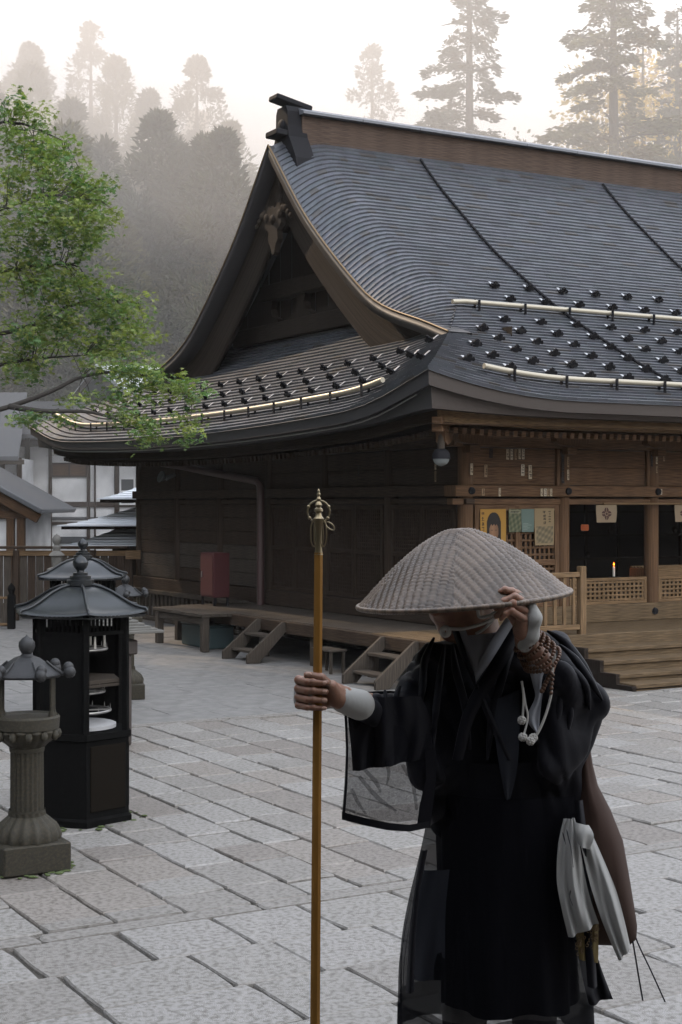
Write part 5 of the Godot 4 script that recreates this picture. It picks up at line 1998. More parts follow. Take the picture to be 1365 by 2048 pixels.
func yard_objects() -> void:
	candle_stand("black hexagonal candle stand with bell-shaped roof right behind the near bronze lantern", Vector3(-2.20, 0, -12.72), 0.28)
	candle_stand("farther black candle stand whose roof shows above the nearer stand's roof", Vector3(-3.22, 0, -18.8), 0.05)
	bronze_lantern("weathered bronze lantern on a fluted column at the left edge of the photo", Vector3(-2.29, 0, -10.98), 0.52)
	bronze_lantern("distant bronze lantern on a stone plot right of the candle stands", Vector3(-2.95, 0, -20.6), 0.2)
	# moss in the joints round the near lantern and stand
	var ms := MB.new()
	var mr := RandomNumberGenerator.new()
	mr.seed = 19
	for i in 90:
		var c := Vector3(-2.29, 0, -10.98) if i < 50 else Vector3(-2.2, 0, -12.72)
		var w := 0.27 if i < 50 else 0.44
		var a := mr.randf() * TAU
		var p := c + Vector3(cos(a), 0, sin(a)) * w * mr.randf_range(0.95, 1.25)
		ms.ball(p + Vector3(0, 0.004, 0), mr.randf_range(0.012, 0.035), 8, Vector3(1.0, 0.28, mr.randf_range(0.5, 1.0)))
	tag(stuff(obj("moss", ms, M.moss)), "thin moss in the joints round the near lantern and candle stand", "moss")
	# small roofed incense burner between them
	var s := thing("incense_stand", "small reddish incense stand with a shingled roof just behind the near candle stand", "incense stand", Vector3(-2.50, 0, -16.6), PI / 6)
	var b := MB.new()
	b.box(Vector3(0, 0.5, 0), Vector3(0.30, 1.0, 0.30), Basis(), 0.015)
	b.box(Vector3(0, 1.08, 0), Vector3(0.40, 0.16, 0.40), Basis(), 0.015)
	obj("cabinet", b, M.edge_brown, s)
	b = MB.new()
	for i in 7:
		var w0 := 0.42 * (1.0 - i / 7.0 * 0.9)
		var y0 := 1.26 + 0.2 * pow(i / 7.0, 1.2)
		b.box(Vector3(0, y0, 0), Vector3(w0 * 2.0, 0.03, w0 * 2.0), Basis(), 0.005)
	obj("roof", b, M.old_stone, s)

# ---------------------------------------------------------------- trees
func spray(mb: MB, p: Vector3, dir: Vector3, l: float, w: float, r: RandomNumberGenerator) -> void:
	var side := dir.cross(Vector3(r.randf_range(-1, 1), r.randf_range(-0.4, 1.0), r.randf_range(-1, 1))).normalized()
	var tip := p + dir * l
	var m := p + dir * l * 0.45
	var nn := side.cross(dir).normalized() * w * 0.25
	mb.tri(p, m + side * w * 0.5 - nn, tip)
	mb.tri(p, tip, m - side * w * 0.5 - nn)

# a conifer one unit scale: style 0 dense cedar, 1 tiered fir, 2 ragged narrow cedar, 3 broadleaf
func tree_crown(sd: int, h: float, rad: float, style: int, tint: Color) -> ArrayMesh:
	var r := RandomNumberGenerator.new()
	r.seed = sd
	var mb := MB.new()
	if style == 3:
		for c in 38:
			var a := r.randf() * TAU
			var q := pow(r.randf(), 0.6)
			var cy := h * (0.35 + 0.58 * r.randf())
			var rr := rad * q * sqrt(maxf(0.05, 1.0 - pow((cy / h - 0.55) / 0.5, 2.0)))
			var cc := Vector3(cos(a) * rr, cy, sin(a) * rr)
			var cr := rad * r.randf_range(0.25, 0.42)
			var k := r.randf_range(0.7, 1.25)
			for i in 150:
				var d := Vector3(r.randfn(), r.randfn() * 0.8 + 0.2, r.randfn()).normalized()
				mb.col = tint * k * r.randf_range(0.75, 1.25)
				spray(mb, cc + d * cr * pow(r.randf(), 0.4), (d + Vector3(r.randf() - 0.5, -0.4, r.randf() - 0.5)).normalized(), r.randf_range(0.18, 0.34), 0.2, r)
		return mb.mesh()
	if style == 1:
		# tiers of long level boughs, each a flat fan of short needle sprays
		var y := h * 0.26
		while y < h * 0.985:
			var left := (h - y)
			var reach := rad * minf(1.0, pow(left / (h * 0.62), 0.72))
			var n := 3 + int(r.randf() * 3.2)
			for k in n:
				var a := r.randf() * TAU
				var l := maxf(0.4, reach * r.randf_range(0.28, 1.2))
				var base := Vector3(0, y + r.randf_range(-0.35, 0.35), 0)
				var d := Vector3(cos(a), r.randf_range(-0.34, 0.16), sin(a)).normalized()
				var side := d.cross(Vector3.UP).normalized()
				var sh := r.randf_range(0.7, 1.25)
				var hue := r.randf()
				for i in int(l * 54.0):
					var f := lerpf(0.16, 1.0, sqrt(r.randf()))
					var wide := l * 0.30 * (1.15 - f) + 0.18
					var o := side * r.randf_range(-1, 1) * wide + Vector3(0, r.randfn() * 0.10 - 0.10 * l * f * f, 0)
					mb.col = tint.lerp(Color(0.15, 0.085, 0.04), 0.45 if hue > 0.78 else 0.0) * sh * r.randf_range(0.7, 1.3)
					var dd := (d * 0.8 + side * r.randf_range(-0.9, 0.9) + Vector3(0, r.randf_range(-0.35, 0.25), 0)).normalized()
					spray(mb, base + d * l * f + o, dd, r.randf_range(0.20, 0.40), 0.12, r)
			y += r.randf_range(0.24, 0.52)
		return mb.mesh()
	# cedars: rounded tops, heaped from many small tufts
	var clumps := 120 if style == 0 else 70
	for q in clumps:
		var t := pow(r.randf(), 1.7)
		var y := h * lerpf(0.99, 0.22, t)
		var left := h - y
		var reach := rad * minf(1.0, pow(left / (rad * 2.6), 0.8)) * (1.0 if style == 0 else 0.9)
		var a := r.randf() * TAU
		var rr := reach * lerpf(0.25, 1.05, sqrt(r.randf()))
		var cc := Vector3(cos(a) * rr, y, sin(a) * rr)
		var cr := (0.38 + 0.5 * r.randf() * r.randf()) * (1.1 if style == 0 else 1.0) * minf(1.0, 0.45 + left * 0.12)
		var sh := r.randf_range(0.7, 1.25)
		for i in 58:
			var d := Vector3(r.randfn(), r.randfn() * 0.8, r.randfn()).normalized()
			mb.col = tint * sh * r.randf_range(0.7, 1.3)
			spray(mb, cc + d * cr * pow(r.randf(), 0.45) * Vector3(1, 1.15, 1), (d + Vector3(cos(a) * 0.7, 0.35, sin(a) * 0.7)).normalized(), r.randf_range(0.16, 0.42), 0.13, r)
	return mb.mesh()

func tree_trunk(h: float, r0: float, sd: int, style: int) -> ArrayMesh:
	var r := RandomNumberGenerator.new()
	r.seed = sd
	var mb := MB.new()
	mb.tube([Vector3(0, -1.0, 0), Vector3(0.1, h * 0.3, 0), Vector3(0, h * 0.65, 0.1), Vector3(0, h * 0.98, 0)], [r0, r0 * 0.8, r0 * 0.45, 0.04], 8)
	if style == 1 or style == 2:
		for k in 26:
			var y := h * r.randf_range(0.28, 0.95)
			var a := r.randf() * TAU
			var l := (1.0 - y / h) * h * 0.16 + 0.4
			mb.tube([Vector3(0, y, 0), Vector3(cos(a) * l * 0.5, y + 0.15, sin(a) * l * 0.5), Vector3(cos(a) * l, y + 0.05, sin(a) * l)], [0.09, 0.05, 0.015], 5)
	if style == 3:
		for k in 9:
			var a := r.randf() * TAU
			mb.tube([Vector3(0, h * 0.25, 0), Vector3(cos(a) * h * 0.12, h * 0.5, sin(a) * h * 0.12), Vector3(cos(a) * h * 0.2, h * 0.75, sin(a) * h * 0.2)], [r0 * 0.5, r0 * 0.3, 0.04], 6)
	return mb.mesh()

func forest() -> void:
	var dark := Color(0.055, 0.062, 0.034)
	var olive := Color(0.11, 0.105, 0.045)
	var gold := Color(0.56, 0.42, 0.10)
	var rust := Color(0.26, 0.15, 0.06)
	# [x, depth, top height, crown radius, style, tint, seed, name, label]
	var list := [
		[-19.0, 92.0, 30.6, 3.6, 0, dark, 31, "cedar_tree", "hazy rounded cedar on the skyline at the far left"],
		[-15.9, 96.0, 33.2, 2.6, 2, dark, 32, "cedar_tree", "tallest thin ragged cedar of the hazy skyline, upper left"],
		[-13.4, 90.0, 29.2, 3.4, 0, olive, 33, "cedar_tree", "pale broad cedar right of the tallest thin one, upper left skyline"],
		[-20.6, 88.0, 27.8, 3.3, 0, dark, 34, "cedar_tree", "cedar cut by the left edge, lowest of the left skyline trees"],
		[-8.4, 88.0, 28.6, 4.2, 0, dark, 35, "cedar_tree", "broad grey cedar standing alone on the skyline left of the hall's ridge"],
		[-10.6, 84.0, 25.6, 3.0, 2, dark, 36, "cedar_tree", "ragged cedar on the left shoulder of the lone broad cedar"],
		[-5.6, 76.0, 21.8, 2.4, 2, olive, 37, "cedar_tree", "sunlit yellowish tree top close to the hall's ridge end"],
		[-17.2, 84.0, 27.0, 3.4, 0, olive, 38, "cedar_tree", "pale cedar in front of the tallest thin cedar, upper left"],
		[1.9, 92.0, 30.6, 2.5, 2, dark, 39, "cedar_tree", "small pointed conifer rising alone behind the middle of the ridge"],
		[5.95, 70.0, 31.0, 3.5, 1, dark, 40, "fir_tree", "tall dark fir with horizontal tiers behind the middle of the roof"],
		[11.9, 66.0, 30.5, 4.0, 1, olive, 41, "fir_tree", "big gnarled fir with reddish needles at the upper right"],
		[15.6, 70.0, 26.0, 2.6, 1, dark, 42, "fir_tree", "dark fir behind the big gnarled one, right edge"],
		[14.6, 73.0, 25.4, 4.6, 3, gold, 43, "broadleaf_tree", "golden sunlit broadleaf tree behind the roof at the right edge"],
		[11.6, 77.0, 21.8, 4.4, 3, olive, 44, "broadleaf_tree", "olive broadleaf tree at the foot of the big gnarled fir"],
		[17.4, 80.0, 27.0, 4.6, 3, rust, 45, "broadleaf_tree", "orange tinted tree top at the right edge above the golden tree"],
		[9.6, 72.0, 18.6, 3.2, 3, dark, 46, "broadleaf_tree", "dark bushy tree top just above the ridge left of the gnarled fir"],
		[6.2, 66.0, 17.6, 2.6, 3, dark, 47, "broadleaf_tree", "low bush top at the foot of the tall tiered fir"],
	]
	for e in list:
		var y := land(e[0], -e[1])
		var h: float = e[2] - y
		var t := thing(e[7], e[8], "tree", Vector3(e[0], y, -e[1]), 0.0, "trees beyond the hall")
		put("trunk", tree_trunk(h, 0.42, e[6], e[4]), M.bark, t)
		put("crown", tree_crown(e[6], h, e[3], e[4], e[5]), M.needles, t)
	# the wooded slopes behind: one mass
	var r := RandomNumberGenerator.new()
	r.seed = 77
	var root := Node3D.new()
	root.name = "hillside_forest"
	add_child(root)
	stuff(root)
	var kinds := [tree_crown(51, 16.0, 3.2, 0, dark), tree_crown(52, 15.0, 3.0, 0, olive), tree_crown(53, 17.0, 2.6, 2, dark), tree_crown(54, 11.0, 3.8, 3, olive), tree_crown(55, 9.0, 3.4, 3, dark)]
	var where := [[], [], [], [], []]
	for i in 1900:
		var a := deg_to_rad(r.randf_range(-21.0, 21.0))
		var d := 56.0 + 120.0 * pow(r.randf(), 1.3)
		var x := sin(a) * d
		var z := -cos(a) * d
		if d < 62.0 and a > -0.25 and a < 0.03 and false: continue
		var y := land(x, z)
		var left := a < -0.035
		var k := r.randi() % 3 if d > 64.0 or left else 3 + r.randi() % 2
		var hh: float = [16.0, 15.0, 17.0, 11.0, 9.0][k]
		var s := r.randf_range(0.75, 1.15)
		# keep below the skyline that the single trees make
		var el := (y + hh * s - 2.65) / d
		var most := 0.225
		if a < -0.155: most = 0.275
		elif a < -0.126: most = 0.232
		elif a < -0.075: most = 0.262
		elif a < -0.045: most = 0.232
		if not left: most = 0.215 if a < 0.13 else 0.245
		most *= r.randf_range(0.74, 1.0)
		if el > most: s *= clampf((most * d + 2.65 - y) / (hh * s), 0.0, 1.0)
		if s < 0.4: continue
		where[k].append(Transform3D(Basis(Vector3.UP, r.randf() * TAU).scaled(Vector3(s, s, s)), Vector3(x, y - 0.3, z)))
	for i in 420:  # tall trees out of view on the left, set there to shade the courtyard
		var a := deg_to_rad(r.randf_range(-130.0, -20.5))
		var d := r.randf_range(38.0, 66.0)
		var x := sin(a) * d
		var z := -cos(a) * d
		if d < 46.0 and a > -0.42: continue
		var s := r.randf_range(1.05, 1.4)
		where[r.randi() % 3].append(Transform3D(Basis(Vector3.UP, r.randf() * TAU).scaled(Vector3(s, s, s)), Vector3(x, land(x, z) - 0.3, z)))
	# a gap that lets one shaft of sun down to the side roof
	var gap_from := Vector2(-0.46, -27.1)
	var gap_dir := Vector2(sin(deg_to_rad(SUN_AZ)), -cos(deg_to_rad(SUN_AZ)))
	for k in 5: where[k] = where[k].filter(func(t): return absf((Vector2(t.origin.x, t.origin.z) - gap_from).cross(gap_dir)) > 5.4 or (Vector2(t.origin.x, t.origin.z) - gap_from).dot(gap_dir) < 0.0)
	for k in 5: many(["dense_cedars", "olive_cedars", "ragged_cedars", "olive_broadleaf", "dark_broadleaf"][k], kinds[k], M.needles, where[k], root)

# ---------------------------------------------------------------- the maple reaching in from the left
func maple() -> void:
	var m := thing("maple_tree", "green maple whose leafy branches reach in from the left edge", "tree", Vector3(-5.4, 0, -14.6))
	var r := RandomNumberGenerator.new()
	r.seed = 9
	var b := MB.new()
	b.tube([Vector3(0, -0.1, 0), Vector3(0.1, 1.2, 0), Vector3(-0.05, 2.4, 0.1), Vector3(0.2, 3.6, 0.1), Vector3(0.3, 5.0, 0.0), Vector3(0.5, 6.4, 0.1)], [0.26, 0.19, 0.16, 0.13, 0.09, 0.03], 10)
	obj("trunk", b, M.maple_bark, m)
	# limbs, in metres from the foot of the trunk
	var limbs := [
		[Vector3(0.05, 2.5, 0.1), Vector3(1.2, 3.25, 0.2), Vector3(2.25, 3.58, 0.25), Vector3(2.65, 3.72, 0.3), Vector3(2.95, 3.86, 0.3), Vector3(3.35, 3.90, 0.35), Vector3(3.75, 3.80, 0.4), Vector3(4.0, 3.66, 0.4)],
		[Vector3(0.2, 3.4, 0.1), Vector3(1.0, 4.1, -0.1), Vector3(2.2, 4.35, -0.2), Vector3(2.7, 4.6, -0.3), Vector3(3.1, 4.68, -0.3), Vector3(3.45, 4.62, -0.3)],
		[Vector3(0.25, 4.4, 0.1), Vector3(1.1, 5.0, 0.3), Vector3(2.0, 5.35, 0.4), Vector3(2.6, 5.55, 0.4), Vector3(3.0, 5.5, 0.5)],
		[Vector3(0.4, 5.4, 0.1), Vector3(1.3, 6.1, -0.2), Vector3(2.1, 6.4, -0.2), Vector3(2.7, 6.2, -0.2)],
		[Vector3(2.25, 3.58, 0.25), Vector3(2.6, 3.52, 0.5), Vector3(3.1, 3.50, 0.6), Vector3(3.5, 3.35, 0.6)],
		[Vector3(1.2, 3.25, 0.2), Vector3(1.9, 3.9, 0.0), Vector3(2.3, 4.05, -0.1), Vector3(2.9, 4.1, -0.1)],
		[Vector3(1.0, 4.1, -0.1), Vector3(1.8, 4.7, 0.2), Vector3(2.3, 4.9, 0.2), Vector3(2.9, 4.95, 0.2)],
	]
	for l in limbs:
		b = MB.new()
		var rad := []
		for i in l.size(): rad.append(lerpf(0.032, 0.006, float(i) / (l.size() - 1)))
		b.tube(smooth_path(l, 4), spread_radii(rad, 4), 7)
		obj("branch", b, M.maple_bark, m)
	# leaf pads: [x, y, z, half width, half height, half depth, leaves]
	var pads := [
		[2.25, 6.50, -0.2, 0.28, 0.16, 0.4, 0.8], [2.30, 6.20, -0.2, 0.42, 0.2, 0.5, 0.9], [2.70, 6.08, -0.1, 0.26, 0.12, 0.4, 0.8], [2.50, 5.78, 0.0, 0.55, 0.24, 0.6, 1.0], [2.95, 5.62, 0.1, 0.32, 0.17, 0.5, 1.0], [2.75, 5.38, 0.4, 0.50, 0.20, 0.5, 1.0], [3.05, 5.28, 0.5, 0.22, 0.16, 0.4, 0.9], [2.40, 5.15, 0.3, 0.40, 0.18, 0.5, 0.9], [2.95, 5.06, 0.3, 0.26, 0.12, 0.3, 0.7],
		[2.45, 4.82, 0.1, 0.45, 0.20, 0.5, 1.0], [2.85, 4.75, 0.0, 0.42, 0.16, 0.5, 1.0], [3.20, 4.62, -0.2, 0.32, 0.13, 0.4, 1.0], [3.35, 4.42, -0.2, 0.25, 0.18, 0.4, 1.0], [2.75, 4.40, -0.1, 0.50, 0.18, 0.5, 1.0], [2.40, 4.25, 0.0, 0.42, 0.2, 0.5, 0.9], [3.10, 4.18, -0.1, 0.36, 0.14, 0.4, 0.8], [2.35, 3.98, 0.0, 0.35, 0.14, 0.4, 0.6],
		[3.30, 3.94, 0.3, 0.42, 0.12, 0.4, 0.9], [3.65, 3.84, 0.4, 0.30, 0.11, 0.4, 0.9], [3.95, 3.70, 0.4, 0.20, 0.10, 0.3, 0.9], [3.35, 3.70, 0.5, 0.28, 0.12, 0.3, 0.7], [3.50, 3.46, 0.6, 0.28, 0.12, 0.3, 0.8], [3.62, 3.28, 0.6, 0.18, 0.10, 0.25, 0.8], [3.95, 3.36, 0.5, 0.11, 0.18, 0.2, 0.9], [2.80, 3.46, 0.5, 0.28, 0.05, 0.3, 0.35], [2.40, 3.46, 0.3, 0.25, 0.07, 0.3, 0.45], [3.05, 3.62, 0.5, 0.2, 0.06, 0.3, 0.35],
		[1.5, 5.6, 0.0, 0.8, 0.5, 0.8, 0.5], [1.5, 4.6, 0.0, 0.7, 0.4, 0.8, 0.5], [0.6, 6.3, 0.0, 1.0, 0.6, 1.0, 0.4], [-0.9, 5.2, 0.0, 1.0, 0.8, 1.0, 0.25],
	]
	# one leaf: five pointed lobes
	var leaf := MB.new()
	for k in 5:
		var a := (k - 2) * 0.72
		var l: float = [0.62, 0.9, 1.0, 0.9, 0.62][k]
		var d := Vector3(sin(a), 0, cos(a))
		var s := Vector3(cos(a), 0, -sin(a))
		var dr := Vector3(0, -0.16 * l, 0)
		leaf.tri(Vector3.ZERO, d * l * 0.45 + s * 0.15 + Vector3(0, 0.03, 0), d * l + dr)
		leaf.tri(Vector3.ZERO, d * l + dr, d * l * 0.45 - s * 0.15 + Vector3(0, 0.03, 0))
	var lm := leaf.mesh()
	var where := []
	var tints := []
	var twigs := MB.new()
	for p in pads:
		var c := Vector3(p[0], p[1], p[2])
		var area: float = p[3] * p[4] * 1.0 + p[3] * p[5] * 0.35
		var clumps := int(area * 460.0 * p[6]) + 5
		for q in clumps:
			var o := Vector3(r.randfn() * 0.5, r.randfn() * 0.5, r.randfn() * 0.5)
			if o.length() > 1.15: o = o.normalized() * 1.15
			var cc := c + o * Vector3(p[3], p[4], p[5])
			var droop := Vector3(o.x * 0.4 + 0.25, -0.55, o.z * 0.5).normalized()
			var tone := r.randf_range(0.65, 1.35)
			var yel := r.randf()
			var n := r.randi_range(9, 15)
			for i in n:
				var at := cc + droop * 0.10 * (float(i) / n - 0.3) + Vector3(r.randfn(), r.randfn() * 0.35, r.randfn()) * 0.055
				var s := r.randf_range(0.028, 0.052)
				var bs := Basis(Vector3.UP, r.randf() * TAU) * Basis(Vector3.RIGHT, r.randfn() * 0.45 + 0.25) * Basis(Vector3.FORWARD, r.randfn() * 0.4)
				where.append(Transform3D(bs.scaled(Vector3(s, s, s)), at))
				tints.append(Color(0.085, 0.175, 0.075).lerp(Color(0.27, 0.30, 0.09), yel) * tone)
			if q % 6 == 0:
				var root := nearest_on(limbs, cc)
				var mid := root.lerp(cc, 0.5) + Vector3(0, 0.05, 0)
				twigs.tube([root, mid, cc], [0.005, 0.0035, 0.0015], 4, false)
	stuff(obj("twigs", twigs, M.maple_bark, m))
	many("foliage", lm, M.maple_leaf, where, m, tints)

func nearest_on(limbs: Array, p: Vector3) -> Vector3:
	var best := Vector3.ZERO
	var bd := 1e9
	for l in limbs:
		for i in range(1, l.size()):
			var q := Geometry3D.get_closest_point_to_segment(p + Vector3(-0.15, -0.1, 0), l[i - 1], l[i])
			var d := q.distance_to(p)
			if d < bd:
				bd = d
				best = q
	return best

func smooth_path(p: Array, k: int) -> Array:
	var out := []
	for i in p.size() - 1:
		var a: Vector3 = p[maxi(i - 1, 0)]
		var d: Vector3 = p[mini(i + 2, p.size() - 1)]
		for j in k: out.append((p[i] as Vector3).cubic_interpolate(p[i + 1], a, d, float(j) / k))
	out.append(p[-1])
	return out

func spread_radii(r: Array, k: int) -> Array:
	var out := []
	for i in r.size() - 1:
		for j in k: out.append(lerpf(r[i], r[i + 1], float(j) / k))
	out.append(r[-1])
	return out

# ---------------------------------------------------------------- the terrace of the unseen hall behind the camera, where the monk and the photographer stand
func terrace() -> void:
	var t := Node3D.new()
	t.name = "stone_terrace"
	add_child(t)
	struct(t)
	var b := MB.new()
	b.box(Vector3(0, 0.47, 0.0), Vector3(9.0, 1.0, 8.7), Basis(), 0.02)
	obj("terrace_top", b, M.stone_c, t)
	for k in 5:
		b = MB.new()
		b.box(Vector3(0, (0.80 - k * 0.17) / 2.0 - 0.02, -4.35 - 0.16 - k * 0.32), Vector3(4.0, 0.80 - k * 0.17, 0.33), Basis(), 0.015)
		obj("step", b, M.stone_c, t)
	var h := thing("opposite_hall", "wooden hall with deep eaves behind the photographer", "temple", Vector3(0, 0.97, 5.0))
	b = MB.new()
	b.box(Vector3(0, 2.0, 0), Vector3(24.0, 4.4, 0.3))
	obj("wall", b, M.wood_side, h)
	b = MB.new()
	b.prism(PackedVector2Array([Vector2(-7.3, 3.15), Vector2(-7.3, 3.0), Vector2(3.5, 5.5), Vector2(3.5, 5.9)]), 24.0, Vector3.ZERO, Basis(Vector3.UP, -PI / 2))  # unseen roof, eaves drawn out over the camera to shade the monk
	obj("roof", b, M.wood_dark, h)
	for x in [-8.2, -4.2, 4.2, 8.2]:
		b = MB.new()
		b.box(Vector3(x, 1.4, -3.0), Vector3(0.25, 4.8, 0.25), Basis(), 0.015)
		obj("post", b, M.wood_side, h)

# a strip of cloth between two edges, with folds; both edges run downwards
func cloth(left: Array, right: Array, folds: float, depth: float, bulge := 0.0, rows := 26, cols := 20, phase := 0.0, thick := 0.0) -> MB:
	var mb := MB.new()
	var le := resample(left, rows)
	var ri := resample(right, rows)
	var front := []
	var back := []
	for i in rows + 1:
		var r := PackedVector3Array()
		var q := PackedVector3Array()
		var t := i / float(rows)
		for j in cols + 1:
			var f := j / float(cols)
			var p: Vector3 = (le[i] as Vector3).lerp(ri[i], f)
			p.z += bulge * sin(PI * f) + depth * sin(f * folds * TAU + phase + sin(t * 3.0 + phase) * 0.7) * (0.35 + 0.65 * t) + depth * 0.4 * sin(f * folds * 11.0 + t * 5.0)
			r.append(p)
			q.append(p - Vector3(0, 0, maxf(thick, 0.0)))
		front.append(r)
		back.append(q)
	mb.grid(front)
	if thick > 0.0:
		mb.grid(back, false, 1, 1, true)
		for i in rows:
			mb.face([front[i][0], front[i + 1][0], back[i + 1][0], back[i][0]], Vector3.LEFT)
			mb.face([front[i][cols], front[i + 1][cols], back[i + 1][cols], back[i][cols]], Vector3.RIGHT)
		for j in cols: mb.face([front[rows][j], front[rows][j + 1], back[rows][j + 1], back[rows][j]], Vector3.DOWN)
	return mb

func resample(p: Array, n: int) -> Array:
	var s := smooth_path(p, 12)
	var out := []
	for i in n + 1: 
		var f := float(i) / n * (s.size() - 1)
		var k := mini(int(f), s.size() - 2)
		out.append((s[k] as Vector3).lerp(s[k + 1], f - k))
	return out

func torus(mb: MB, at: Vector3, r: float, t: float, b := Basis(), n := 28) -> void:
	var p := []
	for i in n + 1: p.append(at + b * Vector3(cos(TAU * i / n) * r, sin(TAU * i / n) * r, 0))
	mb.tube(p, [t], 7, false)

# one ring of the robe's skirt
func skirt_ring(y: float, cx: float, a: float, d: float, cz: float, amp: float, seg := 96) -> PackedVector3Array:
	var r := PackedVector3Array()
	for k in seg:
		var t := TAU * k / seg
		var w := 1.0 + amp * (sin(7.0 * t + y * 3.0) * 0.5 + sin(13.0 * t - y * 5.0 + 1.3) * 0.35 + sin(23.0 * t + 0.7) * 0.2)
		r.append(Vector3(cx + cos(t) * a * w, y + 0.012 * amp * 8.0 * sin(5.0 * t + 1.0), cz + sin(t) * d * w))
	return r

func monk() -> void:
	terrace()
	var root := thing("person", "person in black monk's robes holding a staff and touching the broad woven hat", "person", Vector3(0.393, 0.97, -3.73))
	var mb := MB.new()
	# ---------------------------------------------------------- the body
	var c := Vector3(-0.105, 1.486, 0.004)
	var f := Vector3(-0.60, -0.38, 0.70).normalized()
	var u := (Vector3.UP - f * f.y).normalized()
	var r := f.cross(u)
	var head := [
		[c - f * 0.012 + u * 0.018, c + f * 0.02 + u * 0.02, 0.088, 0.082],
		[c + f * 0.045 - u * 0.02, c + f * 0.056 - u * 0.085, 0.058, 0.040],
		[c + f * 0.072 - u * 0.098, c + f * 0.074 - u * 0.102, 0.024, 0.022],
		[c + f * 0.035 - u * 0.065 + r * 0.04, c + f * 0.06 - u * 0.085, 0.035, 0.03],
		[c + f * 0.035 - u * 0.065 - r * 0.04, c + f * 0.06 - u * 0.085, 0.035, 0.03],
		[c + f * 0.062 - u * 0.015 + r * 0.036, c + f * 0.058 - u * 0.03 + r * 0.036, 0.032, 0.03],
		[c + f * 0.062 - u * 0.015 - r * 0.036, c + f * 0.058 - u * 0.03 - r * 0.036, 0.032, 0.03],
		[c + f * 0.082 + u * 0.018 + r * 0.03, c + f * 0.082 + u * 0.018 - r * 0.03, 0.016, 0.016],
		[c + f * 0.093 + u * 0.012, c + f * 0.112 - u * 0.024, 0.010, 0.0135],
		[c + f * 0.100 - u * 0.028 + r * 0.011, c + f * 0.100 - u * 0.028 - r * 0.011, 0.009, 0.009],
		[c + f * 0.088 - u * 0.055 + r * 0.014, c + f * 0.088 - u * 0.055 - r * 0.014, 0.0105, 0.0105],
		[c + f * 0.086 - u * 0.068 + r * 0.011, c + f * 0.086 - u * 0.068 - r * 0.011, 0.011, 0.011],
		[c - f * 0.01 - u * 0.0 + r * 0.086, c - f * 0.015 - u * 0.04 + r * 0.082, 0.017, 0.012],
		[c - f * 0.01 - u * 0.0 - r * 0.086, c - f * 0.015 - u * 0.04 - r * 0.082, 0.017, 0.012],
		[c - f * 0.02 - u * 0.05, Vector3(-0.035, 1.27, -0.03), 0.060, 0.064],
	]
	flesh(mb, head, 0.0045, 0.012)
	var nb := Vector3(-0.03, 1.28, -0.03)
	var body := [
		[nb, Vector3(-0.02, 1.22, -0.045), 0.055, 0.07],
		[Vector3(-0.15, 1.255, -0.03), Vector3(0.11, 1.265, -0.03), 0.05, 0.05],
		[Vector3(-0.02, 1.2, -0.05), Vector3(0.0, 0.92, -0.03), 0.09, 0.09],
		[Vector3(0.0, 0.9, -0.02), Vector3(0.0, 0.82, -0.02), 0.12, 0.12],
		[Vector3(-0.16, 1.255, -0.02), Vector3(-0.235, 1.165, 0.09), 0.046, 0.038],
		[Vector3(-0.235, 1.165, 0.09), Vector3(-0.385, 1.236, 0.262), 0.038, 0.024],
		[Vector3(0.12, 1.265, -0.02), Vector3(0.185, 1.19, 0.06), 0.046, 0.038],
		[Vector3(0.185, 1.19, 0.06), Vector3(0.038, 1.358, 0.200), 0.038, 0.024],
		[Vector3(-0.08, 0.8, -0.02), Vector3(-0.085, 0.45, 0.0), 0.075, 0.052],
		[Vector3(-0.085, 0.45, 0.0), Vector3(-0.09, 0.08, -0.02), 0.052, 0.034],
		[Vector3(0.085, 0.8, -0.02), Vector3(0.085, 0.45, 0.0), 0.075, 0.052],
		[Vector3(0.085, 0.45, 0.0), Vector3(0.09, 0.08, -0.02), 0.052, 0.034],
		[Vector3(-0.09, 0.045, -0.05), Vector3(-0.11, 0.03, 0.12), 0.036, 0.028],
		[Vector3(0.09, 0.045, -0.05), Vector3(0.10, 0.03, 0.12), 0.036, 0.028],
	]
	flesh(mb, body, 0.012, 0.02)
	# the hand that closes round the staff: fingers come round from behind, tips to the right
	var hand := [
		[Vector3(-0.385, 1.236, 0.262), Vector3(-0.43, 1.250, 0.258), 0.025, 0.021],
		[Vector3(-0.405, 1.252, 0.263), Vector3(-0.468, 1.272, 0.262), 0.016, 0.011],
		[Vector3(-0.405, 1.245, 0.260), Vector3(-0.470, 1.255, 0.258), 0.017, 0.011],
		[Vector3(-0.405, 1.238, 0.260), Vector3(-0.468, 1.236, 0.258), 0.017, 0.011],
		[Vector3(-0.405, 1.228, 0.262), Vector3(-0.464, 1.219, 0.260), 0.016, 0.010],
		[Vector3(-0.398, 1.232, 0.275), Vector3(-0.414, 1.262, 0.288), 0.023, 0.016],
	]
	flesh(mb, hand, 0.0032, 0.008)
	for e in [[1.2755, 0.0098, -0.425], [1.2560, 0.0100, -0.428], [1.2360, 0.0096, -0.430], [1.2180, 0.0085, -0.436]]:
		flesh(mb, [[Vector3(-0.468, e[0], 0.260), Vector3(-0.490, e[0] + 0.001, 0.280), e[1] + 0.001, e[1]], [Vector3(-0.490, e[0] + 0.001, 0.280), Vector3(-0.470, e[0], 0.3055), e[1], e[1] - 0.0005], [Vector3(-0.470, e[0], 0.3055), Vector3(e[2], e[0] - 0.003, 0.302), e[1] - 0.0012, e[1] - 0.0026], [Vector3(-0.4895, e[0] + 0.002, 0.281), Vector3(-0.4895, e[0] + 0.002, 0.281), e[1] + 0.0012, e[1] + 0.0012], [Vector3(-0.457, e[0], 0.3052), Vector3(-0.457, e[0], 0.3052), e[1] - 0.0003, e[1] - 0.0003]], 0.0026, 0.002)
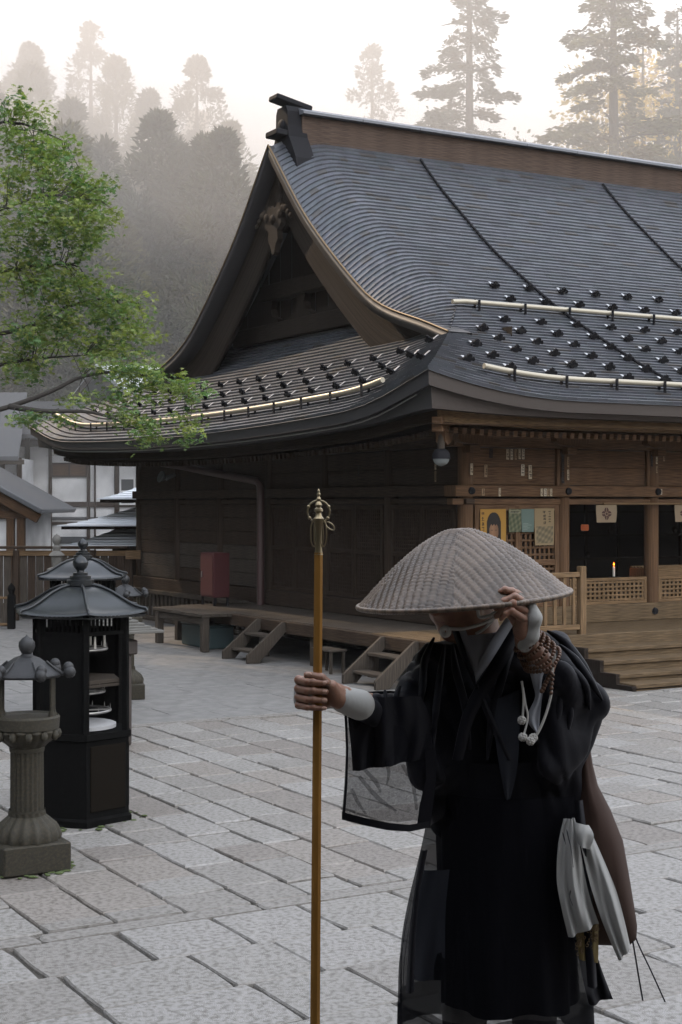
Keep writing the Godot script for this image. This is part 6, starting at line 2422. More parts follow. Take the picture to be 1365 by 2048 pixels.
	flesh(mb, [[Vector3(-0.412, 1.256, 0.285), Vector3(-0.438, 1.284, 0.297), 0.014, 0.0105], [Vector3(-0.438, 1.284, 0.297), Vector3(-0.470, 1.2905, 0.300), 0.0105, 0.0085]], 0.003, 0.003)
	# the hand raised to the brim, seen from its little-finger side
	var k0 := Vector3(0.031, 1.457, 0.235)
	var hand2 := [
		[Vector3(0.038, 1.356, 0.200), Vector3(0.031, 1.398, 0.215), 0.024, 0.022],
		[Vector3(0.031, 1.392, 0.215), Vector3(0.035, 1.459, 0.225), 0.020, 0.013],
		[Vector3(0.028, 1.385, 0.225), Vector3(0.031, 1.432, 0.240), 0.018, 0.012],
		[Vector3(0.025, 1.381, 0.232), Vector3(0.026, 1.412, 0.247), 0.015, 0.011],
	]
	flesh(mb, hand2, 0.0032, 0.01)
	for e in [[Vector3(0.031, 1.464, 0.225), Vector3(0.002, 1.477, 0.245), Vector3(-0.024, 1.479, 0.255), 0.0095], [Vector3(0.033, 1.451, 0.238), Vector3(0.007, 1.466, 0.262), Vector3(-0.036, 1.440, 0.262), 0.0095], [Vector3(0.031, 1.433, 0.244), Vector3(0.002, 1.452, 0.270), Vector3(-0.036, 1.422, 0.268), 0.0092], [Vector3(0.028, 1.415, 0.250), Vector3(-0.002, 1.435, 0.274), Vector3(-0.025, 1.416, 0.270), 0.0082]]:
		var mid: Vector3 = (e[1] as Vector3).lerp(e[2], 0.52) + Vector3(-0.003, 0.004, 0.004)
		flesh(mb, [[e[0], e[1], e[3] + 0.0015, e[3]], [e[1], mid, e[3], e[3] - 0.0008], [mid, e[2], e[3] - 0.0012, e[3] - 0.0026], [e[1], e[1], e[3] + 0.0012, e[3] + 0.0012], [mid, mid, e[3], e[3]]], 0.0026, 0.002)
	flesh(mb, [[Vector3(0.026, 1.390, 0.205), Vector3(0.002, 1.424, 0.225), 0.013, 0.0105], [Vector3(0.002, 1.424, 0.225), Vector3(-0.014, 1.452, 0.228), 0.0105, 0.008]], 0.0032, 0.003)
	obj("body", mb, M.skin, root)
	# nails, lips, eyes
	mb = MB.new()
	for y in [1.2725, 1.253, 1.233, 1.215]: mb.ball(Vector3(-0.431, y + 0.001, 0.3085), 0.0052, 8, Vector3(1.25, 0.9, 0.4))
	mb.ball(Vector3(-0.467, 1.293, 0.3065), 0.006, 8, Vector3(1.3, 0.9, 0.45))
	stuff(obj("nails", mb, M.nail, root))
	mb = MB.new()
	mb.tube([c + f * 0.094 - u * 0.062 + r * 0.024, c + f * 0.0985 - u * 0.0605 + r * 0.01, c + f * 0.0985 - u * 0.0605 - r * 0.01, c + f * 0.094 - u * 0.062 - r * 0.024], [0.001, 0.0035, 0.0035, 0.001], 6)
	obj("mouth", mb, M.lips, root)
	for s in [-1, 1]:
		mb = MB.new()
		mb.ball(c + f * 0.080 + u * 0.002 + r * s * 0.032, 0.0125, 10)
		obj("eye", mb, M.candle_wax, root)
		mb = MB.new()
		mb.tube([c + f * 0.094 + u * 0.022 + r * s * 0.016, c + f * 0.095 + u * 0.028 + r * s * 0.034, c + f * 0.083 + u * 0.024 + r * s * 0.052], [0.002, 0.0035, 0.0015], 5)
		obj("eyebrow", mb, M.stubble, root)
	# ---------------------------------------------------------- hat
	hat(root)
	# chin cords with their padded knot
	mb = MB.new()
	mb.tube(smooth_path([Vector3(-0.007, 1.439, 0.140), Vector3(-0.019, 1.418, 0.140), Vector3(-0.043, 1.399, 0.125), Vector3(-0.073, 1.388, 0.125), Vector3(-0.108, 1.381, 0.125), Vector3(-0.144, 1.383, 0.120)], 6), [0.0042], 7)
	mb.tube(smooth_path([Vector3(-0.066, 1.450, 0.115), Vector3(-0.064, 1.420, 0.118), Vector3(-0.058, 1.409, 0.120), Vector3(-0.031, 1.417, 0.130), Vector3(-0.012, 1.436, 0.130)], 6), [0.0042], 7)
	mb.tube(smooth_path([Vector3(-0.013, 1.432, 0.130), Vector3(-0.030, 1.402, 0.120), Vector3(-0.049, 1.379, 0.105), Vector3(-0.067, 1.367, 0.095)], 5), [0.0038], 7)
	obj("chin_cord", mb, M.tassel, root)
	mb = MB.new()
	torus(mb, Vector3(-0.143, 1.375, 0.125), 0.009, 0.0065, Basis(Vector3.UP, -0.5))
	obj("cord_knot", mb, M.tassel, root)
	# ---------------------------------------------------------- under-robe collar
	mb = cloth([Vector3(-0.110, 1.361, 0.085), Vector3(-0.102, 1.339, 0.105), Vector3(-0.092, 1.305, 0.128), Vector3(-0.074, 1.254, 0.142)], [Vector3(0.002, 1.372, 0.075), Vector3(-0.013, 1.348, 0.105), Vector3(-0.040, 1.305, 0.130), Vector3(-0.072, 1.252, 0.142)], 1.0, 0.002, 0.022, 20, 18, 0.5, 0.004)
	obj("white_collar", mb, M.collar_white, root)
	mb = cloth([Vector3(0.006, 1.404, 0.085), Vector3(-0.030, 1.360, 0.130), Vector3(-0.061, 1.310, 0.152), Vector3(-0.082, 1.272, 0.150)], [Vector3(0.037, 1.406, 0.070), Vector3(0.003, 1.361, 0.115), Vector3(-0.034, 1.309, 0.145), Vector3(-0.072, 1.255, 0.148)], 0.5, 0.001, 0.006, 20, 6, 0.5, 0.006)
	obj("white_collar", mb, M.collar_white, root)
	mb = cloth([Vector3(-0.110, 1.373, 0.080), Vector3(-0.101, 1.341, 0.108), Vector3(-0.088, 1.305, 0.134), Vector3(-0.073, 1.259, 0.146)], [Vector3(-0.092, 1.377, 0.100), Vector3(-0.082, 1.341, 0.128), Vector3(-0.072, 1.307, 0.146), Vector3(-0.066, 1.272, 0.150)], 0.5, 0.001, 0.004, 20, 6, 0.5, 0.005)
	obj("white_collar", mb, M.collar_white, root)
	# ---------------------------------------------------------- robe: shoulders, trunk and upper sleeves in one, with folds
	mb = MB.new()
	var robe := [
		[Vector3(-0.135, 1.272, -0.035), Vector3(0.12, 1.292, -0.04), 0.072, 0.075],
		[Vector3(-0.105, 1.20, 0.01), Vector3(-0.085, 0.95, 0.01), 0.110, 0.105],
		[Vector3(0.075, 1.20, 0.01), Vector3(0.085, 0.95, 0.01), 0.112, 0.110],
		[Vector3(-0.16, 1.262, -0.02), Vector3(-0.225, 1.165, 0.085), 0.070, 0.062],
		[Vector3(-0.225, 1.165, 0.085), Vector3(-0.345, 1.212, 0.228), 0.060, 0.036],
		[Vector3(-0.20, 1.20, 0.03), Vector3(-0.175, 1.04, 0.09), 0.066, 0.055],
		[Vector3(0.125, 1.285, -0.03), Vector3(0.205, 1.19, 0.055), 0.070, 0.056],
		[Vector3(0.20, 1.19, 0.055), Vector3(0.115, 1.262, 0.135), 0.056, 0.048],
		[Vector3(0.195, 1.18, 0.055), Vector3(0.15, 1.10, 0.09), 0.058, 0.062],
		[Vector3(0.13, 1.20, 0.11), Vector3(0.115, 1.06, 0.12), 0.050, 0.055],
		[Vector3(0.145, 1.10, 0.07), Vector3(0.13, 0.96, 0.05), 0.060, 0.066],
	]
	var rip := noise(1.1, 2, FastNoiseLite.TYPE_SIMPLEX, 41)
	flesh(mb, robe, 0.007, 0.022, rip, 0.011)
	var folds := [
		[[Vector3(-0.164, 1.351, 0.020), Vector3(-0.188, 1.299, 0.050), Vector3(-0.196, 1.244, 0.100), Vector3(-0.207, 1.183, 0.135)], 0.010], [[Vector3(-0.140, 1.337, 0.060), Vector3(-0.155, 1.269, 0.110), Vector3(-0.167, 1.190, 0.145), Vector3(-0.175, 1.096, 0.150)], 0.009],
		[[Vector3(-0.123, 1.340, 0.090), Vector3(-0.119, 1.284, 0.135), Vector3(-0.099, 1.203, 0.150), Vector3(-0.086, 1.095, 0.148)], 0.010], [[Vector3(0.027, 1.340, 0.090), Vector3(-0.007, 1.273, 0.140), Vector3(-0.033, 1.179, 0.152), Vector3(-0.045, 1.072, 0.150)], 0.011],
		[[Vector3(0.118, 1.366, 0.000), Vector3(0.155, 1.341, 0.040), Vector3(0.190, 1.291, 0.090), Vector3(0.224, 1.231, 0.110)], 0.012], [[Vector3(0.139, 1.338, 0.070), Vector3(0.169, 1.308, 0.110), Vector3(0.202, 1.259, 0.125), Vector3(0.235, 1.209, 0.110)], 0.010],
		[[Vector3(0.143, 1.294, 0.120), Vector3(0.164, 1.279, 0.140), Vector3(0.190, 1.243, 0.140), Vector3(0.203, 1.187, 0.120)], 0.011], [[Vector3(0.129, 1.273, 0.140), Vector3(0.125, 1.203, 0.150), Vector3(0.113, 1.131, 0.150), Vector3(0.105, 1.070, 0.140)], 0.010],
		[[Vector3(0.152, 1.243, 0.140), Vector3(0.152, 1.178, 0.145), Vector3(0.138, 1.106, 0.140)], 0.009], [[Vector3(-0.253, 1.249, 0.160), Vector3(-0.265, 1.211, 0.170), Vector3(-0.259, 1.163, 0.160)], 0.010], [[Vector3(-0.290, 1.244, 0.200), Vector3(-0.288, 1.211, 0.210), Vector3(-0.292, 1.163, 0.200)], 0.008],
		[[Vector3(-0.229, 1.215, 0.150), Vector3(-0.232, 1.155, 0.150), Vector3(-0.222, 1.094, 0.140)], 0.010],
	]
	for e in folds: mb.tube(smooth_path(e[0], 5), spread_radii([0.003, e[1], e[1], 0.003] if (e[0] as Array).size() == 4 else [0.003, e[1], 0.003], 5), 8)
	obj("robe_upper", mb, M.robe_black, root)
	for e in [[[Vector3(-0.123, 1.372, 0.075), Vector3(-0.114, 1.341, 0.105), Vector3(-0.100, 1.302, 0.135), Vector3(-0.077, 1.248, 0.152), Vector3(-0.046, 1.168, 0.158), Vector3(-0.004, 1.073, 0.155)], [Vector3(-0.108, 1.373, 0.085), Vector3(-0.099, 1.342, 0.115), Vector3(-0.086, 1.303, 0.143), Vector3(-0.066, 1.253, 0.157), Vector3(-0.029, 1.169, 0.162), Vector3(0.015, 1.073, 0.158)]], [[Vector3(0.038, 1.415, 0.060), Vector3(0.001, 1.358, 0.108), Vector3(-0.036, 1.303, 0.142), Vector3(-0.075, 1.244, 0.158), Vector3(-0.105, 1.180, 0.158), Vector3(-0.128, 1.072, 0.150)], [Vector3(0.071, 1.404, 0.050), Vector3(0.035, 1.347, 0.105), Vector3(-0.005, 1.291, 0.142), Vector3(-0.047, 1.225, 0.160), Vector3(-0.078, 1.168, 0.160), Vector3(-0.103, 1.072, 0.152)]]]:
		mb = cloth(e[0], e[1], 0.5, 0.001, 0.008, 26, 8, 0.3, 0.008)
		obj("robe_collar", mb, M.robe_black, root)
	# dark blue front panel of the under-kimono
	mb = cloth([Vector3(-0.034, 1.215, 0.157), Vector3(-0.028, 1.133, 0.160), Vector3(-0.016, 1.050, 0.158), Vector3(-0.001, 0.977, 0.150)], [Vector3(0.032, 1.238, 0.148), Vector3(0.032, 1.155, 0.152), Vector3(0.025, 1.049, 0.152), Vector3(0.008, 0.977, 0.150)], 1.0, 0.003, 0.006, 16, 10, 0.0, 0.004)
	obj("kimono_front", mb, M.robe_blue, root)
	# ---------------------------------------------------------- skirt of the robe: opaque inside, gauze outside
	var rows := []
	for i in 30:
		var y := lerpf(1.06, 0.455, i / 29.0)
		var t := i / 29.0
		rows.append(skirt_ring(y, lerpf(0.005, 0.022, t), lerpf(0.165, 0.168, t), lerpf(0.125, 0.14, t), 0.01, 0.05 * t + 0.02))
	mb = MB.new()
	mb.grid(rows, true, 1, 1, true)
	obj("robe_skirt", mb, M.robe_black, root)
	rows = []
	for i in 34:
		var t := i / 33.0
		var y := lerpf(0.98, 0.365, t)
		var l := lerpf(-0.172, -0.252, smoothstep(0.0, 0.75, t))
		var q := lerpf(0.215, 0.222, t)
		rows.append(skirt_ring(y, (l + q) / 2, (q - l) / 2, lerpf(0.15, 0.185, t), 0.005, 0.05 * t + 0.015))
	mb = MB.new()
	mb.grid(rows, true, 1, 1, true)
	obj("gauze_skirt", mb, M.robe_gauze, root)
	mb = MB.new()
	mb.grid(rows.slice(28), true, 1, 1, true)
	for i in mb.v.size(): mb.v[i] = Vector3(mb.v[i].x * 1.004, mb.v[i].y - 0.002, mb.v[i].z * 1.01)
	obj("skirt_hem", mb, M.robe_gauze, root)
	for e in [[[Vector3(-0.202, 0.854, 0.130), Vector3(-0.220, 0.751, 0.150), Vector3(-0.232, 0.647, 0.160), Vector3(-0.239, 0.523, 0.160)], [Vector3(-0.186, 0.855, 0.135), Vector3(-0.206, 0.753, 0.155), Vector3(-0.216, 0.649, 0.165), Vector3(-0.220, 0.525, 0.165)]], [[Vector3(0.164, 0.975, 0.140), Vector3(0.175, 0.835, 0.150), Vector3(0.182, 0.683, 0.160), Vector3(0.192, 0.535, 0.160)], [Vector3(0.185, 0.973, 0.130), Vector3(0.200, 0.832, 0.140), Vector3(0.208, 0.680, 0.150), Vector3(0.217, 0.532, 0.150)]]]:
		mb = cloth(e[0], e[1], 0.5, 0.004, 0.01, 26, 6, 0.0, 0.0)
		obj("skirt_fold", mb, M.robe_black, root)
	# blue-grey kimono seen through the gauze on the left, and the flap at the lower right
	mb = cloth([Vector3(-0.197, 0.799, 0.100), Vector3(-0.212, 0.702, 0.100), Vector3(-0.217, 0.606, 0.100), Vector3(-0.220, 0.534, 0.100)], [Vector3(-0.133, 0.806, 0.130), Vector3(-0.143, 0.712, 0.135), Vector3(-0.145, 0.618, 0.140), Vector3(-0.145, 0.544, 0.140)], 1.0, 0.006, 0.01, 20, 12, 0.2, 0.0)
	obj("kimono_side", mb, M.robe_blue, root)
	mb = cloth([Vector3(0.170, 0.630, 0.100), Vector3(0.181, 0.573, 0.110), Vector3(0.194, 0.510, 0.120), Vector3(0.203, 0.478, 0.120)], [Vector3(0.220, 0.619, 0.060), Vector3(0.236, 0.561, 0.070), Vector3(0.255, 0.509, 0.080), Vector3(0.266, 0.481, 0.080)], 1.2, 0.01, 0.0, 16, 12, 0.0, 0.004)
	obj("robe_flap", mb, M.robe_black, root)
	# ---------------------------------------------------------- the wide sleeve hanging from the outstretched arm
	for s in [0, 1]:
		var dz := 0.0 if s == 0 else -0.07
		mb = cloth([Vector3(-0.379, 1.232, 0.215), Vector3(-0.376, 1.176, 0.215), Vector3(-0.370, 1.118, 0.215), Vector3(-0.366, 1.057, 0.210)], [Vector3(-0.204, 1.227, 0.170), Vector3(-0.185, 1.181, 0.165), Vector3(-0.180, 1.127, 0.160), Vector3(-0.194, 1.078, 0.160)], 2.5, 0.010, 0.022 if s == 0 else -0.022, 26, 30, 0.6 + s, 0.0)
		for i in mb.v.size(): mb.v[i].z += dz
		obj("sleeve_upper", mb, M.robe_black, root)
		mb = cloth([Vector3(-0.386, 1.200, 0.215), Vector3(-0.382, 1.106, 0.212), Vector3(-0.385, 1.023, 0.208), Vector3(-0.391, 0.943, 0.205)], [Vector3(-0.172, 1.132, 0.155), Vector3(-0.168, 1.061, 0.155), Vector3(-0.172, 0.978, 0.155), Vector3(-0.182, 0.912, 0.155)], 2.0, 0.009, 0.02 if s == 0 else -0.02, 30, 34, 0.2 + s, 0.0)
		for i in mb.v.size():
			mb.v[i].z += dz
			mb.v[i].y -= 0.012 * sin(clampf((mb.v[i].x + 0.39) / 0.21, 0.0, 1.0) * PI) * smoothstep(1.15, 0.95, mb.v[i].y)
		obj("sleeve_gauze", mb, M.robe_sheer, root)
	mb = MB.new()
	mb.grid([PackedVector3Array([Vector3(-0.391, 0.962, 0.218), Vector3(-0.337, 0.951, 0.232), Vector3(-0.285, 0.938, 0.225), Vector3(-0.231, 0.928, 0.200), Vector3(-0.181, 0.930, 0.165)]), PackedVector3Array([Vector3(-0.391, 0.944, 0.218), Vector3(-0.337, 0.933, 0.232), Vector3(-0.285, 0.921, 0.225), Vector3(-0.231, 0.912, 0.200), Vector3(-0.183, 0.914, 0.165)])])
	mb.grid([PackedVector3Array([Vector3(-0.386, 1.210, 0.222), Vector3(-0.381, 1.107, 0.220), Vector3(-0.384, 1.025, 0.216), Vector3(-0.391, 0.943, 0.214)]), PackedVector3Array([Vector3(-0.380, 1.210, 0.224), Vector3(-0.376, 1.108, 0.224), Vector3(-0.378, 1.026, 0.220), Vector3(-0.384, 0.944, 0.218)])])
	mb.grid([PackedVector3Array([Vector3(-0.195, 1.099, 0.172), Vector3(-0.192, 1.029, 0.172), Vector3(-0.207, 0.970, 0.172), Vector3(-0.214, 0.916, 0.172)]), PackedVector3Array([Vector3(-0.168, 1.098, 0.166), Vector3(-0.168, 1.027, 0.166), Vector3(-0.175, 0.968, 0.166), Vector3(-0.183, 0.914, 0.166)])])
	obj("sleeve_hem", mb, M.robe_black, root)
	for e in [[[Vector3(-0.354, 1.045, 0.236), Vector3(-0.320, 1.004, 0.239), Vector3(-0.289, 0.978, 0.236), Vector3(-0.265, 0.966, 0.233)], [Vector3(-0.347, 1.051, 0.237), Vector3(-0.312, 1.011, 0.240), Vector3(-0.283, 0.985, 0.237), Vector3(-0.263, 0.969, 0.233)]], [[Vector3(-0.344, 1.063, 0.236), Vector3(-0.317, 1.034, 0.239), Vector3(-0.303, 1.010, 0.237)], [Vector3(-0.337, 1.068, 0.237), Vector3(-0.308, 1.039, 0.240), Vector3(-0.299, 1.013, 0.237)]], [[Vector3(-0.291, 1.082, 0.233), Vector3(-0.286, 1.054, 0.235), Vector3(-0.289, 1.029, 0.235)], [Vector3(-0.283, 1.083, 0.233), Vector3(-0.278, 1.054, 0.235), Vector3(-0.285, 1.029, 0.235)]], [[Vector3(-0.372, 1.016, 0.230), Vector3(-0.358, 0.986, 0.232), Vector3(-0.337, 0.958, 0.230)], [Vector3(-0.365, 1.021, 0.231), Vector3(-0.351, 0.991, 0.233), Vector3(-0.333, 0.960, 0.230)]], [[Vector3(-0.255, 1.071, 0.210), Vector3(-0.229, 1.023, 0.205), Vector3(-0.219, 0.961, 0.190)], [Vector3(-0.246, 1.073, 0.210), Vector3(-0.220, 1.025, 0.203), Vector3(-0.212, 0.961, 0.188)]]]:
		mb = cloth(e[0], e[1], 0.5, 0.0, 0.003, 10, 3)
		obj("sleeve_crease", mb, M.robe_sheer, root)
	# white cuff and hand covers
	mb = MB.new()
	flesh(mb, [[Vector3(-0.350, 1.214, 0.235), Vector3(-0.388, 1.230, 0.262), 0.036, 0.031]], 0.006, 0.01)
	flesh(mb, [[Vector3(-0.388, 1.232, 0.250), Vector3(-0.455, 1.246, 0.243), 0.030, 0.024], [Vector3(-0.455, 1.262, 0.245), Vector3(-0.490, 1.252, 0.262), 0.016, 0.012], [Vector3(-0.44, 1.225, 0.245), Vector3(-0.490, 1.228, 0.264), 0.020, 0.013]], 0.005, 0.02)
	obj("wrist_cloth", mb, M.white_cloth, root)
	mb = MB.new()
	flesh(mb, [[Vector3(0.047, 1.451, 0.238), Vector3(0.054, 1.416, 0.236), 0.011, 0.018], [Vector3(0.054, 1.416, 0.236), Vector3(0.047, 1.375, 0.222), 0.018, 0.020], [Vector3(0.047, 1.375, 0.222), Vector3(0.036, 1.351, 0.212), 0.020, 0.018]], 0.005, 0.012)
	obj("wrist_cloth", mb, M.white_cloth, root)
	# white inner sleeve below the beads
	mb = cloth([Vector3(0.047, 1.301, 0.185), Vector3(0.060, 1.253, 0.175), Vector3(0.065, 1.222, 0.172), Vector3(0.046, 1.173, 0.172), Vector3(0.070, 1.137, 0.172)], [Vector3(0.097, 1.321, 0.165), Vector3(0.091, 1.270, 0.168), Vector3(0.082, 1.223, 0.170), Vector3(0.077, 1.180, 0.172), Vector3(0.074, 1.135, 0.172)], 1.0, 0.004, 0.008, 22, 10, 0.0, 0.004)
	obj("inner_sleeve", mb, M.collar_white, root)
	# leggings
	mb = MB.new()
	for s in [-1, 1]: flesh(mb, [[Vector3(s * 0.086, 0.44, 0.0), Vector3(s * 0.09, 0.09, -0.02), 0.058, 0.042], [Vector3(s * 0.09, 0.05, -0.05), Vector3(s * 0.105, 0.035, 0.12), 0.041, 0.034]], 0.012, 0.02)
	obj("leggings", mb, M.white_cloth, root)
	# ---------------------------------------------------------- what the monk carries
	carried(root.position)

func hat(root: Node3D) -> void:
	var o := Node3D.new()
	o.name = "woven_hat"
	o.set_meta("label", "broad grey-brown bowl hat of woven bamboo")
	root.add_child(o)
	o.position = Vector3(-0.0915, 1.4475, 0.03)
	o.rotation = Vector3(deg_to_rad(1.0), 0.0, deg_to_rad(4.8))
	var pts := [Vector2(1.0, 0.0), Vector2(0.79, 0.30), Vector2(0.60, 0.555), Vector2(0.37, 0.80), Vector2(0.167, 0.955), Vector2(0.06, 0.993), Vector2(0.0, 1.0)]
	var nr := 104
	var ns := 460
	var line := []
	for i in pts.size() - 1:
		var a: Vector2 = pts[maxi(i - 1, 0)]
		var d: Vector2 = pts[mini(i + 2, pts.size() - 1)]
		for k in 40: line.append((pts[i] as Vector2).cubic_interpolate(pts[i + 1], a, d, k / 40.0))
	line.append(pts[-1])
	var rows := []
	var cols := []
	var inner := []
	for i in nr + 1:
		var q: Vector2 = line[int(float(i) / nr * (line.size() - 1))]
		var row := PackedVector3Array()
		var cr := PackedColorArray()
		var ir := PackedVector3Array()
		for j in ns:
			var a := TAU * j / ns
			# six woven sectors; in each the strands run side by side towards the rim
			var sec := floorf((a + 0.35) / (TAU / 6.0))
			var la := a + 0.35 - (sec + 0.5) * TAU / 6.0 + 0.30
			var xr := q.x * 0.27 * sin(la)
			var yr := q.x * 0.27 * cos(la)
			var st := xr / 0.021
			var ridge := absf(cos(PI * st))
			var strand := cos(TAU * yr / 0.0085 + PI * floorf(st + 0.5))
			var h := (0.0026 * ridge + 0.0013 * strand) * smoothstep(0.0, 0.12, q.x)
			var nrm := Vector3(cos(a) * 0.62, 0.78, sin(a) * 0.62)
			row.append(Vector3(cos(a) * q.x * 0.2605, q.y * 0.173, sin(a) * q.x * 0.2605) + nrm * h)
			ir.append(Vector3(cos(a) * q.x * 0.2565, q.y * 0.173 - 0.006, sin(a) * q.x * 0.2565))
			var k := 0.62 + 0.30 * ridge + 0.12 * strand
			k *= 0.9 + 0.2 * sin(floorf(st + 0.5) * 12.9898 + sec * 3.1 + floorf(yr / 0.05) * 4.7)
			cr.append(Color(0.128, 0.088, 0.060) * k)
		rows.append(row)
		cols.append(cr)
		inner.append(ir)
	var mb := MB.new()
	mb.grid(rows, true, 1, 1, true, cols)
	obj("weave", mb, M.hat_bamboo, o)
	mb = MB.new()
	mb.col = Color(0.16, 0.12, 0.10)
	mb.grid(inner, true, 1, 1, false)
	obj("lining", mb, M.hat_bamboo, o)
	mb = MB.new()
	for i in 180:                                   # bound rim: turns of cane round the edge
		var a := TAU * i / 180.0
		var b := TAU * (i + 0.93) / 180.0
		mb.col = Color(0.155, 0.108, 0.074) * (0.8 + 0.25 * sin(i * 1.7))
		var r := 0.0066
		mb.tube([Vector3(cos(a) * 0.2605, 0.0, sin(a) * 0.2605), Vector3(cos((a + b) / 2) * 0.261, 0.0, sin((a + b) / 2) * 0.261), Vector3(cos(b) * 0.2605, 0.0, sin(b) * 0.2605)], [r * 0.9, r, r * 0.9], 8, false)
	stuff(obj("rim", mb, M.hat_bamboo, o))

func carried(at: Vector3) -> void:
	var mb: MB
	# staff with its ringed brass head
	var s := thing("pilgrim_staff", "tall yellow-brown wooden staff with a ringed brass head in the person's hand", "staff", at + Vector3(-0.456, 0, 0.2795))
	mb = MB.new()
	var rows := []
	for i in 14:
		var t := i / 13.0
		var row := PackedVector3Array()
		for k in 8:
			var a := TAU * (k + 0.5) / 8.0
			row.append(Vector3(0.0115 * t + cos(a) * lerpf(0.0128, 0.0104, t), 1.569 * t, sin(a) * lerpf(0.0128, 0.0104, t)))
		rows.append(row)
	for i in 13:
		for k in 8:
			var k2 := (k + 1) % 8
			var mid: Vector3 = (rows[i][k] + rows[i][k2]) * 0.5 - Vector3(0.0115 * (i + 0.5) / 13.0, rows[i][k].y, 0)
			mb.face([rows[i][k], rows[i][k2], rows[i + 1][k2], rows[i + 1][k]], mid, [Vector2(k * 0.01, i * 0.12), Vector2(k * 0.01 + 0.01, i * 0.12), Vector2(k * 0.01 + 0.01, i * 0.12 + 0.12), Vector2(k * 0.01, i * 0.12 + 0.12)])
	mb.face(Array(rows[13]), Vector3.UP)
	obj("shaft", mb, M.staff_wood, s)
	var x := 0.0117
	mb = MB.new()
	mb.lathe([Vector2(0.0105, 1.564), Vector2(0.0085, 1.572), Vector2(0.0065, 1.60), Vector2(0.0075, 1.625), Vector2(0.011, 1.640), Vector2(0.0125, 1.647), Vector2(0.008, 1.652), Vector2(0.006, 1.660), Vector2(0.0105, 1.664), Vector2(0.0095, 1.669), Vector2(0.005, 1.673), Vector2(0.0085, 1.678), Vector2(0.006, 1.684), Vector2(0.0, 1.690)], 16, Vector3(x, 0, 0))
	obj("socket", mb, M.brass, s)
	mb = MB.new()
	torus(mb, Vector3(x, 1.663, 0), 0.0255, 0.0021)
	for e in [-0.62, 3.76, 0.45, 2.69]: mb.ball(Vector3(x + cos(e) * 0.0255, 1.663 + sin(e) * 0.0255, 0), 0.0042, 8)
	obj("great_ring", mb, M.brass, s)
	mb = MB.new()
	mb.lathe([Vector2(0.004, 1.687), Vector2(0.0055, 1.692), Vector2(0.003, 1.697), Vector2(0.0045, 1.703), Vector2(0.0025, 1.707), Vector2(0.003, 1.711), Vector2(0.0, 1.716)], 10, Vector3(x, 0, 0))
	obj("spire", mb, M.brass, s)
	for e in [-0.014, -0.008, 0.008, 0.014]:
		mb = MB.new()
		var p := [Vector3(x + e * 0.9, 1.643, 0.004), Vector3(x + e * 1.25, 1.628, 0.006), Vector3(x + e * 1.25, 1.600, 0.006), Vector3(x + e * 1.0, 1.586, 0.003), Vector3(x + e * 0.55, 1.584, -0.002), Vector3(x + e * 0.4, 1.60, -0.006), Vector3(x + e * 0.5, 1.635, -0.004)]
		mb.tube(smooth_path(p, 4), [0.0018], 6)
		obj("small_ring", mb, M.brass, s)
	mb = MB.new()
	torus(mb, Vector3(x + 0.026, 1.630, 0.0), 0.0125, 0.0017, Basis(Vector3.FORWARD, 0.7) * Basis(Vector3.RIGHT, 1.05))
	obj("small_ring", mb, M.brass, s)
	# prayer beads wound round the raised wrist
	var pb := thing("prayer_beads", "brown wooden prayer beads wound round the raised wrist, with white cord and pompoms", "beads", at)
	var ax := (Vector3(0.087, 1.299, 0.165) - Vector3(0.036, 1.366, 0.195)).normalized()
	var sx := ax.cross(Vector3(0, 0, 1)).normalized()
	var sy := ax.cross(sx)
	for k in 5:
		mb = MB.new()
		var cc: Vector3 = Vector3(0.046, 1.358, 0.190).lerp(Vector3(0.082, 1.314, 0.170), k / 4.0)
		var rr := 0.036 + 0.0025 * k
		var n := int(TAU * rr / 0.0082)
		for i in n:
			var a := TAU * (i + 0.5 * (k % 2)) / n
			mb.ball(cc + (sx * cos(a) + sy * sin(a)) * rr + ax * (0.006 * sin(a + k) + 0.002 * sin(a * 3.0)), 0.0052, 8)
		stuff(obj("bead_strand", mb, M.bead_wood, pb))
	mb = MB.new()
	mb.tube(smooth_path([Vector3(0.107, 1.338, 0.175), Vector3(0.110, 1.316, 0.185), Vector3(0.102, 1.284, 0.190), Vector3(0.101, 1.249, 0.192), Vector3(0.100, 1.229, 0.192), Vector3(0.088, 1.185, 0.192), Vector3(0.072, 1.147, 0.192), Vector3(0.062, 1.133, 0.192)], 5), [0.0036], 6)
	mb.tube(smooth_path([Vector3(0.104, 1.336, 0.180), Vector3(0.106, 1.302, 0.188), Vector3(0.102, 1.276, 0.190)], 5), [0.003], 6)
	mb.tube(smooth_path([Vector3(0.033, 1.263, 0.180), Vector3(0.037, 1.225, 0.182), Vector3(0.035, 1.181, 0.182), Vector3(0.033, 1.172, 0.182)], 5), [0.0030], 6)
	mb.tube(smooth_path([Vector3(0.036, 1.248, 0.180), Vector3(0.042, 1.207, 0.182), Vector3(0.047, 1.178, 0.184), Vector3(0.037, 1.138, 0.190)], 5), [0.0026], 6)
	obj("cord", mb, M.tassel, pb)
	mb = MB.new()
	for i in 7: mb.ball(Vector3(0.099, 1.284, 0.195).lerp(Vector3(0.079, 1.241, 0.192), i / 6.0), 0.0062, 8)
	for i in 5: mb.ball(Vector3(0.104, 1.279, 0.195).lerp(Vector3(0.100, 1.237, 0.194), i / 4.0), 0.0050, 8)
	stuff(obj("bead_strand", mb, M.bead_wood, pb))
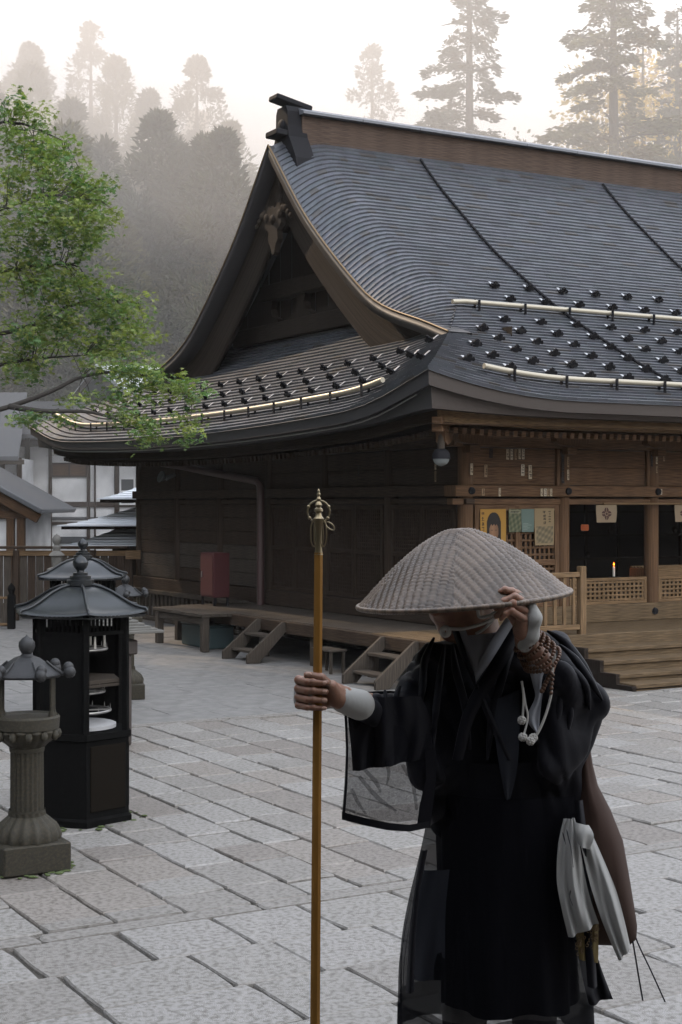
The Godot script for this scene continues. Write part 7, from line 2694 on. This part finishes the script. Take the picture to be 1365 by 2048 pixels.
	for e in [Vector3(0.034, 1.133, 0.194), Vector3(0.052, 1.124, 0.196), Vector3(0.059, 1.131, 0.190), Vector3(0.033, 1.171, 0.184)]:
		mb = MB.new()
		mb.ball(e, 0.0100, 12, Vector3(1.1, 1.0, 0.8))
		for i in 22:
			var a := i * 2.4
			var y := -1.0 + 2.0 * (i + 0.5) / 22.0
			mb.ball(e + Vector3(cos(a) * sqrt(1.0 - y * y), y, sin(a) * sqrt(1.0 - y * y)) * 0.0082, 0.0034, 6)
		obj("pompom", mb, M.tassel, pb)
	# shoulder bag at the hip, behind the cloths
	var bag := thing("shoulder_bag", "dark brown cloth bag hanging at the person's hip with two loose black strings", "bag", at)
	mb = MB.new()
	rows = []
	for e in [[1490, 1158, 1180, 0.018], [1530, 1152, 1186, 0.03], [1570, 1148, 1196, 0.04], [1620, 1142, 1222, 0.055], [1680, 1138, 1246, 0.065], [1740, 1138, 1257, 0.07], [1800, 1142, 1267, 0.068], [1850, 1150, 1275, 0.055], [1878, 1165, 1274, 0.035], [1890, 1190, 1262, 0.01]]:
		var row := PackedVector3Array()
		var z0 := 0.055
		var d := 3.73 - z0
		var xl: float = (e[1] - 682.0) / 3015.0 * d - 0.393
		var xr: float = (e[2] - 682.0) / 3015.0 * d - 0.393
		var y: float = 1.68 - (e[0] - 1008.0) / 3015.0 * d
		for k in 28:
			var a := TAU * k / 28.0
			var w := 1.0 + 0.05 * sin(5.0 * a + e[0] * 0.02) + 0.03 * sin(9.0 * a)
			row.append(Vector3((xl + xr) / 2 + cos(a) * (xr - xl) / 2, y, z0 + sin(a) * e[3] * w))
		rows.append(row)
	mb.grid(rows, true, 1, 1, true)
	obj("pouch", mb, M.bag_brown, bag)
	for e in [[Vector3(0.313, 0.640, 0.060), Vector3(0.318, 0.609, 0.070), Vector3(0.328, 0.549, 0.070), Vector3(0.341, 0.473, 0.070)], [Vector3(0.318, 0.643, 0.060), Vector3(0.334, 0.602, 0.065), Vector3(0.362, 0.543, 0.070), Vector3(0.395, 0.470, 0.070)]]:
		mb = MB.new()
		mb.tube(smooth_path(e, 5), [0.0048], 7, true, 0.4)
		obj("string", mb, M.ink, bag)
	# cloths tucked into the belt
	var cl := thing("hand_towel", "white cotton towel with ink strokes hanging at the hip, the front one", "towel", at)
	mb = cloth([Vector3(0.136, 0.933, 0.155), Vector3(0.121, 0.874, 0.165), Vector3(0.117, 0.792, 0.170), Vector3(0.129, 0.722, 0.172), Vector3(0.145, 0.656, 0.172)], [Vector3(0.163, 0.934, 0.150), Vector3(0.173, 0.872, 0.160), Vector3(0.186, 0.791, 0.165), Vector3(0.201, 0.732, 0.168), Vector3(0.217, 0.688, 0.168)], 2.0, 0.008, 0.012, 34, 30, 0.4, 0.006)
	obj("towel", mb, M.white_cloth, cl)
	mb = MB.new()
	for e in [[Vector3(0.146, 0.773, 0.196), Vector3(0.144, 0.757, 0.198), Vector3(0.151, 0.738, 0.198)], [Vector3(0.138, 0.914, 0.186), Vector3(0.148, 0.868, 0.190), Vector3(0.153, 0.826, 0.192)], [Vector3(0.129, 0.907, 0.184), Vector3(0.136, 0.879, 0.187)]]: mb.tube(smooth_path(e, 5), [0.0007, 0.0016, 0.0016, 0.0016, 0.0007], 5)
	stuff(obj("ink_strokes", mb, M.ink, cl))
	cl = thing("hand_towel", "narrower white towel hanging beside the inked one, against the brown bag", "towel", at)
	mb = cloth([Vector3(0.166, 0.914, 0.145), Vector3(0.179, 0.858, 0.150), Vector3(0.200, 0.771, 0.155), Vector3(0.230, 0.682, 0.158), Vector3(0.266, 0.597, 0.158)], [Vector3(0.206, 0.897, 0.120), Vector3(0.232, 0.837, 0.135), Vector3(0.262, 0.762, 0.145), Vector3(0.281, 0.692, 0.150), Vector3(0.296, 0.626, 0.150)], 1.5, 0.007, 0.012, 34, 24, 1.4, 0.006)
	obj("towel", mb, M.white_cloth, cl)
	mb = cloth([Vector3(0.159, 0.929, 0.172), Vector3(0.161, 0.906, 0.178), Vector3(0.168, 0.876, 0.176)], [Vector3(0.197, 0.916, 0.155), Vector3(0.205, 0.895, 0.165), Vector3(0.195, 0.862, 0.168)], 1.0, 0.006, 0.012, 12, 12, 0.2, 0.006)
	obj("knot", mb, M.white_cloth, cl)
	cl = thing("brocade_cloth", "gold and olive brocade cloth hanging below the inked towel", "cloth", at)
	mb = cloth([Vector3(0.164, 0.662, 0.160), Vector3(0.168, 0.633, 0.160), Vector3(0.173, 0.600, 0.160)], [Vector3(0.219, 0.686, 0.155), Vector3(0.219, 0.640, 0.155), Vector3(0.218, 0.591, 0.155)], 1.5, 0.005, 0.004, 14, 16, 0.0, 0.004)
	obj("brocade", mb, M.brocade, cl)
	mb = MB.new()
	var rg := RandomNumberGenerator.new()
	rg.seed = 3
	for i in 46: torus(mb, Vector3(0.164, 0.665, 0.170).lerp(Vector3(0.215, 0.685, 0.166), rg.randf()) - Vector3(0, rg.randf() * 0.055, 0), 0.0035, 0.0009, Basis(Vector3.UP, rg.randf() * 0.6), 10)
	stuff(obj("brocade_thread", mb, M.verge_bronze, cl))
	# the people's cord that the towels hang from
